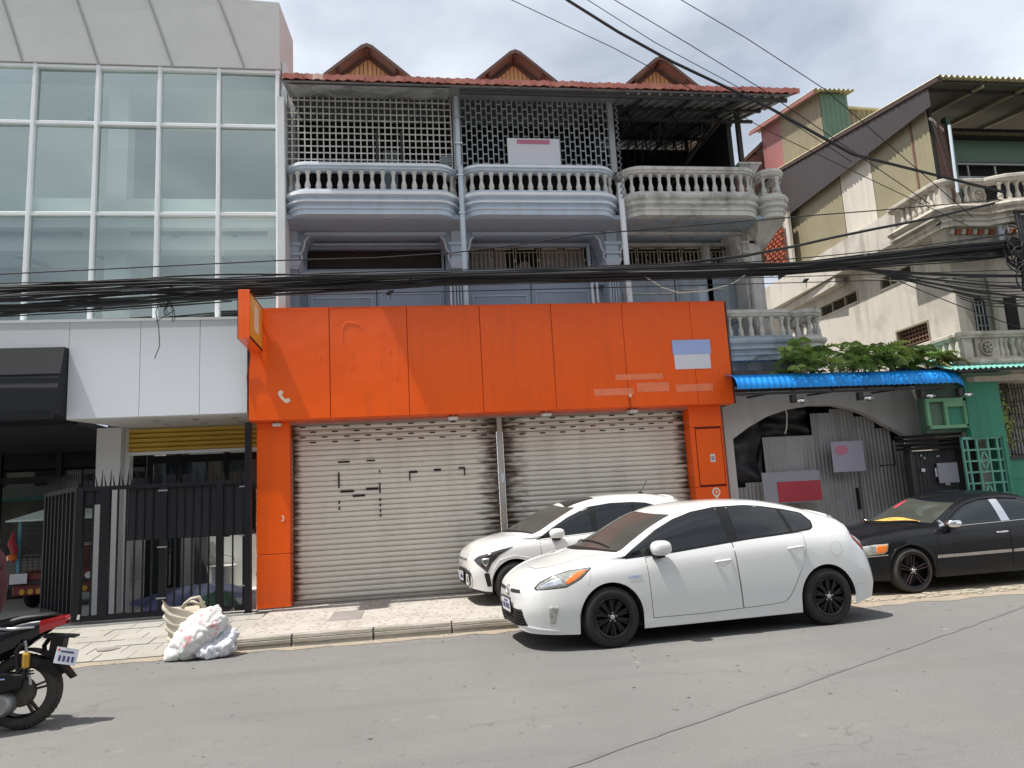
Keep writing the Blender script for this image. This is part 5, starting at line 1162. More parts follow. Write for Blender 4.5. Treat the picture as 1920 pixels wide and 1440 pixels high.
MB().beam((10.52,15.85,lt_(15.85)-.05),(10.52,19.3,lt_(19.3)-.05),.05,.08).build('rake_board', M['sheet_red'], LN)
MB().box(10.8,11.46,16.05,19,9.5,11.3).build('core', M['dark_void'], LN)
corr(MB(), (11.49,16.1,9.6),(1,0,-.03),(0,0,1),.95,1.46,.13,.022,6).build('wall_sheet', M['sheet_olive'], LN, True); MB().beam((11.47,16.05,11.07),(12.5,16.05,11.03),.08,.05).build('ridge_cap', M['sheet_yellow'], LN)
BK = thing('back_roof', 'rusty brown sloping sheet roof glimpsed between the grey balcony and the red lantern', 'roof', (10.5,19.5,10))
MB().hexa([(9.5,19,10.5),(11.2,19,12.0),(11.2,23,12.0),(9.5,23,10.5),(9.5,19,10.6),(11.2,19,12.1),(11.2,23,12.1),(9.5,23,10.6)]).build('sheet', M['sheet_brown'], BK)
MB().prism([(9.7,8),(11.2,8),(11.2,11.95),(9.7,10.62)],19.1,19.3).build('gable_wall', M['sheet_brown'], BK)
for k in range(4): MB().beam((9.6+k*.45,19.02,10.52+k*.4),(9.6+k*.45,22,10.52+k*.4),.06,.06).build('batten', M['rake'], BK)

# ------------------------------------------------------------------ climbing plants on the awning
rr = random.Random(21)
def frond(mb, base, az, ln, droop, wl):
    b = Vector(base); pts = []; p = b.copy(); d = Vector((math.cos(az)*.55, math.sin(az)*.55, .85)).normalized()
    n = 12
    for i in range(n+1):
        pts.append(p.copy()); p = p+d*ln/n; d = (d+Vector((math.cos(az)*.05,math.sin(az)*.05,-droop/n*1.7))).normalized()
    mb.cm = 1; mb.tube(pts, [.008*(1-i/(n+2)) for i in range(n+1)], 4); mb.cm = 0
    for i in range(2, n+1):
        t = (pts[i]-pts[i-1]).normalized(); s_ = t.cross(Vector((0,0,1))).normalized(); u = s_.cross(t)
        L_ = wl*math.sin(math.pi*min(.97,(i+1)/(n+2)))**.6
        for sg_ in (-1,1):
            tip = pts[i]+s_*sg_*L_+t*L_*.55-Vector((0,0,1))*L_*rr.uniform(.1,.5); mid = pts[i]+s_*sg_*L_*.5+t*L_*.33+u*L_*.10
            wv = t*L_*.10
            mb.add([pts[i], mid-wv, tip, mid+wv], [(0,1,2),(0,2,3)])
def plant(name, label, cx, cy, cz, n, spread, ln, seed, mats):
    global rr; rr = random.Random(seed)
    o = thing(name, label, 'plant', (cx,cy,cz-.35), group='climbing plants above the blue awning')
    MB().tube([(cx,cy,cz-.5),(cx+.03,cy,cz-.2),(cx,cy-.02,cz)],[.03,.025,.015],6).build('stem', M['stem'], o)
    for k in range(n):
        mb = MB(); bx, by, bz = cx+rr.uniform(-spread,spread), cy+rr.uniform(-.22,.22), cz+rr.uniform(-.28,.1)
        az = rr.choice([rr.uniform(-2.6,-.5), rr.uniform(0,6.28)]); frond(mb,(bx,by-.15,bz),az,ln*1.15*rr.uniform(.65,1.15),rr.uniform(.8,1.7),.155*rr.uniform(.8,1.3))
        mb.build('frond', [mats[k%len(mats)], M['stem']], o)
lm = [M['leaf'],M['leaf_light'],M['leaf']]
plant('climber', 'feathery green climber at the left, against the grey balustrade', 6.95,12.25,3.75,22,.28,.62,1,lm)
plant('climber', 'broad clump of green fronds left of the middle of the awning', 7.75,12.3,3.76,26,.40,.58,2,lm)
plant('climber', 'dark full clump of green fronds above the middle of the awning', 8.45,12.35,3.78,26,.36,.62,3,lm)
plant('climber', 'green fronds under the grilled side window of the white house', 9.05,12.35,3.78,22,.34,.56,4,lm)
plant('climber', 'sparse yellowish fronds at the right end beside the folded tarpaulin', 9.70,12.3,3.74,18,.40,.42,5,[M['leaf_light'],M['leaf_dry'],M['leaf']])
# dry creeper on the right
rr = random.Random(33); cp = thing('dry_creeper', 'half bare creeper hanging on the white fence grille at the right edge', 'creeper', (11.1,12.3,2))
for k in range(26):
    p = Vector((rr.uniform(10.85,11.5),12.36,3.35)); pts = [p.copy()]; 
    for i in range(9): p = p+Vector((rr.uniform(-.09,.09),rr.uniform(-.03,.02),-rr.uniform(.05,.2))); pts.append(p.copy())
    MB().tube(pts,.006,4).build('twig', M['stem'], cp)
lv = MB()
for k in range(420):
    c = Vector((rr.gauss(11.05,.16),12.33+rr.uniform(-.06,.06),rr.gauss(2.55,.28))); a = rr.uniform(0,6.3); s_ = rr.uniform(.02,.045); d = Vector((math.cos(a),rr.uniform(-.5,.5),math.sin(a)))*s_; e_ = Vector((-math.sin(a),rr.uniform(-.5,.5),math.cos(a)))*s_*.5
    lv.add([c-d,c-e_,c+d,c+e_],[(0,1,2,3)])
stuff(lv.build('leaves', M['leaf_light'], cp))
# ------------------------------------------------------------------ overhead cables
CY = 11.75
PATH = [(-18.9, 5.32), (-11.81, 4.97), (-5.96, 5.06), (-3.66, 5.17), (-1.24, 5.23), (0.98, 5.31), (3.64, 5.35), (7.06, 5.42), (9.21, 5.62), (11.22, 5.8), (12.16, 5.91)]
SPR = [0.142, 0.236, 0.236, 0.201, 0.13, 0.094, 0.094, 0.089, 0.1, 0.189, 0.118]
rr = random.Random(9)
cb = thing('cable_bundle', 'thick sagging bundle of black overhead cables crossing the whole street front', 'cable bundle', (2.36,CY,5.15))
def spl(xs, ys, x):
    for i in range(len(xs)-1):
        if xs[i] <= x <= xs[i+1]:
            t = (x-xs[i])/(xs[i+1]-xs[i]); t = t*t*(3-2*t) if 0 else t; return lerp(ys[i],ys[i+1],t)
    return ys[-1]
px_ = [p[0] for p in PATH]; pz_ = [p[1] for p in PATH]
for k in range(34):
    f1, f2, p1, p2 = rr.uniform(.25,.7), rr.uniform(.6,1.6), rr.uniform(0,6), rr.uniform(0,6); off = rr.uniform(-1,1); yo = rr.uniform(-.12,.12)
    pts = []; x = -17.5
    while x <= 12.1:
        s_ = spl(px_,SPR,x); o_ = off*.75+.35*math.sin(f1*x+p1)+.15*math.sin(f2*x+p2); ends = (.25*off if x < -3 else 0)
        pts.append((x, CY+yo+.05*math.sin(f1*x+p2), spl(px_,pz_,x)+o_*s_)); x += .45
    MB().tube(pts, rr.choice([.010,.013,.016,.021]), 5).build('cable', M['cable_grey'] if k in (7,) else M['cable'], cb)
pts = [(x, CY, spl(px_,pz_,x)+.01*math.sin(2*x)) for x in [3.1+i*.41 for i in range(22)]]
MB().tube(pts, [.024+.04*min(1,i/6) for i in range(22)], 8).build('cable', M['cable'], cb)
for x in (-3.5,.2,2.8,5.7,7.8,9.9): MB().lathe([(.06,-.02),(.065,0),(.06,.02)],(x,CY,spl(px_,pz_,x)),8,'x').build('cable_tie', M['plastic_black'], cb)
def wire(label, pts, r=.01, m_='cable', extra=None, group=None, name='overhead_wire'):
    b = pts[0]; o = MB().tube(pts, r, 5).solo(name, M[m_], label, 'wire', b, group=group); return o
wire('thin twisted wire rising from left to right, above the thick cable bundle', [(-16.53,CY,5.5),(-6.14,CY,5.42),(-1.77,CY,5.62),(-0.35,CY,5.65),(0.92,CY,5.73),(2.01,CY,5.86),(3.13,CY,6.04),(4.61,CY,6.16),(6.02,CY,6.28),(7.44,CY,6.4),(8.74,CY,6.5),(12.16,CY,6.8)],.011)
wire('second thick cable climbing to the right in front of the white house', [(2.95,CY,5.42),(4.72,CY,5.5),(6.08,CY,5.65),(7.09,CY,5.83),(7.74,CY,5.97),(8.62,CY,6.14),(9.68,CY,6.33),(10.75,CY,6.56),(12.16,CY,6.86)],.026)
for i, (z0, z1, l_) in enumerate(((5.48,6.11,'upper'),(5.45,6.0,'middle'),(5.45,5.88,'lower'))):
    wire('%s of three thin wires between the two thick cables at right'%l_, sag((5.2,CY+.05*i,z0),(12.2,CY+.05*i,z1+.06),.09),.010, group='thin wires at right')
for i, (z0, z1, l_) in enumerate(((5.12,5.22,'long thin wire just under the cable bundle'),(5.05,5.10,'lowest long thin wire under the cable bundle, above the orange fascia'))):
    wire(l_, sag((-16.5,CY-.1,z0-.1),(12,CY-.1,z1+.1),.07,30),.008)
wire('thin wire drooping at the far left under the cable bundle', sag((-16.53,CY,5.03),(-2.6,CY,4.95),.28,20),.010)
wire('thin wire looping above the white cladding at the left', sag((-11.81,CY,4.79),(-3.78,CY,5.03),.05,16),.009)
for i, (a, b, r_, l_) in enumerate((((8.27,CY,5.38),(11.69,CY-.2,4.91),.02,'thick cable fanning down to the right edge, uppermost of the fan'),((8.39,CY,5.36),(11.69,CY-.2,4.7),.022,'thick cable fanning down to the right edge, middle of the fan'),((8.5,CY,5.34),(11.69,CY-.2,4.5),.018,'cable fanning down to the right edge, lower part of the fan'),((8.62,CY,5.31),(11.57,CY,4.14),.009,'thin wire fanning steeply down to the right edge'),((7.79,CY,5.42),(11.69,CY,5.22),.03,'dark cable hanging below the bundle before the louvred windows'))):
    wire(l_, sag(a,b,.05),r_)
lw = thing('loose_wires', 'loose tangle of grey service wires under the bundle at the right edge', 'wires', (10.9,CY,5.0))
for i in range(9):
    z = 5.17-.045*i; MB().tube(sag((9.8+.06*i,CY+.02*i,z+.05),(11.9,CY,z-.07),.05+.012*i), .009, 5).build('wire', M['cable'], lw)
tg = thing('cable_coil', 'tangle of coiled spare cable hanging at the right edge of the frame', 'cable coil', (11.34,CY,5.5))
for k in range(16):
    c = (11.38+rr.uniform(-.12,.2),CY-.14+rr.uniform(-.1,.1),rr.choice([5.97,5.76,5.62,5.5,5.36,5.17])+rr.uniform(-.07,.07)); r_ = rr.uniform(.12,.23); t = rr.uniform(-.5,.5)
    MB().tube([(c[0]+r_*math.cos(a), c[1]+r_*t*math.sin(a+.5), c[2]+r_*1.1*math.sin(a)) for a in [i*math.pi/11 for i in range(23)]],.014,5).build('loop', M['cable'], tg)
for k in range(5): MB().tube([(11.48+.06*k,CY-.1,6.5),(11.46+.06*k,CY-.16,5.97),(11.39+.07*k,CY-.1,4.9)],.03,6).build('riser', M['cable'], tg)
for (x, z, k) in ((8.33,5.61,0),(9.86,6.21,1),(7.09,5.15,2),(-.14,5.03,3)):
    wc = thing('wire_clamp', ['small black clamp where wires join above the louvred window','small black clamp on the second thick cable before the white house','small black clamp on a thin wire below the bundle, beside the grey column','small black wire clamp with dangling ends above the orange fascia'][k], 'clamp', (x,CY-.1,z))
    MB().tube([(x-.05,CY-.1,z-.03),(x,CY-.1,z),(x+.06,CY-.1,z+.03)],[.018,.035,.015],6).build('body', M['plastic_black'], wc); MB().tube([(x,CY-.1,z),(x+.01,CY-.1,z-.12)],.006,4).build('tail', M['cable'], wc)
wire('pale slack wire forming a shallow V before the upper wall of the third house', [(4.19,CY,5.29),(4.49,CY,5.09),(4.78,CY,4.99),(5.31,CY,5.02),(5.79,CY,5.15),(6.02,CY,5.29)],.011,'cable_white')
wire('pale slack wire sagging below the bundle before the louvred window', [(8.27,CY,5.22),(8.98,CY,5.15),(9.8,CY,5.15),(10.51,CY,5.26)],.010,'cable_white')
wire('short loose wire hanging down in front of the white cladding', [(-3.66,CY,5.03),(-3.73,CY,4.79),(-3.68,CY,4.56),(-3.66,CY,4.26),(-3.73,CY,4.06)],.007)
tw_ = thing('wire_tuft', 'small tuft of loose wire ends under the bundle before the left glass wall', 'wire tuft', (-3.54,CY,4.97))
for k in range(6): MB().tube([(-3.54,CY,4.98),(-3.54+rr.uniform(-.1,.1),CY,4.82),(-3.54+rr.uniform(-.19,.19),CY,4.67+rr.uniform(-.06,.12))],.006,4).build('wire_end', M['cable'], tw_)
up = thing('utility_pole', 'concrete utility pole carrying the cable bundle, just beyond the right edge', 'utility pole', (12.85,11.82,0))
MB().lathe([(.17,0),(.16,2),(.11,9.2),(.09,9.25)],(12.85,11.82,0),14).build('shaft', M['concrete_pole'], up, 40)
for z in (5.15,6.0,6.8): MB().beam((12.0,11.74,z),(13.2,11.74,z),.08,.08).build('crossarm', M['steel_dark'], up)
# wires crossing the street overhead
def street(label, pts, r):
    a, b = Vector(pts[0]), Vector(pts[-1]); d0 = (Vector(pts[0])-Vector(pts[1])); d1 = (Vector(pts[-1])-Vector(pts[-2]))
    ext = [a+d0*1.2+Vector((0,-.2,0)), a+d0*.6+Vector((0,-.1,0))]+[Vector(p) for p in pts]+[b+d1*.8]
    wire(label, ext, r, group='wires slanting across the sky')
street('lowest thin wire slanting down across the sky from the top centre', [(2.03, 11.0, 9.88), (3.72, 11.0, 9.07), (5.43, 11.0, 8.14), (6.34, 11.0, 7.62), (8.3, 11.0, 6.67)], 0.007)
street('thickest dark cable slanting down across the sky', [(3.02, 11.1, 10.0), (3.87, 11.1, 9.44), (4.78, 11.1, 8.92), (6.45, 11.1, 8.12), (7.94, 11.1, 7.26), (9.54, 11.1, 6.88)], 0.026)
street('thin wire just above the thick sky cable', [(3.4, 11.2, 10.1), (4.56, 11.2, 9.33), (5.94, 11.2, 8.57), (7.07, 11.2, 7.79)], 0.007)
street('thin wire slanting across the middle of the sky', [(3.92, 11.3, 10.2), (5.2, 11.3, 9.41), (6.41, 11.3, 8.63), (8.1, 11.3, 7.41)], 0.008)
street('rightmost thin wire in the sky, running to the red lantern', [(5.2, 11.4, 10.34), (6.37, 11.4, 9.63), (7.76, 11.4, 8.68), (9.2, 11.4, 7.32)], 0.008)
# ------------------------------------------------------------------ vehicles
def pchip(xs, ys):
    xs = np.array(xs,float); ys = np.array(ys,float); h = np.diff(xs); d = np.diff(ys)/h; m = np.zeros(len(xs))
    for i in range(1,len(xs)-1):
        if d[i-1]*d[i] > 0:
            w1, w2 = 2*h[i]+h[i-1], h[i]+2*h[i-1]; m[i] = (w1+w2)/(w1/d[i-1]+w2/d[i])
    m[0] = d[0]; m[-1] = d[-1]
    def f(x):
        x = min(max(x,xs[0]),xs[-1]); i = min(int(np.searchsorted(xs,x,'right'))-1, len(h)-1); i = max(i,0); t = (x-xs[i])/h[i]
        return float(ys[i]*(1+2*t)*(1-t)**2+m[i]*h[i]*t*(1-t)**2+ys[i+1]*t*t*(3-2*t)+m[i+1]*h[i]*t*t*(t-1))
    return f
def car_body(tab, arches, L_, nst=90):
    "tab: list of six tables, each [(x, y, z)...] for sill, middle, belt, window base, roof edge, centre line. arches: (x, z, r)"
    fs = [(pchip([p[0] for p in t],[p[1] for p in t]), pchip([p[0] for p in t],[p[2] for p in t])) for t in tab]
    def section(x):
        c = [(f(x), g(x)) for f, g in fs]
        p = [(-c[0][0]+2*c[0][0]-.02, c[0][1]-.06)]+c+[(-c[4][0], c[4][1])]
        out = []
        for i in range(1,6):
            p0,p1,p2,p3 = p[i-1],p[i],p[i+1],p[i+2]; n = 6 if i < 5 else 10
            for k in range(n):
                t = k/n; q = []
                for a in (0,1):
                    tt = .42; m1 = (p2[a]-p0[a])*tt; m2 = (p3[a]-p1[a])*tt
                    q.append((2*t**3-3*t**2+1)*p1[a]+(t**3-2*t**2+t)*m1+(-2*t**3+3*t**2)*p2[a]+(t**3-t**2)*m2)
                out.append(tuple(q))
        out.append((0,c[5][1])); 
        for ax, az, r in arches:
            if abs(x-ax) < r-1e-4:
                zl = az+math.sqrt(r*r-(x-ax)**2); k = 0
                while k < 17 and out[k+1][1] < zl: k += 1
                a, b = out[k], out[k+1]; t = (zl-a[1])/max(1e-6,b[1]-a[1]); st = (lerp(a[0],b[0],t), zl); rest = [st]+out[k+1:18+1]
                dd = [0]
                for u, v in zip(rest, rest[1:]): dd.append(dd[-1]+math.dist(u,v))
                new = []
                for j in range(18):
                    s_ = dd[-1]*j/18; i2 = max(i3 for i3 in range(len(dd)) if dd[i3] <= s_+1e-9); i2 = min(i2,len(rest)-2)
                    tt = (s_-dd[i2])/max(1e-9,dd[i2+1]-dd[i2]); new.append((lerp(rest[i2][0],rest[i2+1][0],tt), lerp(rest[i2][1],rest[i2+1][1],tt)))
                out = new+out[18:]
        return out
    xs = set()
    for i in range(nst+1):
        t = i/nst; xs.add(round(L_*(t-.8*math.sin(2*math.pi*t)/(2*math.pi)),4))
    for ax, az, r in arches:
        for i in range(21): xs.add(round(ax-r*math.cos(math.pi*i/20),4))
        xs |= {round(ax-r-.0008,4), round(ax+r+.0008,4), round(ax-r+.0006,4), round(ax+r-.0006,4)}
    xs = sorted(x for x in xs if 0 <= x <= L_)
    vs = []; fc = []; m = None
    for x in xs:
        s_ = section(x); ring = [(x,-y,z) for y,z in s_]+[(x,y,z) for y,z in s_[-2::-1]]
        m = len(ring); vs += ring
    for i in range(len(xs)-1):
        for j in range(m-1): fc.append((i*m+j,(i+1)*m+j,(i+1)*m+j+1,i*m+j+1))
    fc.append(tuple(range(m))); fc.append(tuple((len(xs)-1)*m+j for j in range(m-1,-1,-1)))
    return vs, fc, section
def resample(p, n):
    d = [0]
    for a, b in zip(p, p[1:]): d.append(d[-1]+math.dist(a,b))
    out = []
    for i in range(n+1):
        s_ = d[-1]*i/n; k = max(j for j in range(len(d)) if d[j] <= s_+1e-9); k = min(k,len(p)-2); t = (s_-d[k])/max(1e-9,d[k+1]-d[k]); out.append((lerp(p[k][0],p[k+1][0],t),lerp(p[k][1],p[k+1][1],t)))
    return out
class Skin:
    def __init__(s, vs, fs):
        s.t = BVHTree.FromPolygons([Vector(v) for v in vs], fs)
    def hit(s, view, a, b):
        if view == 'side': o, d = Vector((a,-3,b)), Vector((0,1,0))
        elif view == 'far': o, d = Vector((a,3,b)), Vector((0,-1,0))
        elif view == 'front': o, d = Vector((-3,a,b)), Vector((1,0,0))
        elif view == 'rear': o, d = Vector((9,a,b)), Vector((-1,0,0))
        else: o, d = Vector((a,b,4)), Vector((0,0,-1))
        h = s.t.ray_cast(o, d); 
        if h[0] is None: h = s.t.find_nearest(o+d*2.2)
        n = h[1]
        if n.dot(d) > 0: n = -n
        return h[0], n
    def patch(s, view, A, B, off=.003, nu=30, nv=8, skirt=.012, mb=None):
        A = resample(A,nu); B = resample(B,nu); g = []; mb = mb or MB(); W_ = nv+1
        for i in range(nu+1):
            for j in range(nv+1):
                t = j/nv; p, n = s.hit(view, lerp(A[i][0],B[i][0],t), lerp(A[i][1],B[i][1],t)); g.append((p+n*off, n))
        vs = [p for p, n in g]; fs = [(i*W_+j,(i+1)*W_+j,(i+1)*W_+j+1,i*W_+j+1) for i in range(nu) for j in range(nv)]
        if skirt:
            ring = [i*W_ for i in range(nu+1)]+[nu*W_+j for j in range(1,nv+1)]+[i*W_+nv for i in range(nu-1,-1,-1)]+[j for j in range(nv-1,0,-1)]
            b = len(vs); vs += [g[k][0]-g[k][1]*skirt for k in ring]; r = len(ring)
            fs += [(ring[k],ring[(k+1)%r],b+(k+1)%r,b+k) for k in range(r)]
        return mb.add(vs, fs)
    def strip(s, view, pts, w_, off=.002, n=40, mb=None):
        "thin raised line lying on the skin"
        mb = mb or MB(); q = resample(pts,n); P_ = []
        for a, b in q:
            p, nn = s.hit(view,a,b); P_.append(p+nn*(off-w_*.35))
        return mb.tube(P_, w_/2, 5)
def tyre(r, w_, rr_): return [(rr_,-w_/2+.012),(rr_+.015,-w_/2+.002),(r-.045,-w_/2-.004),(r-.015,-w_/2+.014),(r-.002,-w_/2+.035),(r,0),(r-.002,w_/2-.035),(r-.015,w_/2-.014),(r-.045,w_/2+.004),(rr_+.015,w_/2-.002),(rr_,w_/2-.012)]
def wheel(parent, x, y, z, r, rr_, mt, mr, spokes, style, side=-1, w_=.2, mc=None, ms=None, label=None):
    "side -1: outer face looks to -y"
    t = MB().lathe(tyre(r,w_,rr_),(x,y,z),40,'y',cap=False).build('wheel', mt, parent, 50, local=True)
    yo = y+side*w_/2
    def Y(d): return yo-side*d
    rim = MB()
    rim.lathe([(rr_+.008,Y(.004)),(rr_+.004,Y(-.004)),(rr_-.012,Y(.004)),(rr_-.02,Y(.03)),(rr_-.03,Y(.10)),(rr_-.02,Y(.17)),(rr_+.005,Y(.19))],(x,0,z),40,'y',cap=False)
    rim.lathe([(.0,Y(.105)),(rr_-.03,Y(.105))],(x,0,z),30,'y',cap=False)
    def bar(a0, a1, r0, r1, wd, d0, d1, th=.022):
        p = [Vector((x+r0*math.cos(a0),Y(d0),z+r0*math.sin(a0))),Vector((x+r1*math.cos(a1),Y(d1),z+r1*math.sin(a1)))]
        rim.beam(p[0],p[1],wd,th,(0,1,0))
    for k in range(spokes):
        a = 2*math.pi*k/spokes+.3
        if style == 'multi':
            bar(a,a+.10,.05,rr_-.02,.030,.02,.022); bar(a,a-.12,.05,rr_-.02,.018,.03,.03)
        else:
            for s_ in (-.12,.12): bar(a+s_*2.2,a+s_,.045,rr_-.02,.019,.028,.012)
    rim.lathe([(0,Y(.012)),(.045,Y(.012)),(.058,Y(.022)),(.062,Y(.10))],(x,0,z),20,'y',cap=False)
    o = rim.build('rim', mr, t, 40, local=True)
    cap = MB().lathe([(0,Y(.002)),(.022,Y(.002)),(.028,Y(.012))],(x,0,z),16,'y',cap=False)
    for k in range(5):
        a = 2*math.pi*k/5+.2; cap.lathe([(0,Y(.008)),(.007,Y(.008)),(.009,Y(.02))],(x+.045*math.cos(a),0,z+.045*math.sin(a)),8,'y',cap=False)
    cap.build('hub_cap', mc or M['steel'], t, True, local=True)
    if ms:
        q = MB()
        for k in range(spokes):
            a = 2*math.pi*k/spokes+.3
            for s_ in (-.12,.12):
                p0 = (x+.07*math.cos(a+s_*2),Y(.015),z+.07*math.sin(a+s_*2)); p1 = (x+(rr_-.03)*math.cos(a+s_),Y(.0),z+(rr_-.03)*math.sin(a+s_)); q.tube([p0,p1],.004,4)
        q.build('spoke_edge', ms, t, local=True)
    return t
def arch_liner(parent, x, z, r, hw):
    n = 20
    for s_ in (-1,1):
        q = MB(); vs = []; y0, y1 = s_*(hw-.012), s_*(hw-.34)
        for i in range(n+1):
            a = math.pi*i/n; vs += [(x+(r-.002)*math.cos(a),y0,z+(r-.002)*math.sin(a)),(x+(r-.03)*math.cos(a),y1,z+(r-.03)*math.sin(a))]
        b = len(vs); vs += [(x,y1,z-.15),(x-r+.03,y1,z-.15),(x+r-.03,y1,z-.15)]
        q.add(vs,[(2*i,2*i+1,2*i+3,2*i+2) for i in range(n)]+[(b,2*i+1,2*i+3) for i in range(n)]+[(b,b+2,1),(b,2*n+1,b+1)])
        q.build('arch_liner', M['hole'], parent, local=True)
def mirror_pod(parent, c, sz, m_, side=-1):
    x, y, z = c; lx, ly, lz = sz
    q = MB().grid(lambda u,v: (x+lx/2*math.copysign(abs(math.cos(v*2*math.pi))**.75,math.cos(v*2*math.pi))*math.sin(u*math.pi)**.6, y+ly/2*math.cos(u*math.pi)*-1, z+lz/2*math.copysign(abs(math.sin(v*2*math.pi))**.8,math.sin(v*2*math.pi))*math.sin(u*math.pi)**.6), 16, 24)
    o = q.build('mirror', m_, parent, True, local=True)
    MB().beam((x+.0,y-side*(ly/2-.09),z-lz*.46),(x-.02,y-side*(ly/2+.09),z-lz*.62),.10,.06).build('mirror_arm', M['plastic_black'], o, local=True)
    return o
def door_handle(parent, sk, x, z, m_, sl=.02):
    p, n = sk.hit('side',x,z); q = MB(); pts = []
    for i in range(9):
        t = i/8-.5; pp, nn = sk.hit('side',x+t*.21,z+t*sl); pts.append(pp+nn*(.012+.022*math.cos(t*math.pi*.9)))
    q.tube(pts,[.010,.013,.014,.014,.014,.014,.014,.013,.010],8); return q.build('handle', m_, parent, True, local=True)
def number_plate(parent, c, w_, h_, nrm, seed):
    "plate standing at c (car coordinates), normal about -x"
    o = MB().box(-w_/2,w_/2,-.008,.0,-h_/2,h_/2).build('number_plate', M['plate'], parent, local=True)
    o.location = c; o.rotation_euler = nrm
    k = MB(); r = random.Random(seed); x = -w_/2+.05
    while x < w_/2-.05:
        k.box(x,x+.022,-.0105,-.0085,-h_*.30,h_*.10)
        if r.random() < .6: k.box(x,x+.022,-.0125,-.0108,-h_*.12,-h_*.05)
        x += .036+(.02 if r.random() < .2 else 0)
    k.box(-w_*.22,w_*.22,-.0105,-.0085,h_*.2,h_*.34)
    k.build('plate_marks', M['ink'], o, local=True)
    fr = MB(); t = .012
    fr.box(-w_/2-t,w_/2+t,-.012,.004,-h_/2-t,-h_/2); fr.box(-w_/2-t,w_/2+t,-.012,.004,h_/2,h_/2+t); fr.box(-w_/2-t,-w_/2,-.012,.004,-h_/2,h_/2); fr.box(w_/2,w_/2+t,-.012,.004,-h_/2,h_/2)
    fr.build('plate_frame', M['plastic_black'], o, local=True)
    return o
def emblem(parent, sk, y, z, r, m_):
    q = MB()
    def el(a, b, dz=0):
        pts = []
        for i in range(25):
            t = 2*math.pi*i/24; p, n = sk.hit('front', y+a*math.cos(t), z+dz+b*math.sin(t)); pts.append(p+n*.005)
        q.tube(pts,.006,5)
    el(r,r*.68); el(r*.32,r*.62); el(r*.62,r*.25,r*.38); return q.build('emblem', m_, parent, True, local=True)
def underbody(parent, L_, hw, z0, z1): return MB().box(.62,L_-.7,-hw+.2,hw-.2,z0,z1).build('underbody', M['hole'], parent, local=True)

# ---------------------------------------------------- white hatchback in the road
PA = math.radians(5.22); fx, fy = 2.12, 8.02
L1, HW1 = 4.46, .8725
c, s = math.cos(PA), math.sin(PA)
# near front tyre touches the road at (2.12, 8.02) = car point (.95, -HW+.02)
lx, ly = .95, -HW1+.11
C1 = thing('white_hatchback', 'white fastback hatchback with black wheels, parked at the kerb in front of the orange pillar', 'car', (fx-(lx*c-ly*s), fy-(lx*s+ly*c)+.0, 0), PA)
T0 = [(0,.30,.25),(.05,.46,.20),(.12,.58,.185),(.22,.68,.18),(.4,.775,.175),(.65,.83,.17),(.95,.85,.17),(3.7,.85,.17),(4.0,.835,.20),(4.16,.80,.23),(4.3,.74,.25),(4.4,.64,.27),(4.46,.45,.32)]
T1 = [(0,.40,.38),(.05,.56,.40),(.12,.66,.42),(.22,.745,.44),(.4,.822,.46),(.65,.862,.48),(.95,.8725,.50),(3.6,.8725,.54),(3.9,.862,.55),(4.16,.83,.52),(4.3,.785,.48),(4.4,.70,.44),(4.46,.52,.40)]
T2 = [(0,.41,.50),(.05,.55,.55),(.12,.645,.60),(.22,.735,.64),(.4,.808,.69),(.65,.85,.73),(.95,.866,.75),(1.5,.868,.78),(2.5,.868,.84),(3.2,.866,.885),(3.7,.856,.905),(4.0,.825,.91),(4.16,.79,.84),(4.3,.74,.74),(4.4,.66,.62),(4.46,.5,.45)]
T3 = [(0,.37,.57),(.05,.50,.65),(.12,.585,.70),(.22,.66,.755),(.4,.735,.815),(.65,.785,.865),(.95,.805,.895),(1.12,.812,.908),(1.75,.822,.945),(2.5,.818,1.005),(3.3,.80,1.06),(3.6,.775,1.085),(3.9,.74,1.095),(4.08,.715,1.07),(4.16,.69,.98),(4.3,.665,.86),(4.4,.60,.70),(4.46,.46,.48)]
T4 = [(0,.26,.595),(.05,.37,.685),(.12,.44,.74),(.22,.50,.795),(.4,.57,.865),(.65,.62,.925),(.85,.66,.96),(1.02,.72,.955),(1.15,.748,.975),(1.30,.72,1.055),(1.57,.668,1.195),(1.88,.622,1.315),(2.18,.598,1.395),(2.5,.585,1.432),(2.97,.577,1.42),(3.29,.57,1.375),(3.65,.56,1.295),(3.95,.555,1.21),(4.08,.55,1.165),(4.13,.56,1.09),(4.16,.58,1.03),(4.3,.59,.92),(4.4,.54,.76),(4.46,.4,.50)]
T5 = [(0,0,.61),(.07,0,.715),(.17,0,.785),(.32,0,.86),(.57,0,.94),(.80,0,1.0),(1.0,0,1.09),(1.24,0,1.21),(1.64,0,1.385),(1.95,0,1.455),(2.3,0,1.485),(2.6,0,1.49),(3.0,0,1.47),(3.4,0,1.415),(3.8,0,1.32),(4.08,0,1.225),(4.13,0,1.12),(4.16,0,1.06),(4.3,0,.95),(4.4,0,.80),(4.46,0,.52)]
AR1 = ((.95,.315,.365),(3.65,.315,.365))
vs_, fs_, sec1 = car_body([T0,T1,T2,T3,T4,T5], AR1, L1)
MB().add(vs_, fs_).build('body', M['car_white'], C1, 42, local=True)
K1 = Skin(vs_, fs_)
underbody(C1, L1, HW1, .17, .45)
for ax, az, r in AR1: arch_liner(C1, ax, az, r, HW1)
for x in (.95,3.65):
    wheel(C1, x, -HW1+.105, .318, .318, .205, M['rubber'], M['rim_black'], 10, 'multi', -1)
    wheel(C1, x, HW1-.105, .318, .318, .205, M['rubber'], M['rim_black'], 10, 'multi', 1)
pv = lambda sk, *a, **k: sk.patch('side', *a, **k)
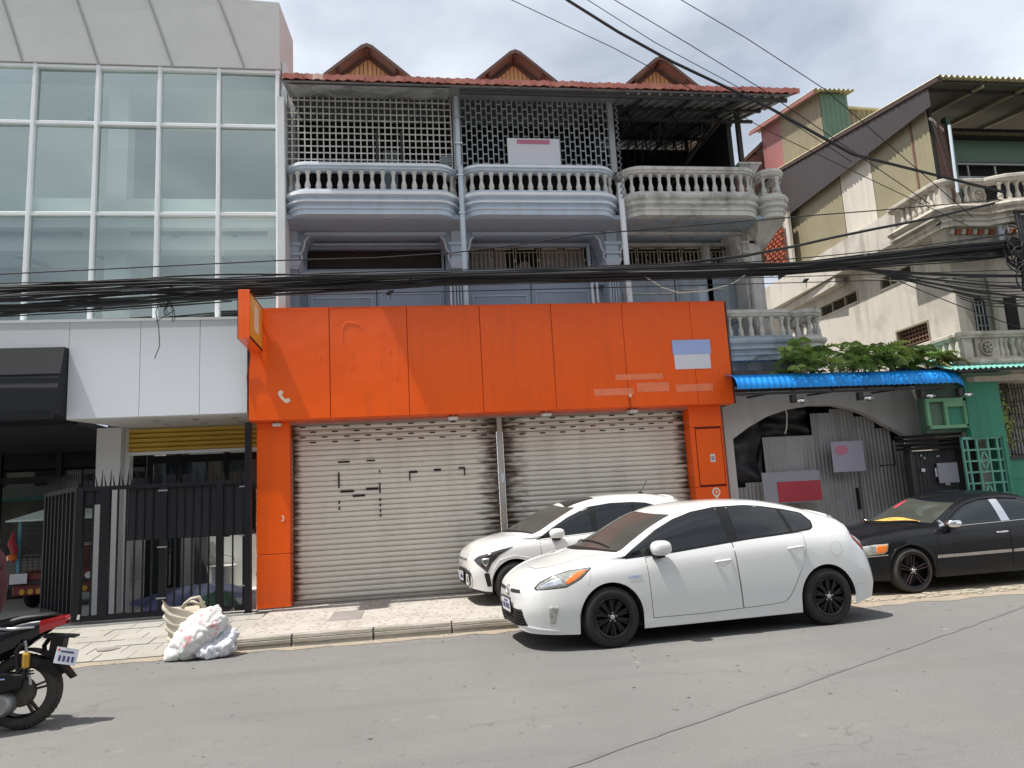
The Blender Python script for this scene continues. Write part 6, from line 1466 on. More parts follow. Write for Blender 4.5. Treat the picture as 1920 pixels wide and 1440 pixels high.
# doors on a dark gap
def door(parent, sk, bot, top, nm, paint, gap=.006):
    cx = sum(p[0] for p in bot+top)/len(bot+top); cz = sum(p[1] for p in bot+top)/len(bot+top)
    def grow(p): return [(x+math.copysign(min(gap,abs(x-cx)),x-cx), z+math.copysign(gap,z-cz)) for x,z in p]
    d = sk.patch('side', bot, top, .0035, 30, 14, .003).build('door', paint, parent, 40, local=True)
    sk.patch('side', grow(bot), grow(top), .0008, 30, 14, 0).build('door_gap', M['hole'], d, True, local=True)
    return d
D1 = door(C1, K1, [(1.43,.275),(2.0,.272),(2.52,.285)], [(1.395,.90),(1.42,.905),(1.9,.945),(2.47,.995)], 'front', M['car_white'])
D2 = door(C1, K1, [(2.535,.285),(2.9,.295),(3.06,.31),(3.13,.36),(3.2,.46),(3.27,.58),(3.36,.72),(3.41,.88)], [(2.485,.995),(2.7,1.015),(3.0,1.03),(3.2,1.042),(3.41,1.05)], 'rear', M['car_white'])
# side glass
K1.patch('side', [(1.115,.912),(1.9,.955),(2.5,1.004),(3.3,1.060),(3.56,1.080)], [(1.115,.914),(1.27,1.008),(1.6,1.19),(1.85,1.294),(2.1,1.364),(2.4,1.402),(2.8,1.404),(3.0,1.382),(3.3,1.33),(3.54,1.274),(3.625,1.165),(3.60,1.10)], .0022, 70, 12, .004).build('window_surround', M['plastic_black'], C1, 40, local=True)
def glass_(parent, sk, A, B, nm='window', m_='car_glass', off=.004, view='side', nu=26, nv=10): return sk.patch(view, A, B, off, nu, nv, .010).build(nm, M[m_], parent, 40, local=True)
glass_(C1, K1, [(1.13,.915),(1.25,.925),(1.42,.932)], [(1.13,.918),(1.27,.995),(1.42,1.075)], 'quarter_window')
glass_(D1, K1, [(1.44,.935),(1.9,.965),(2.44,1.012)], [(1.44,1.085),(1.6,1.175),(1.85,1.278),(2.1,1.348),(2.40,1.385)])
glass_(D2, K1, [(2.56,1.022),(2.9,1.045),(3.26,1.068)], [(2.56,1.392),(2.8,1.388),(3.0,1.365),(3.20,1.325)])
glass_(C1, K1, [(3.31,1.07),(3.45,1.08),(3.56,1.10),(3.60,1.15)], [(3.255,1.315),(3.4,1.29),(3.52,1.262),(3.60,1.16)], 'quarter_window')
K1.patch('side', [(2.455,1.015),(2.545,1.02)], [(2.42,1.385),(2.545,1.393)], .0035, 6, 10, .01).build('pillar_trim', M['plastic_black'], C1, 40, local=True)
K1.patch('side', [(3.275,1.07),(3.31,1.073)], [(3.215,1.322),(3.245,1.315)], .003, 4, 10, .01).build('pillar_trim', M['plastic_black'], C1, 40, local=True)
K1.strip('side', [(1.16,.910),(1.9,.952),(2.5,1.002),(3.3,1.059),(3.55,1.079)], .016, .003, 50).build('belt_trim', M['plastic_black'], C1, True, local=True)
# windscreen (seen from above)
def screen(parent, sk, xb0, xb1, xt0, xt1, yb, yt, m_, nm='windscreen'):
    n = 14; A = []; B = []
    for i in range(n+1):
        v = -1+2*i/n; A.append((lerp(xb0,xb1,abs(v)**2.2), yb*v)); B.append((lerp(xt0,xt1,abs(v)**2.2), yt*v))
    return sk.patch('top', A, B, .004, 30, 16, .008).build(nm, M[m_], parent, 40, local=True)
WS1 = screen(C1, K1, .88, 1.14, 1.66, 1.86, .70, .555, 'car_windscreen')
K1.patch('top', [(.80+.30*abs(-1+2*i/14)**2.2, .70*(-1+2*i/14)) for i in range(15)], [(.88+.255*abs(-1+2*i/14)**2.2, .70*(-1+2*i/14)) for i in range(15)], .004, 30, 3, .008).build('cowl', M['plastic_black'], C1, 40, local=True)
for y0, y1 in ((-.55,.05),(.0,.55)):
    pts = []
    for i in range(10):
        t = i/9; p, n = K1.hit('top', lerp(1.0,1.12,abs(lerp(y0,y1,t))/.6)-.03, lerp(y0,y1,t)); pts.append(p+n*.016)
    MB().tube(pts,.008,5).build('wiper', M['plastic_black'], C1, True, local=True)
# hood shut line
K1.strip('top', [(.26,-.0),(.27,-.3),(.36,-.5),(.5,-.585),(.8,-.655),(1.02,-.70)], .007, .001, 50).build('hood_gap', M['hole'], C1, True, local=True)
# lights
K1.patch('side', [(.155,.638),(.30,.648),(.46,.662),(.625,.737),(.75,.835)], [(.142,.662),(.20,.722),(.325,.784),(.50,.830),(.75,.848)], .0012, 30, 8, 0).build('lamp_gap', M['hole'], C1, True, local=True)
H1 = pv(K1, [(.165,.645),(.30,.655),(.46,.67),(.62,.745),(.735,.835)], [(.155,.66),(.21,.715),(.33,.775),(.50,.822),(.735,.842)], .004, 30, 8, .012).build('headlight', M['lens_clear'], C1, True, local=True)
pv(K1, [(.47,.69),(.55,.72),(.62,.762),(.70,.822)], [(.45,.715),(.52,.775),(.60,.812),(.70,.828)], .007, 20, 6, .008).build('indicator', M['lens_amber'], H1, True, local=True)
pv(K1, [(.19,.662),(.30,.668),(.43,.685)], [(.185,.67),(.25,.715),(.40,.765)], .0065, 16, 5, .006).build('lamp_bowl', M['chrome'], H1, True, local=True)
K1.patch('far', [(.165,.645),(.30,.655),(.46,.67),(.62,.745),(.735,.835)], [(.155,.66),(.21,.715),(.33,.775),(.50,.822),(.735,.842)], .004, 24, 6, .012).build('headlight', M['lens_clear'], C1, True, local=True)
TL = pv(K1, [(4.07,.80),(4.2,.80),(4.30,.80)], [(4.02,1.0),(4.06,1.10),(4.10,1.12)], .005, 14, 10, .012)
tl = K1.patch('side', [(4.10,1.02),(4.18,.90),(4.29,.78)], [(4.105,1.13),(4.19,1.06),(4.37,.84)], .006, 16, 8, .012).build('tail_light', M['lens_pale'], C1, True, local=True)
pv(K1, [(4.125,.955),(4.185,.88),(4.26,.795)], [(4.15,.97),(4.215,.895),(4.295,.81)], .009, 14, 5, .008).build('lamp_red', M['lens_red'], tl, True, local=True)
# bumper details
fg = K1.patch('side', [(.13,.235),(.2,.232),(.26,.255)], [(.125,.44),(.19,.445),(.285,.48)], .001, 10, 8, 0)
K1.patch('front', [(-.55,.262),(-.3,.245),(0,.242),(.3,.245),(.55,.262)], [(-.50,.43),(-.3,.425),(0,.422),(.3,.425),(.50,.43)], .004, 30, 6, .01).build('lower_grille', M['hole'], C1, 40, local=True)
gsl = MB()
for z in (.285,.315,.345,.375,.405): K1.strip('front', [(-.52,z),(0,z-.005),(.52,z)], .011, .010, 30, gsl)
gsl.build('grille_bar', M['plastic_black'], C1, True, local=True)
K1.patch('front', [(-.47,.600),(-.3,.592),(-.13,.59)], [(-.45,.632),(-.3,.628),(-.13,.622)], .003, 14, 3, .008).build('upper_grille', M['hole'], C1, 40, local=True)
K1.patch('front', [(.13,.59),(.3,.592),(.47,.600)], [(.13,.622),(.3,.628),(.45,.632)], .003, 14, 3, .008).build('upper_grille', M['hole'], C1, 40, local=True)
emblem(C1, K1, 0, .60, .072, M['chrome'])
number_plate(C1, (-.022,0,.445), .40, .15, (math.radians(4),0,math.radians(-90)), 3)
pv(K1, [(.275,.285),(.30,.285),(.325,.29)], [(.262,.47),(.31,.475),(.36,.47)], .004, 10, 8, .01).build('fog_lamp', M['lens_clear'], C1, True, local=True)
pv(K1, [(.06,.245),(.2,.222),(.38,.205)], [(.06,.262),(.2,.238),(.38,.219)], .006, 20, 3, .012).build('bumper_lip', M['car_white'], C1, 40, local=True)
pv(K1, [(1.345,.175),(2.3,.172),(3.26,.176)], [(1.34,.25),(2.3,.245),(3.27,.25)], .006, 30, 5, .012).build('sill', M['car_white'], C1, 40, local=True)
K1.strip('side', [(4.03,.42),(4.2,.43),(4.38,.45)], .004, .0005, 20).build('bumper_gap', M['post_grey'], C1, True, local=True)
K1.strip('side', [(.585,.33),(.62,.50),(.70,.66),(.78,.72)], .004, .0005, 20)
q = MB(); K1.strip('side', [(.735,.835),(.735,.75),(.69,.665)], .005, .0006, 16, q); q.build('bumper_gap', M['post_grey'], C1, True, local=True)
fl = MB(); K1.strip('side', [(3.82+.085*math.cos(2*math.pi*i/20), .845+.078*math.sin(2*math.pi*i/20)) for i in range(21)], .005, .0008, 40, fl); fl.build('fuel_flap', M['post_grey'], C1, True, local=True)
mirror_pod(C1, (1.54,-HW1-.07,1.005), (.235,.20,.165), M['car_white']); mirror_pod(C1, (1.54,HW1+.07,1.005), (.235,.20,.165), M['car_white'], 1)
pod = None
door_handle(D1, K1, 2.32, .81, M['car_white'], .012); door_handle(D2, K1, 3.27, .892, M['car_white'], .014)
for x, z in ((2.32,.795),(3.27,.877)):
    fl = MB(); K1.patch('side', [(x-.10,z),(x,z-.045),(x+.10,z+.01)], [(x-.10,z+.005),(x,z+.035),(x+.10,z+.015)], .0042, 14, 6, 0, fl); fl.build('handle_cup', M['sign_white'], D1 if x < 3 else D2, True, local=True)
bt = text_mesh('HYBRID', .045, .001, M['sign_blue'], True); o = bpy.data.objects.new('badge', bt); COL.objects.link(o); o.parent = C1; p, n = K1.hit('side', 1.24, .715); o.location = p+n*.004; o.rotation_euler = (math.radians(90),math.radians(-1.5),0)
# spoiler
K1.patch('top', [(3.98,-.52),(3.99,0),(3.98,.52)], [(4.075,-.50),(4.085,0),(4.075,.50)], .02, 20, 4, .03).build('spoiler', M['car_white'], C1, 40, local=True)

C1.scale = (.982,1,1); C1.location += Vector((math.cos(PA),math.sin(PA),0))*.035
# ---------------------------------------------------- small white hatchback on the pavement
KA = math.radians(4.0); L2, HW2 = 3.56, .80
c, s = math.cos(KA), math.sin(KA); lx, ly = .64, -HW2+.1; fx, fy = 1.53, 10.86
C2 = thing('small_white_hatchback', 'small white hatchback with dark headlights, parked on the pavement behind the larger white car', 'car', (fx-(lx*c-ly*s), fy-(lx*s+ly*c), .14), KA)
T0 = [(0,.35,.27),(.04,.50,.22),(.1,.60,.20),(.2,.70,.185),(.4,.765,.18),(.64,.785,.18),(3.0,.785,.18),(3.3,.765,.21),(3.45,.70,.25),(3.53,.58,.30),(3.56,.42,.36)]
T1 = [(0,.46,.42),(.04,.60,.44),(.1,.68,.46),(.2,.745,.48),(.4,.79,.52),(.64,.80,.54),(3.0,.80,.56),(3.3,.785,.56),(3.45,.725,.54),(3.53,.61,.52),(3.56,.46,.50)]
T2 = [(0,.45,.56),(.04,.58,.61),(.1,.66,.65),(.2,.73,.69),(.4,.778,.745),(.64,.792,.775),(1.2,.797,.80),(2.5,.797,.84),(3.0,.79,.86),(3.3,.765,.86),(3.45,.70,.82),(3.53,.59,.74),(3.56,.45,.62)]
T3 = [(0,.42,.63),(.04,.53,.70),(.1,.60,.75),(.2,.665,.80),(.4,.715,.855),(.64,.738,.885),(1.02,.75,.90),(1.6,.752,.925),(2.5,.745,.965),(3.0,.725,.985),(3.3,.70,.98),(3.45,.65,.94),(3.53,.56,.85),(3.56,.43,.70)]
T4 = [(0,.34,.655),(.04,.43,.725),(.1,.48,.785),(.2,.53,.85),(.4,.58,.915),(.64,.63,.955),(.90,.685,.955),(1.05,.69,.985),(1.25,.655,1.09),(1.5,.615,1.215),(1.75,.59,1.32),(2.0,.58,1.385),(2.4,.575,1.425),(2.8,.57,1.42),(3.1,.56,1.38),(3.35,.55,1.31),(3.45,.545,1.20),(3.53,.50,1.0),(3.56,.40,.75)]
T5 = [(0,0,.665),(.06,0,.77),(.14,0,.86),(.32,0,.93),(.64,0,1.0),(.85,0,1.10),(1.1,0,1.225),(1.46,0,1.37),(1.75,0,1.44),(2.1,0,1.475),(2.5,0,1.485),(2.9,0,1.47),(3.2,0,1.435),(3.38,0,1.38),(3.45,0,1.25),(3.53,0,1.03),(3.56,0,.78)]
AR2 = ((.64,.30,.345),(3.02,.30,.345))
vs_, fs_, _ = car_body([T0,T1,T2,T3,T4,T5], AR2, L2, 70)
MB().add(vs_, fs_).build('body', M['car_white_warm'], C2, 42, local=True); K2 = Skin(vs_, fs_)
underbody(C2, L2, HW2, .18, .45)
for ax, az, r in AR2: arch_liner(C2, ax, az, r, HW2)
for x in (.64,3.02):
    for sd in (-1,1): wheel(C2, x, sd*(HW2-.10), .30, .30, .19, M['rubber'], M['alloy_dirty'], 5, 'dbl', sd)
D3 = door(C2, K2, [(1.05,.26),(1.4,.255),(1.90,.26)], [(1.03,.875),(1.5,.905),(1.90,.925)], 'f', M['car_white_warm'])
D4 = door(C2, K2, [(1.92,.26),(2.4,.27),(2.62,.36),(2.68,.6)], [(1.92,.925),(2.2,.94),(2.5,.955),(2.68,.96)], 'r', M['car_white_warm'])
K2.patch('side', [(1.03,.895),(1.3,.915),(1.9,.947),(2.53,.975),(2.80,.99)], [(1.03,.915),(1.25,1.05),(1.5,1.18),(1.84,1.316),(2.2,1.354),(2.56,1.350),(2.76,1.33),(2.96,1.265),(2.93,1.12)], .0022, 60, 10, .004).build('window_surround', M['plastic_black'], C2, 40, local=True)
glass_(D3, K2, [(1.06,.905),(1.3,.925),(1.84,.955)], [(1.06,.92),(1.25,1.035),(1.5,1.165),(1.84,1.30)])
glass_(D4, K2, [(1.93,.96),(2.2,.97),(2.52,.985)], [(1.93,1.318),(2.2,1.34),(2.52,1.335)])
glass_(C2, K2, [(2.56,.99),(2.75,1.0),(2.90,1.10)], [(2.56,1.333),(2.75,1.315),(2.93,1.26)], 'quarter_window')
K2.patch('side', [(1.835,.955),(1.925,.958)], [(1.835,1.305),(1.925,1.32)], .0035, 5, 10, .01).build('pillar_trim', M['plastic_black'], C2, 40, local=True)
K2.patch('side', [(.98,.885),(1.06,.90)], [(.98,.89),(1.06,.925)], .0045, 5, 5, .01).build('mirror_base', M['plastic_black'], C2, 40, local=True)
screen(C2, K2, .72, .98, 1.46, 1.66, .66, .545, 'car_windscreen')
K2.patch('top', [(.64+.30*abs(-1+2*i/14)**2.2, .66*(-1+2*i/14)) for i in range(15)], [(.72+.255*abs(-1+2*i/14)**2.2, .66*(-1+2*i/14)) for i in range(15)], .004, 30, 3, .008).build('cowl', M['plastic_black'], C2, 40, local=True)
for sd in ('side','far'):
    hl = K2.patch(sd, [(.10,.60),(.19,.52),(.235,.47),(.30,.60),(.42,.71),(.60,.80)], [(.07,.655),(.12,.70),(.2,.725),(.32,.755),(.45,.785),(.62,.815)], .004, 30, 8, .012).build('headlight', M['lens_dark'], C2, True, local=True)
    K2.patch(sd, [(.18,.60),(.22,.555),(.25,.60)], [(.16,.665),(.21,.675),(.27,.675)], .007, 10, 5, .008).build('lamp_bowl', M['chrome'], hl, True, local=True)
K2.patch('front', [(-.40,.635),(0,.632),(.40,.635)], [(-.38,.665),(0,.655),(.38,.665)], .004, 20, 3, .01).build('upper_grille', M['lens_dark'], C2, 40, local=True)
K2.patch('front', [(-.50,.30),(-.2,.25),(.2,.25),(.50,.30)], [(-.56,.47),(-.3,.50),(.3,.50),(.56,.47)], .004, 30, 8, .01).build('lower_grille', M['hole'], C2, 40, local=True)
q = MB(); K2.strip('front', [(-.52,.27),(-.585,.38),(-.57,.49),(-.3,.515),(.3,.515),(.57,.49),(.585,.38),(.52,.27),(.2,.235),(-.2,.235),(-.52,.27)], .022, .008, 80, q); q.build('grille_frame', M['steel'], C2, True, local=True)
for y in (-.40,.40):
    q = MB(); K2.strip('front', [(y-.06,.44),(y-.06,.32),(y,.29),(y+.06,.32),(y+.06,.44)], .022, .012, 24, q); q.build('grille_tooth', M['car_white_warm'], C2, True, local=True)
pv(K2, [(.23,.28),(.25,.275),(.29,.28)], [(.19,.46),(.22,.47),(.26,.46)], .004, 8, 8, .01).build('air_slot', M['hole'], C2, 40, local=True)
number_plate(C2, (-.02,0,.40), .34, .14, (0,0,math.radians(-90)), 8)
mirror_pod(C2, (1.27,-HW2-.06,.965), (.225,.19,.145), M['car_white_warm']); mirror_pod(C2, (1.27,HW2+.06,.965), (.225,.19,.145), M['car_white_warm'], 1)
K2.patch('top', [(3.28,-.50),(3.30,0),(3.28,.50)], [(3.46,-.48),(3.50,0),(3.46,.48)], .028, 20, 4, .035).build('spoiler', M['car_white_warm'], C2, 40, local=True)
p, n = K2.hit('top', 2.95, 0); q = MB(); q.tube([p+Vector((-.04,0,.0)),p+Vector((.0,0,.02)),p+Vector((.05,0,.0))],[.02,.026,.015],8); q.tube([p+Vector((0,0,.02)),p+Vector((.13,0,.21))],.006,5); q.build('aerial', M['plastic_black'], C2, local=True)
K2.patch('top', [(1.55,-.42),(1.55,.42)], [(2.0,-.45),(2.0,.45)], .003, 12, 8, .006).build('sunroof', M['car_glass'], C2, 40, local=True)
q = MB(); K2.strip('side', [(.29,.36),(.33,.52),(.42,.64),(.64,.69),(.86,.64),(.96,.52),(1.0,.4)], .02, .003, 40, q); q.build('arch_moulding', M['car_white_warm'], C2, True, local=True)
K2.strip('side', [(.03,.235),(.2,.195),(.35,.185)], .05, .006, 16).build('bumper_lip', M['plastic_black'], C2, True, local=True)

# ---------------------------------------------------- black saloon
SA = math.radians(1.7); L3, HW3 = 4.80, .89
c, s = math.cos(SA), math.sin(SA); lx, ly = .95, -HW3+.02; fx, fy = 7.05, 9.79
C3 = thing('black_saloon', 'glossy black saloon with chrome mirrors and thin spoked wheels, cut off by the right edge', 'car', (fx-(lx*c-ly*s), fy-(lx*s+ly*c), .015), SA)
T0 = [(0,.40,.28),(.05,.58,.23),(.15,.70,.21),(.35,.80,.20),(.6,.84,.19),(.95,.855,.19),(4.0,.855,.20),(4.5,.80,.23),(4.72,.70,.27),(4.8,.5,.33)]
T1 = [(0,.48,.40),(.05,.65,.42),(.15,.76,.44),(.35,.84,.46),(.6,.878,.48),(.95,.89,.50),(4.0,.89,.52),(4.5,.85,.52),(4.72,.74,.50),(4.8,.55,.48)]
T2 = [(0,.47,.50),(.05,.63,.55),(.15,.745,.60),(.35,.825,.66),(.6,.862,.70),(.95,.876,.735),(2.0,.88,.77),(3.6,.878,.80),(4.3,.86,.80),(4.65,.79,.76),(4.8,.55,.62)]
T3 = [(0,.44,.56),(.05,.58,.64),(.15,.68,.70),(.35,.755,.76),(.6,.79,.80),(.95,.805,.835),(1.6,.82,.865),(2.6,.82,.885),(3.4,.80,.905),(4.0,.775,.92),(4.4,.75,.91),(4.68,.69,.86),(4.8,.5,.68)]
T4 = [(0,.34,.575),(.05,.45,.665),(.15,.53,.735),(.35,.60,.80),(.6,.645,.845),(.95,.68,.885),(1.25,.72,.90),(1.48,.735,.915),(1.65,.71,.985),(1.9,.66,1.11),(2.1,.62,1.195),(2.35,.60,1.26),(2.7,.59,1.285),(3.1,.59,1.25),(3.4,.62,1.12),(3.7,.66,.98),(3.9,.67,.94),(4.4,.65,.93),(4.68,.6,.88),(4.8,.42,.69)]
T5 = [(0,0,.59),(.05,0,.70),(.15,0,.78),(.35,0,.85),(.65,0,.905),(1.02,0,.95),(1.3,0,1.09),(1.66,0,1.265),(1.95,0,1.345),(2.35,0,1.375),(2.7,0,1.37),(3.05,0,1.32),(3.4,0,1.18),(3.8,0,1.0),(4.0,0,.97),(4.45,0,.955),(4.7,0,.90),(4.8,0,.70)]
AR3 = ((.95,.31,.355),(3.62,.31,.355))
vs_, fs_, _ = car_body([T0,T1,T2,T3,T4,T5], AR3, L3, 80)
MB().add(vs_, fs_).build('body', M['car_black'], C3, 42, local=True); K3 = Skin(vs_, fs_)
underbody(C3, L3, HW3, .19, .45)
for ax, az, r in AR3: arch_liner(C3, ax, az, r, HW3)
for x in (.95,3.62):
    for sd in (-1,1): wheel(C3, x, sd*(HW3-.10), .312, .312, .235, M['rubber_dusty'], M['rim_black'], 5, 'dbl', sd, .2, M['steel'], M['rim_red'])
D5 = door(C3, K3, [(1.36,.27),(2.0,.268),(2.58,.27)], [(1.42,.845),(2.0,.865),(2.58,.875)], 'f', M['car_black'])
D6 = door(C3, K3, [(2.595,.27),(3.0,.28),(3.2,.36),(3.32,.6)], [(2.595,.875),(2.9,.885),(3.2,.895),(3.4,.90)], 'r', M['car_black'])
glass_(D5, K3, [(1.72,.885),(2.1,.897),(2.54,.905)], [(1.72,.955),(1.9,1.06),(2.08,1.145),(2.3,1.20),(2.51,1.215)], 'window', 'sedan_glass')
glass_(D6, K3, [(2.70,.91),(3.0,.918),(3.30,.925)], [(2.655,1.215),(2.8,1.215),(3.0,1.19),(3.22,1.10)], 'window', 'sedan_glass')
K3.patch('side', [(2.545,.905),(2.62,.907),(2.69,.91)], [(2.515,1.215),(2.59,1.222),(2.65,1.218)], .006, 6, 10, .012).build('chrome_pillar', M['chrome'], C3, 40, local=True)
q = MB(); K3.strip('side', [(1.66,.875),(2.5,.895),(3.35,.918)], .014, .005, 40, q); q.build('belt_trim', M['chrome'], C3, True, local=True)
K3.strip('side', [(1.62,.93),(1.9,1.09),(2.1,1.175),(2.35,1.232),(2.7,1.24),(3.0,1.21)], .03, .012, 40).build('weather_shield', M['plastic_black'], C3, True, local=True)
K3.patch('side', [(1.36,.455),(2.0,.46),(2.57,.465)], [(1.365,.495),(2.0,.50),(2.57,.505)], .009, 24, 3, .012).build('rubbing_strip', M['post_grey'], D5, 40, local=True)
K3.patch('side', [(2.605,.465),(2.9,.467),(3.22,.47)], [(2.605,.505),(2.9,.507),(3.24,.51)], .009, 14, 3, .012).build('rubbing_strip', M['post_grey'], D6, 40, local=True)
door_handle(D5, K3, 2.46, .755, M['chrome'], .004); door_handle(D6, K3, 3.22, .775, M['chrome'], .004)
hl = pv(K3, [(.20,.555),(.35,.555),(.53,.565),(.585,.60)], [(.14,.64),(.25,.675),(.42,.695),(.62,.70)], .004, 24, 8, .012).build('headlight', M['lens_clear'], C3, True, local=True)
pv(K3, [(.43,.575),(.52,.575),(.575,.605)], [(.44,.675),(.52,.683),(.60,.685)], .007, 14, 6, .008).build('indicator', M['lens_amber'], hl, True, local=True)
K3.patch('far', [(.20,.555),(.35,.555),(.53,.565),(.585,.60)], [(.14,.64),(.25,.675),(.42,.695),(.62,.70)], .004, 24, 8, .012).build('headlight', M['lens_clear'], C3, True, local=True)
q = MB(); K3.strip('side', [(.06,.52),(.3,.535),(.585,.545)], .012, .003, 20, q); q.build('bumper_gap', M['post_grey'], C3, True, local=True)
q = MB(); K3.strip('side', [(.585,.34),(.62,.49),(.72,.62),(.95,.685),(1.18,.62),(1.28,.49),(1.315,.34)], .03, .004, 44, q); q.build('arch_moulding', M['car_black'], C3, True, local=True)
WS3 = screen(C3, K3, 1.04, 1.48, 1.72, 2.02, .70, .57, 'sedan_screen')
def sb(y): return 1.04+.44*abs(y/.7)**2.2
ysd = [-.60+.1*k for k in range(12)]; wdt = [.02,.07,.12,.14,.13,.10,.05,.03,.03,.03,.025,.02]
K3.patch('top', [(sb(y)+.02,y) for y in ysd], [(sb(y)+.02+w_,y) for y,w_ in zip(ysd,wdt)], .0055, 40, 4, .002).build('dash_cloth', M['gold_cloth'], WS3, True, local=True)
K3.patch('top', [(1.42,-.035),(1.50,-.05),(1.60,-.045),(1.66,-.015)], [(1.42,.01),(1.50,.03),(1.60,.02),(1.66,-.005)], .0055, 14, 4, .002).build('hanging_charm', M['sign_red'], WS3, True, local=True)
for y0, y1 in ((-.60,.0),(.0,.55)):
    pts = []
    for i in range(10):
        t = i/9; y = lerp(y0,y1,t); p, n = K3.hit('top', 1.06+.40*abs(y/.7)**2.2, y); pts.append(p+n*.016)
    MB().tube(pts,.008,5).build('wiper', M['plastic_black'], C3, True, local=True)
mirror_pod(C3, (1.62,-HW3-.06,.925), (.235,.19,.13), M['chrome']); mirror_pod(C3, (1.62,HW3+.06,.925), (.235,.19,.13), M['chrome'], 1)
K3.patch('side', [(1.50,.87),(1.60,.885)], [(1.575,.965),(1.61,.97)], .006, 5, 6, .01).build('mirror_base', M['chrome'], C3, 40, local=True)
K3.patch('side', [(1.32,.20),(1.40,.20)], [(1.33,.40),(1.37,.40)], .004, 4, 8, .02).build('mud_flap', M['plastic_black'], C3, 40, local=True)
# ------------------------------------------------------------------ scooter and rider, left edge
BXc, BY = -3.115, 6.82
SC = thing('scooter', 'black scooter with red tail light and gold shock absorber, cut off by the left edge', 'scooter', (BXc,BY,0))
def pp(x, z, y=0): return (x, BY+y, z)
def wheel_mc(x, w_):
    t = MB().lathe([(.20,-w_*.42),(.225,-w_*.5),(.255,-w_*.5),(.28,-w_*.33),(.29,-w_*.12),(.292,0),(.29,w_*.12),(.28,w_*.33),(.255,w_*.5),(.225,w_*.5),(.20,w_*.42)],(x,BY,.292),36,'y',cap=False).build('wheel', M['rubber_dusty'], SC, 50)
    q = MB(); q.lathe([(.205,-.045),(.19,-.03),(.185,.03),(.205,.045)],(x,BY,.292),30,'y',cap=False)
    for k in range(5):
        for d in (-.10,.10):
            a = 2*math.pi*k/5+.25; q.beam((x+.05*math.cos(a+d*2),BY-.015,.292+.05*math.sin(a+d*2)),(x+.19*math.cos(a+d),BY-.01,.292+.19*math.sin(a+d)),.016,.03,(0,1,0))
    q.lathe([(.0,-.06),(.06,-.06),(.07,-.03),(.07,.05),(0,.05)],(x,BY,.292),20,'y',cap=False); q.build('rim', M['rim_black'], t, 40)
    return t
wr_ = wheel_mc(BXc,.125); wf_ = wheel_mc(BXc-1.28,.10)
tr_ = MB()
for k in range(44):
    a = 2*math.pi*k/44
    for s_ in (-1,1): tr_.beam((BXc+.288*math.cos(a),BY+s_*.012,.292+.288*math.sin(a)),(BXc+.274*math.cos(a+.09),BY+s_*.05,.292+.274*math.sin(a+.09)),.016,.012)
tr_.build('tread', M['rubber_dusty'], wr_)
# tail body: cross sections along x
def body_loft(secs, name, m_, parent=SC, smooth=True):
    "secs: (x, zc, half height, half width)"
    n = 16; vs = []; fs = []
    for x, zc, hh, hw in secs:
        for k in range(n):
            a = 2*math.pi*k/n; ca, sa = math.cos(a), math.sin(a)
            vs.append((x, BY+hw*math.copysign(abs(ca)**.75,ca), zc+hh*math.copysign(abs(sa)**.8,sa)))
    for i in range(len(secs)-1):
        for k in range(n): fs.append((i*n+k,i*n+(k+1)%n,(i+1)*n+(k+1)%n,(i+1)*n+k))
    fs += [tuple(range(n)), tuple((len(secs)-1)*n+k for k in range(n-1,-1,-1))]
    return MB().add(vs,fs).build(name, m_, parent, smooth)
body_loft([(-3.72,.60,.10,.15),(-3.5,.64,.15,.16),(-3.3,.68,.155,.155),(-3.1,.745,.12,.13),(-2.96,.79,.07,.10),(-2.86,.825,.035,.06),(-2.82,.84,.015,.03)],'tail_body',M['bike_black'])
body_loft([(-3.9,.72,.05,.11),(-3.7,.785,.05,.13),(-3.45,.80,.05,.135),(-3.3,.815,.05,.13),(-3.1,.865,.035,.105),(-2.93,.875,.02,.07),(-2.88,.872,.008,.04)],'seat',M['plastic_black'])
tlg = MB().grid(lambda u,v: (lerp(-2.965,-2.80,u), BY+(-.105+.075*u)*(1 if v<.5 else 1)+(v-.5)*.0-.005*math.sin(math.pi*v), lerp(lerp(.745,.80,u),lerp(.845,.868,u**.7),v)), 12, 6)
tlg.build('tail_light', M['lens_red'], SC, True)
MB().grid(lambda u,v: (lerp(-2.965,-2.80,u), BY-(-.105+.075*u), lerp(lerp(.745,.80,u),lerp(.845,.868,u**.7),v)), 12, 6).build('tail_light', M['lens_red'], SC, True)
body_loft([(-2.93,.80,.03,.085),(-2.85,.822,.025,.055),(-2.79,.842,.014,.03)],'lamp_housing',M['lens_red'])
for s_ in (-1,1): MB().tube([pp(-3.45,.83,s_*.12),pp(-3.15,.80,s_*.145),pp(-3.0,.80,s_*.118)],[.012,.014,.01],6).build('side_trim', M['steel'], SC, True)
rg = MB().hexa([pp(-2.95,.70,-.07),pp(-2.72,.685,-.05),pp(-2.72,.685,.05),pp(-2.95,.70,.07),pp(-2.95,.725,-.07),pp(-2.72,.70,-.05),pp(-2.72,.70,.05),pp(-2.95,.725,.07)]).build('rear_fender', M['plastic_black'], SC)
MB().hexa([pp(-2.93,.50,-.05),pp(-2.84,.46,-.05),pp(-2.84,.46,.05),pp(-2.93,.50,.05),pp(-2.90,.70,-.05),pp(-2.80,.69,-.05),pp(-2.80,.69,.05),pp(-2.90,.70,.05)]).build('plate_bracket', M['plastic_black'], rg)
MB().hexa([pp(-2.85,.49,-.06),pp(-2.75,.36,-.03),pp(-2.75,.36,.03),pp(-2.85,.49,.06),pp(-2.83,.50,-.06),pp(-2.72,.37,-.03),pp(-2.72,.37,.03),pp(-2.83,.50,.06)]).build('mud_flap', M['plastic_black'], rg)
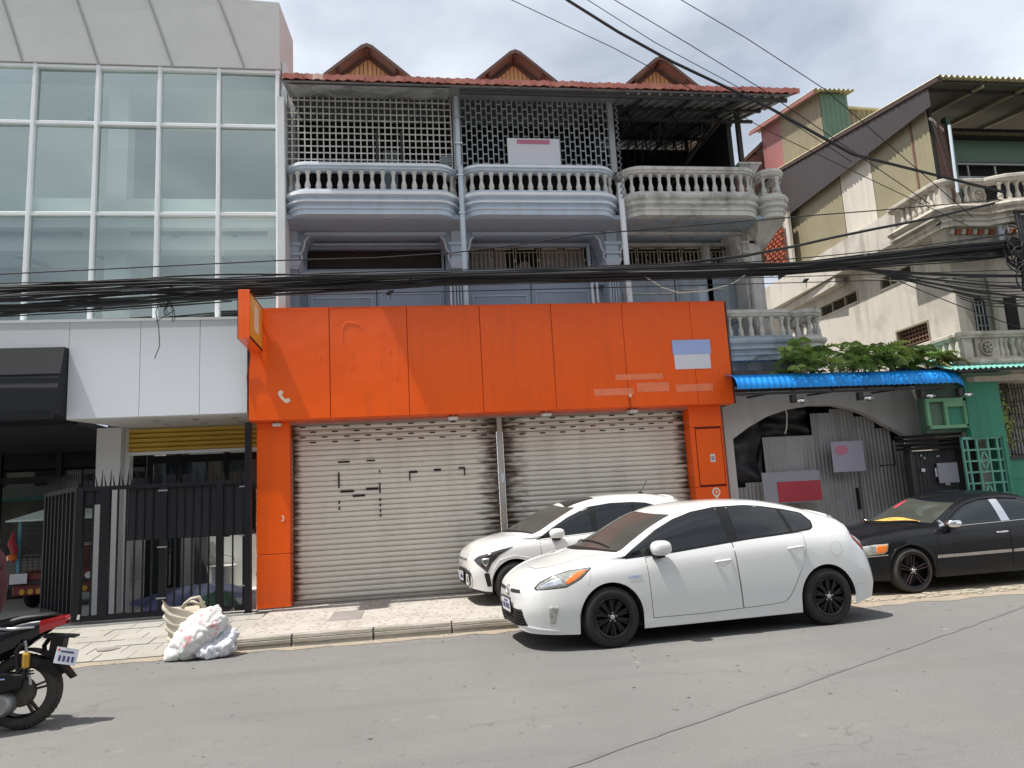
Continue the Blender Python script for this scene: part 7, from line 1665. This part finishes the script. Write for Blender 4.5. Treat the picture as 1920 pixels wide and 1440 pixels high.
np_ = MB().box(-.085,.085,-.004,.0,-.065,.065).build('number_plate', M['plate'], SC, local=True); np_.location = Vector((-2.775,BY-.06,.545))-wpos(SC); np_.rotation_euler = (math.radians(-18),math.radians(18),math.radians(40))
k_ = MB()
for i in range(4): k_.box(-.06+i*.034,-.04+i*.034,-.006,-.0045,-.045,.0)
k_.box(-.05,.05,-.006,-.0045,.025,.04); k_.build('plate_marks', M['ink'], np_, local=True)
MB().tube([pp(-2.84,.62,-.05),pp(-2.82,.60,-.09)],.012,6).build('reflector', M['lens_red'], SC)
# shock absorbers
for x0, y_ in ((-3.06,-.13),(-2.965,.12)):
    sh = MB().tube([pp(x0+.0,.70,y_),pp(x0+.055,.36,y_)],.012,8).build('shock_absorber', M['steel'], SC)
    q = MB()
    q.tube([pp(x0+.015+.03*math.cos(i*.9)*1.0+.03*i/50,.60-.16*i/50,y_+.03*math.sin(i*.9)) for i in range(50)],.006,5); q.build('spring', M['plastic_black'], sh)
    MB().lathe([(.026,0),(.028,.01),(.028,.10),(.02,.115)],pp(x0+.03,.50,y_-.035),12).build('reservoir', M['gold_can'], sh)
    MB().tube([pp(x0-.01,.68,y_-.02),pp(x0-.05,.62,y_-.02),pp(x0-.03,.46,y_-.02)],.02,6).build('bracket', M['plastic_black'], sh)
hg = MB().grid(lambda u,v: (BXc+.325*math.cos(math.radians(lerp(100,20,u))), BY+lerp(-.075,.075,v), .292+.325*math.sin(math.radians(lerp(100,20,u)))+.0), 14, 4); hg.build('hugger', M['plastic_black'], SC, True)
MB().hexa([pp(-3.0,.47,-.07),pp(-2.83,.40,-.07),pp(-2.83,.40,.07),pp(-3.0,.47,.07),pp(-2.97,.52,-.07),pp(-2.83,.56,-.05),pp(-2.83,.56,.05),pp(-2.97,.52,.07)]).build('fender_stay', M['plastic_black'], SC)
# engine side
ab = MB().grid(lambda u,v: (lerp(-3.62,-3.05,u), BY-.17-.035*math.sin(math.pi*v)**.5*math.sin(math.pi*min(1,u*.55+.45))**.5, .40+(.085-.03*abs(u-.5))*math.cos(math.pi*(1-v))*(1-.35*max(0,u-.75)/.25)), 16, 10); ab.build('air_box', M['plastic_black'], SC, True)
MB().cbox(-3.60,-3.08,BY-.17,BY-.06,.33,.46,.03).build('air_box_core', M['plastic_black'], SC)
MB().box(-3.24,-3.16,BY-.208,BY-.206,.425,.435).build('badge', M['sign_blue'], SC)
cv = MB().lathe([(.0,-.19),(.075,-.185),(.095,-.16),(.10,-.10),(.10,-.05)],(-3.22,BY,.225),20,'y').build('clutch_cover', M['alloy_dirty'], SC, 40)
MB().cbox(-3.75,-3.2,BY-.16,BY-.05,.16,.30,.03).build('belt_case', M['alloy_dirty'], SC)
MB().tube([pp(-3.5,.30),pp(-3.2,.33),pp(BXc,.292)],[.09,.10,.075],10).build('engine', M['engine'], SC, True)
MB().lathe([(.0,-.09),(.10,-.085),(.115,-.05),(.115,-.02)],(BXc,BY,.292),20,'y').build('gear_case', M['engine'], SC, True)
# front half
MB().cbox(-4.12,-3.62,BY-.14,BY+.14,.36,.42,.02).build('footboard', M['plastic_black'], SC)
MB().hexa([pp(-4.14,.36,-.15),pp(-4.05,.36,-.17),pp(-4.05,.36,.17),pp(-4.14,.36,.15),pp(-4.06,.98,-.15),pp(-3.98,.98,-.15),pp(-3.98,.98,.15),pp(-4.06,.98,.15)]).build('leg_shield', M['bike_black'], SC)
MB().tube([pp(-4.40,.292,-.07),pp(-4.14,.90,-.05)],.022,8).build('fork', M['steel'], SC); MB().tube([pp(-4.40,.292,.07),pp(-4.14,.90,.05)],.022,8).build('fork', M['steel'], SC)
MB().grid(lambda u,v: (-4.395+.33*math.cos(math.radians(lerp(30,150,u))), BY+lerp(-.07,.07,v), .292+.33*math.sin(math.radians(lerp(30,150,u)))), 14, 4).build('front_fender', M['bike_black'], SC, True)
MB().tube([pp(-3.90,1.03,-.36),pp(-4.02,1.05,-.14),pp(-4.04,1.06,0),pp(-4.02,1.05,.14),pp(-3.90,1.03,.36)],.014,8).build('handlebar', M['steel'], SC, True)
for s_ in (-1,1): MB().tube([pp(-3.88,1.03,s_*.385),pp(-3.96,1.04,s_*.25)],.019,8).build('grip', M['rubber'], SC)
body_loft([(-4.22,.92,.03,.04),(-4.14,.96,.10,.12),(-4.04,1.02,.07,.12),(-3.98,1.04,.03,.08)],'front_cowl',M['bike_black'])
MB().lathe([(.06,0),(.05,.03)],(-4.235,BY,.93),14,'x').build('headlight', M['lens_clear'], SC)
# rider: one skinned body
def skin_body(verts, edges, radii, root=0, sub=2):
    me = bpy.data.meshes.new('b'); me.from_pydata(verts, edges, []); o = bpy.data.objects.new('b', me); COL.objects.link(o)
    o.modifiers.new('s','SKIN'); sv = me.skin_vertices[0].data
    for i, r in enumerate(radii): sv[i].radius = r if isinstance(r,tuple) else (r,r)
    sv[root].use_root = True
    m_ = o.modifiers.new('u','SUBSURF'); m_.levels = sub; m_.render_levels = sub
    dg = bpy.context.evaluated_depsgraph_get(); nm = bpy.data.meshes.new_from_object(o.evaluated_get(dg)); bpy.data.objects.remove(o); return nm
V = []; E_ = []; Rr = []
def node(x, y, z, r, par=None):
    V.append((x, BY+y, z)); Rr.append(r); i = len(V)-1
    if par is not None: E_.append((par,i))
    return i
pel = node(-3.43,0,.945,(.135,.155)); sp1 = node(-3.41,0,1.08,(.125,.145),pel); ch = node(-3.43,0,1.26,(.125,.165),sp1); up = node(-3.45,0,1.37,(.09,.13),ch); nk = node(-3.46,0,1.455,.05,up); hd = node(-3.475,0,1.53,.078,nk); ht = node(-3.48,0,1.62,.088,hd); hh = node(-3.475,0,1.69,.06,ht)
for s_ in (-1,1):
    sh_ = node(-3.46,s_*.19,1.36,.065,up); el = node(-3.58,s_*.28,1.14,.045,sh_); wr = node(-3.83,s_*.31,1.06,.030,el); pm = node(-3.90,s_*.315,1.055,.032,wr)
    for k, (dy, ln) in enumerate(((-.032,.9),(-.011,1.0),(.011,.96),(.032,.8))):
        a = node(-3.945,s_*.315+dy,1.062,.010,pm); b = node(-3.962,s_*.315+dy,1.04,.0095,a); node(-3.95,s_*.315+dy,1.018,.008,b)
    t1 = node(-3.885,s_*.315-s_*.035,1.03,.011,pm); node(-3.92,s_*.315-s_*.04,1.012,.009,t1)
    hp = node(-3.47,s_*.10,.91,.095,pel); kn = node(-3.86,s_*.19,.87,.065,hp); an = node(-3.80,s_*.17,.50,.042,kn); hl_ = node(-3.79,s_*.17,.455,.04,an); node(-3.98,s_*.18,.447,.032,hl_)
bm_ = skin_body(V, E_, Rr)
RD = thing('person', 'rider in a maroon jacket sitting on the scooter, cut off by the left edge', 'person', (-3.45,BY,.86))
bo_ = bpy.data.objects.new('body', bm_); COL.objects.link(bo_); bo_.parent = RD; ORG[bo_.name] = wpos(RD)
for v in bm_.vertices: v.co -= wpos(RD)
bm_.materials.clear()
for m_ in ('maroon','trouser','skin','plastic_black'): bm_.materials.append(M[m_])
for p in bm_.polygons:
    c = p.center+wpos(RD); p.use_smooth = True
    p.material_index = 2 if c.z > 1.43 or (c.x < -3.84 and c.z > .98) else (0 if c.z > .90 and c.x > -3.9 and not (c.x < -3.62 and c.z < .98) else (3 if c.z < .50 else 1))
MB().grid(lambda u,v: (-3.468+.112*math.cos(2*math.pi*u)*math.cos(v*1.25)*(1.0 if math.cos(2*math.pi*u)>0 else .86), BY+.095*math.sin(2*math.pi*u)*math.cos(v*1.25), 1.56+.155*math.sin(v*1.25)-(.08*(1-v) if math.cos(2*math.pi*u)>0 else -.03*(1-v))), 20, 10).build('hair', M['hair'], RD, True)
for s_ in (-1,1):
    MB().lathe([(0,-.008),(.012,-.004),(.012,.004),(0,.008)],(-3.555,BY+s_*.032,1.60),10,'x').build('eye', M['hair'], RD); MB().tube([(-3.47,BY+s_*.088,1.60),(-3.455,BY+s_*.098,1.585),(-3.465,BY+s_*.09,1.55)],[.012,.018,.010],6).build('ear', M['skin'], RD, True)
MB().tube([(-3.555,BY,1.60),(-3.585,BY,1.565),(-3.56,BY,1.555)],[.010,.016,.012],6).build('nose', M['skin'], RD, True)
MB().tube([(-3.55,BY-.022,1.525),(-3.562,BY,1.522),(-3.55,BY+.022,1.525)],.006,5).build('mouth', M['maroon'], RD, True)
MB().grid(lambda u,v: (-3.46+.068*math.cos(2*math.pi*u), BY+.075*math.sin(2*math.pi*u), 1.40+.06*v), 18, 3).build('collar', M['maroon'], RD, True)
# ------------------------------------------------------------------ rubbish sacks at the kerb
from mathutils import noise as _ns
def sack(c, ax, up_, L_, W_, T_, seed, nu=44, nv=40, wr_=.02, pinch=.35, freq=5.):
    "pillow shaped sack; ax along, up_ roughly its flat normal"
    ax = Vector(ax).normalized(); n_ = Vector(up_); n_ = (n_-ax*n_.dot(ax)).normalized(); sd = ax.cross(n_); c = Vector(c)
    def f(u, v):
        t = 2*u-1; a = 2*math.pi*v; e = (1-abs(t)**3.2)**.55 if abs(t) < 1 else 0
        wv = W_/2*(.62+.38*e)*(1-.12*t); tv = T_/2*max(.06,e)
        ca, sa = math.cos(a), math.sin(a)
        p = c+ax*t*L_/2+sd*wv*math.copysign(abs(ca)**.8,ca)+n_*tv*math.copysign(abs(sa)**.9,sa)
        q = p*freq+Vector((seed*3.1,seed,0)); d = _ns.noise(q)*1.0+_ns.noise(q*2.3)*.6+abs(_ns.noise(q*3.3))*.9
        p = p+(p-c).normalized()*d*wr_
        p.z = max(p.z, .012+.002*math.sin(40*u)); return tuple(p)
    return MB().grid(f, nu, nv)
s_ = thing('printed_sack', 'white plastic sack with red and green print, leaning in the middle of the bags', 'rubbish sack', (-2.45,9.45,0), group='rubbish bags at the kerb')
sack((-2.43,9.42,.27),(.60,.05,.50),(-.3,-1,.45),.68,.37,.36,1,80,64,.038,freq=4.4).build('bag', M['sack_print'], s_, True)
sack((-2.56,9.38,.12),(.6,-.05,.18),(-.1,-.6,.8),.50,.24,.18,7,40,30,.02,freq=4.).build('lower_fold', M['sack_print'], s_, True)
for k in range(5): MB().tube([(-2.20+.02*k,9.45,.40),(-2.17+.03*k,9.44,.46+.02*k),(-2.13+.02*k,9.45,.44-.02*k),(-2.15+.01*k,9.45,.38)],.003,4).build('string', M['cable_white'], s_)
s_ = thing('cream_sack', 'cream woven sack standing open topped behind the printed one', 'rubbish sack', (-2.66,9.72,.02), group='rubbish bags at the kerb')
def tote(u, v):
    a = 2*math.pi*u; h = v; w_ = .185+.06*h; d_ = .11+.03*h; ca, sa = math.cos(a), math.sin(a); lean = -.06*h
    x = -2.64+lean+w_*math.copysign(abs(ca)**.55,ca); y = 9.72+.03*h+d_*math.copysign(abs(sa)**.7,sa); z = .02+.56*h+.035*h*ca*-1+.05*h*h*math.sin(a*2+.6)
    d = .016*math.sin(34*h+3*ca)+.012*_ns.noise(Vector((x*9,y*9,z*16)))
    return (x+ca*d, y+sa*d, z)
MB().grid(tote, 48, 26).build('bag', M['sack_cream'], s_, True)
def tote_in(u, v):
    a = 2*math.pi*u; p = tote(u,.97-.35*v); return (-2.68+(p[0]+2.68)*.93*(1-v*.4), 9.74+(p[1]-9.74)*.9*(1-v*.4), p[2])
MB().grid(tote_in, 40, 6).build('lining', M['sack_cream'], s_, True)
MB().tube([(-2.70,9.70,.52),(-2.66,9.66,.60),(-2.58,9.64,.655),(-2.50,9.66,.665),(-2.475,9.69,.60),(-2.49,9.72,.53)],[.018,.02,.02,.022,.02,.018],6).build('handle', M['sack_cream'], s_, True)
MB().tube([(-2.74,9.82,.54),(-2.68,9.80,.60),(-2.60,9.80,.60),(-2.52,9.80,.56)],.018,6).build('handle', M['sack_cream'], s_, True)
s_ = thing('clear_bag', 'crumpled translucent plastic bag of litter, nearest the corner of the speckled pavement', 'rubbish bag', (-2.22,9.38,0), group='rubbish bags at the kerb')
sack((-2.22,9.38,.10),(1,.1,.12),(0,-.2,1),.40,.30,.22,4,44,36,.035,freq=9.).build('bag', M['bag_clear'], s_, True)
sack((-2.12,9.42,.19),(.5,.2,.7),(0,-1,.3),.26,.20,.15,5,30,26,.03,freq=10.).build('knotted_top', M['bag_clear'], s_, True)
# small litter
rr = random.Random(41)
lt = MB()
for k in range(90):
    x, y = rr.uniform(-3,7), rr.uniform(5.2,9.5); s2 = rr.uniform(.008,.028); a = rr.uniform(0,6.3); z = .002
    lt.add([(x-s2*math.cos(a),y-s2*math.sin(a),z),(x-.4*s2*math.sin(a),y+.4*s2*math.cos(a),z+.006),(x+s2*math.cos(a),y+s2*math.sin(a),z),(x+.4*s2*math.sin(a),y-.4*s2*math.cos(a),z+.003)],[(0,1,2,3)])
stuff(lt.build('litter', mat('litter_leaf',(.16,.13,.09),.9,var=.4,vs_=9)))
# ------------------------------------------------------------------ far side of the street, behind the camera: what the glass and paint reflect
rr = random.Random(77)
cols = [(.50,.46,.38),(.36,.38,.40),(.46,.34,.24),(.55,.54,.50),(.30,.36,.40),(.42,.40,.36)]
names = ['pale ochre','grey','tan','off white','blue grey','stone coloured']
x = -30.
struct(MB().box(-60,60,-14.5,-11,-.01,.14).build('opposite_pavement', M['joint']))
for i in range(6):
    w_ = rr.uniform(8,11); h = rr.uniform(8.5,12); x1 = x+w_-.15
    b = thing('row_house', '%s row house across the street with three rows of windows'%names[i], 'house', ((x+x1)/2,-14.5,0), group='row houses across the street')
    wm = mat('row_wall', cols[i], .85, var=.1, streak=.3, scol=(.2,.18,.16), sscale=(3,3,.5))
    MB().box(x,x1,-22,-14.5,0,h).build('wall', wm, b); MB().box(x-.05,x1+.05,-22,-13.9,h,h+.25).build('roof', M['sheet_brown'], b)
    n = 3
    for k in range(n):
        a = lerp(x,x1,(k+.15)/n); c_ = lerp(x,x1,(k+.85)/n)
        MB().box(a,c_,-14.5,-14.46,.15,2.9).build('shutter', M['post_grey'] if k%2 else M['sheet_zinc'], b)
        for z in (4.2,7.0):
            if z+1.6 < h: MB().box(a+.3,c_-.3,-14.5,-14.45,z,z+1.5).build('window', M['car_glass'], b)
    MB().box(x,x1,-14.5,-13.2,3.3,3.5).build('canopy', M['sheet_brown'] if i%2 else M['teal_sheet'], b)
    x += w_
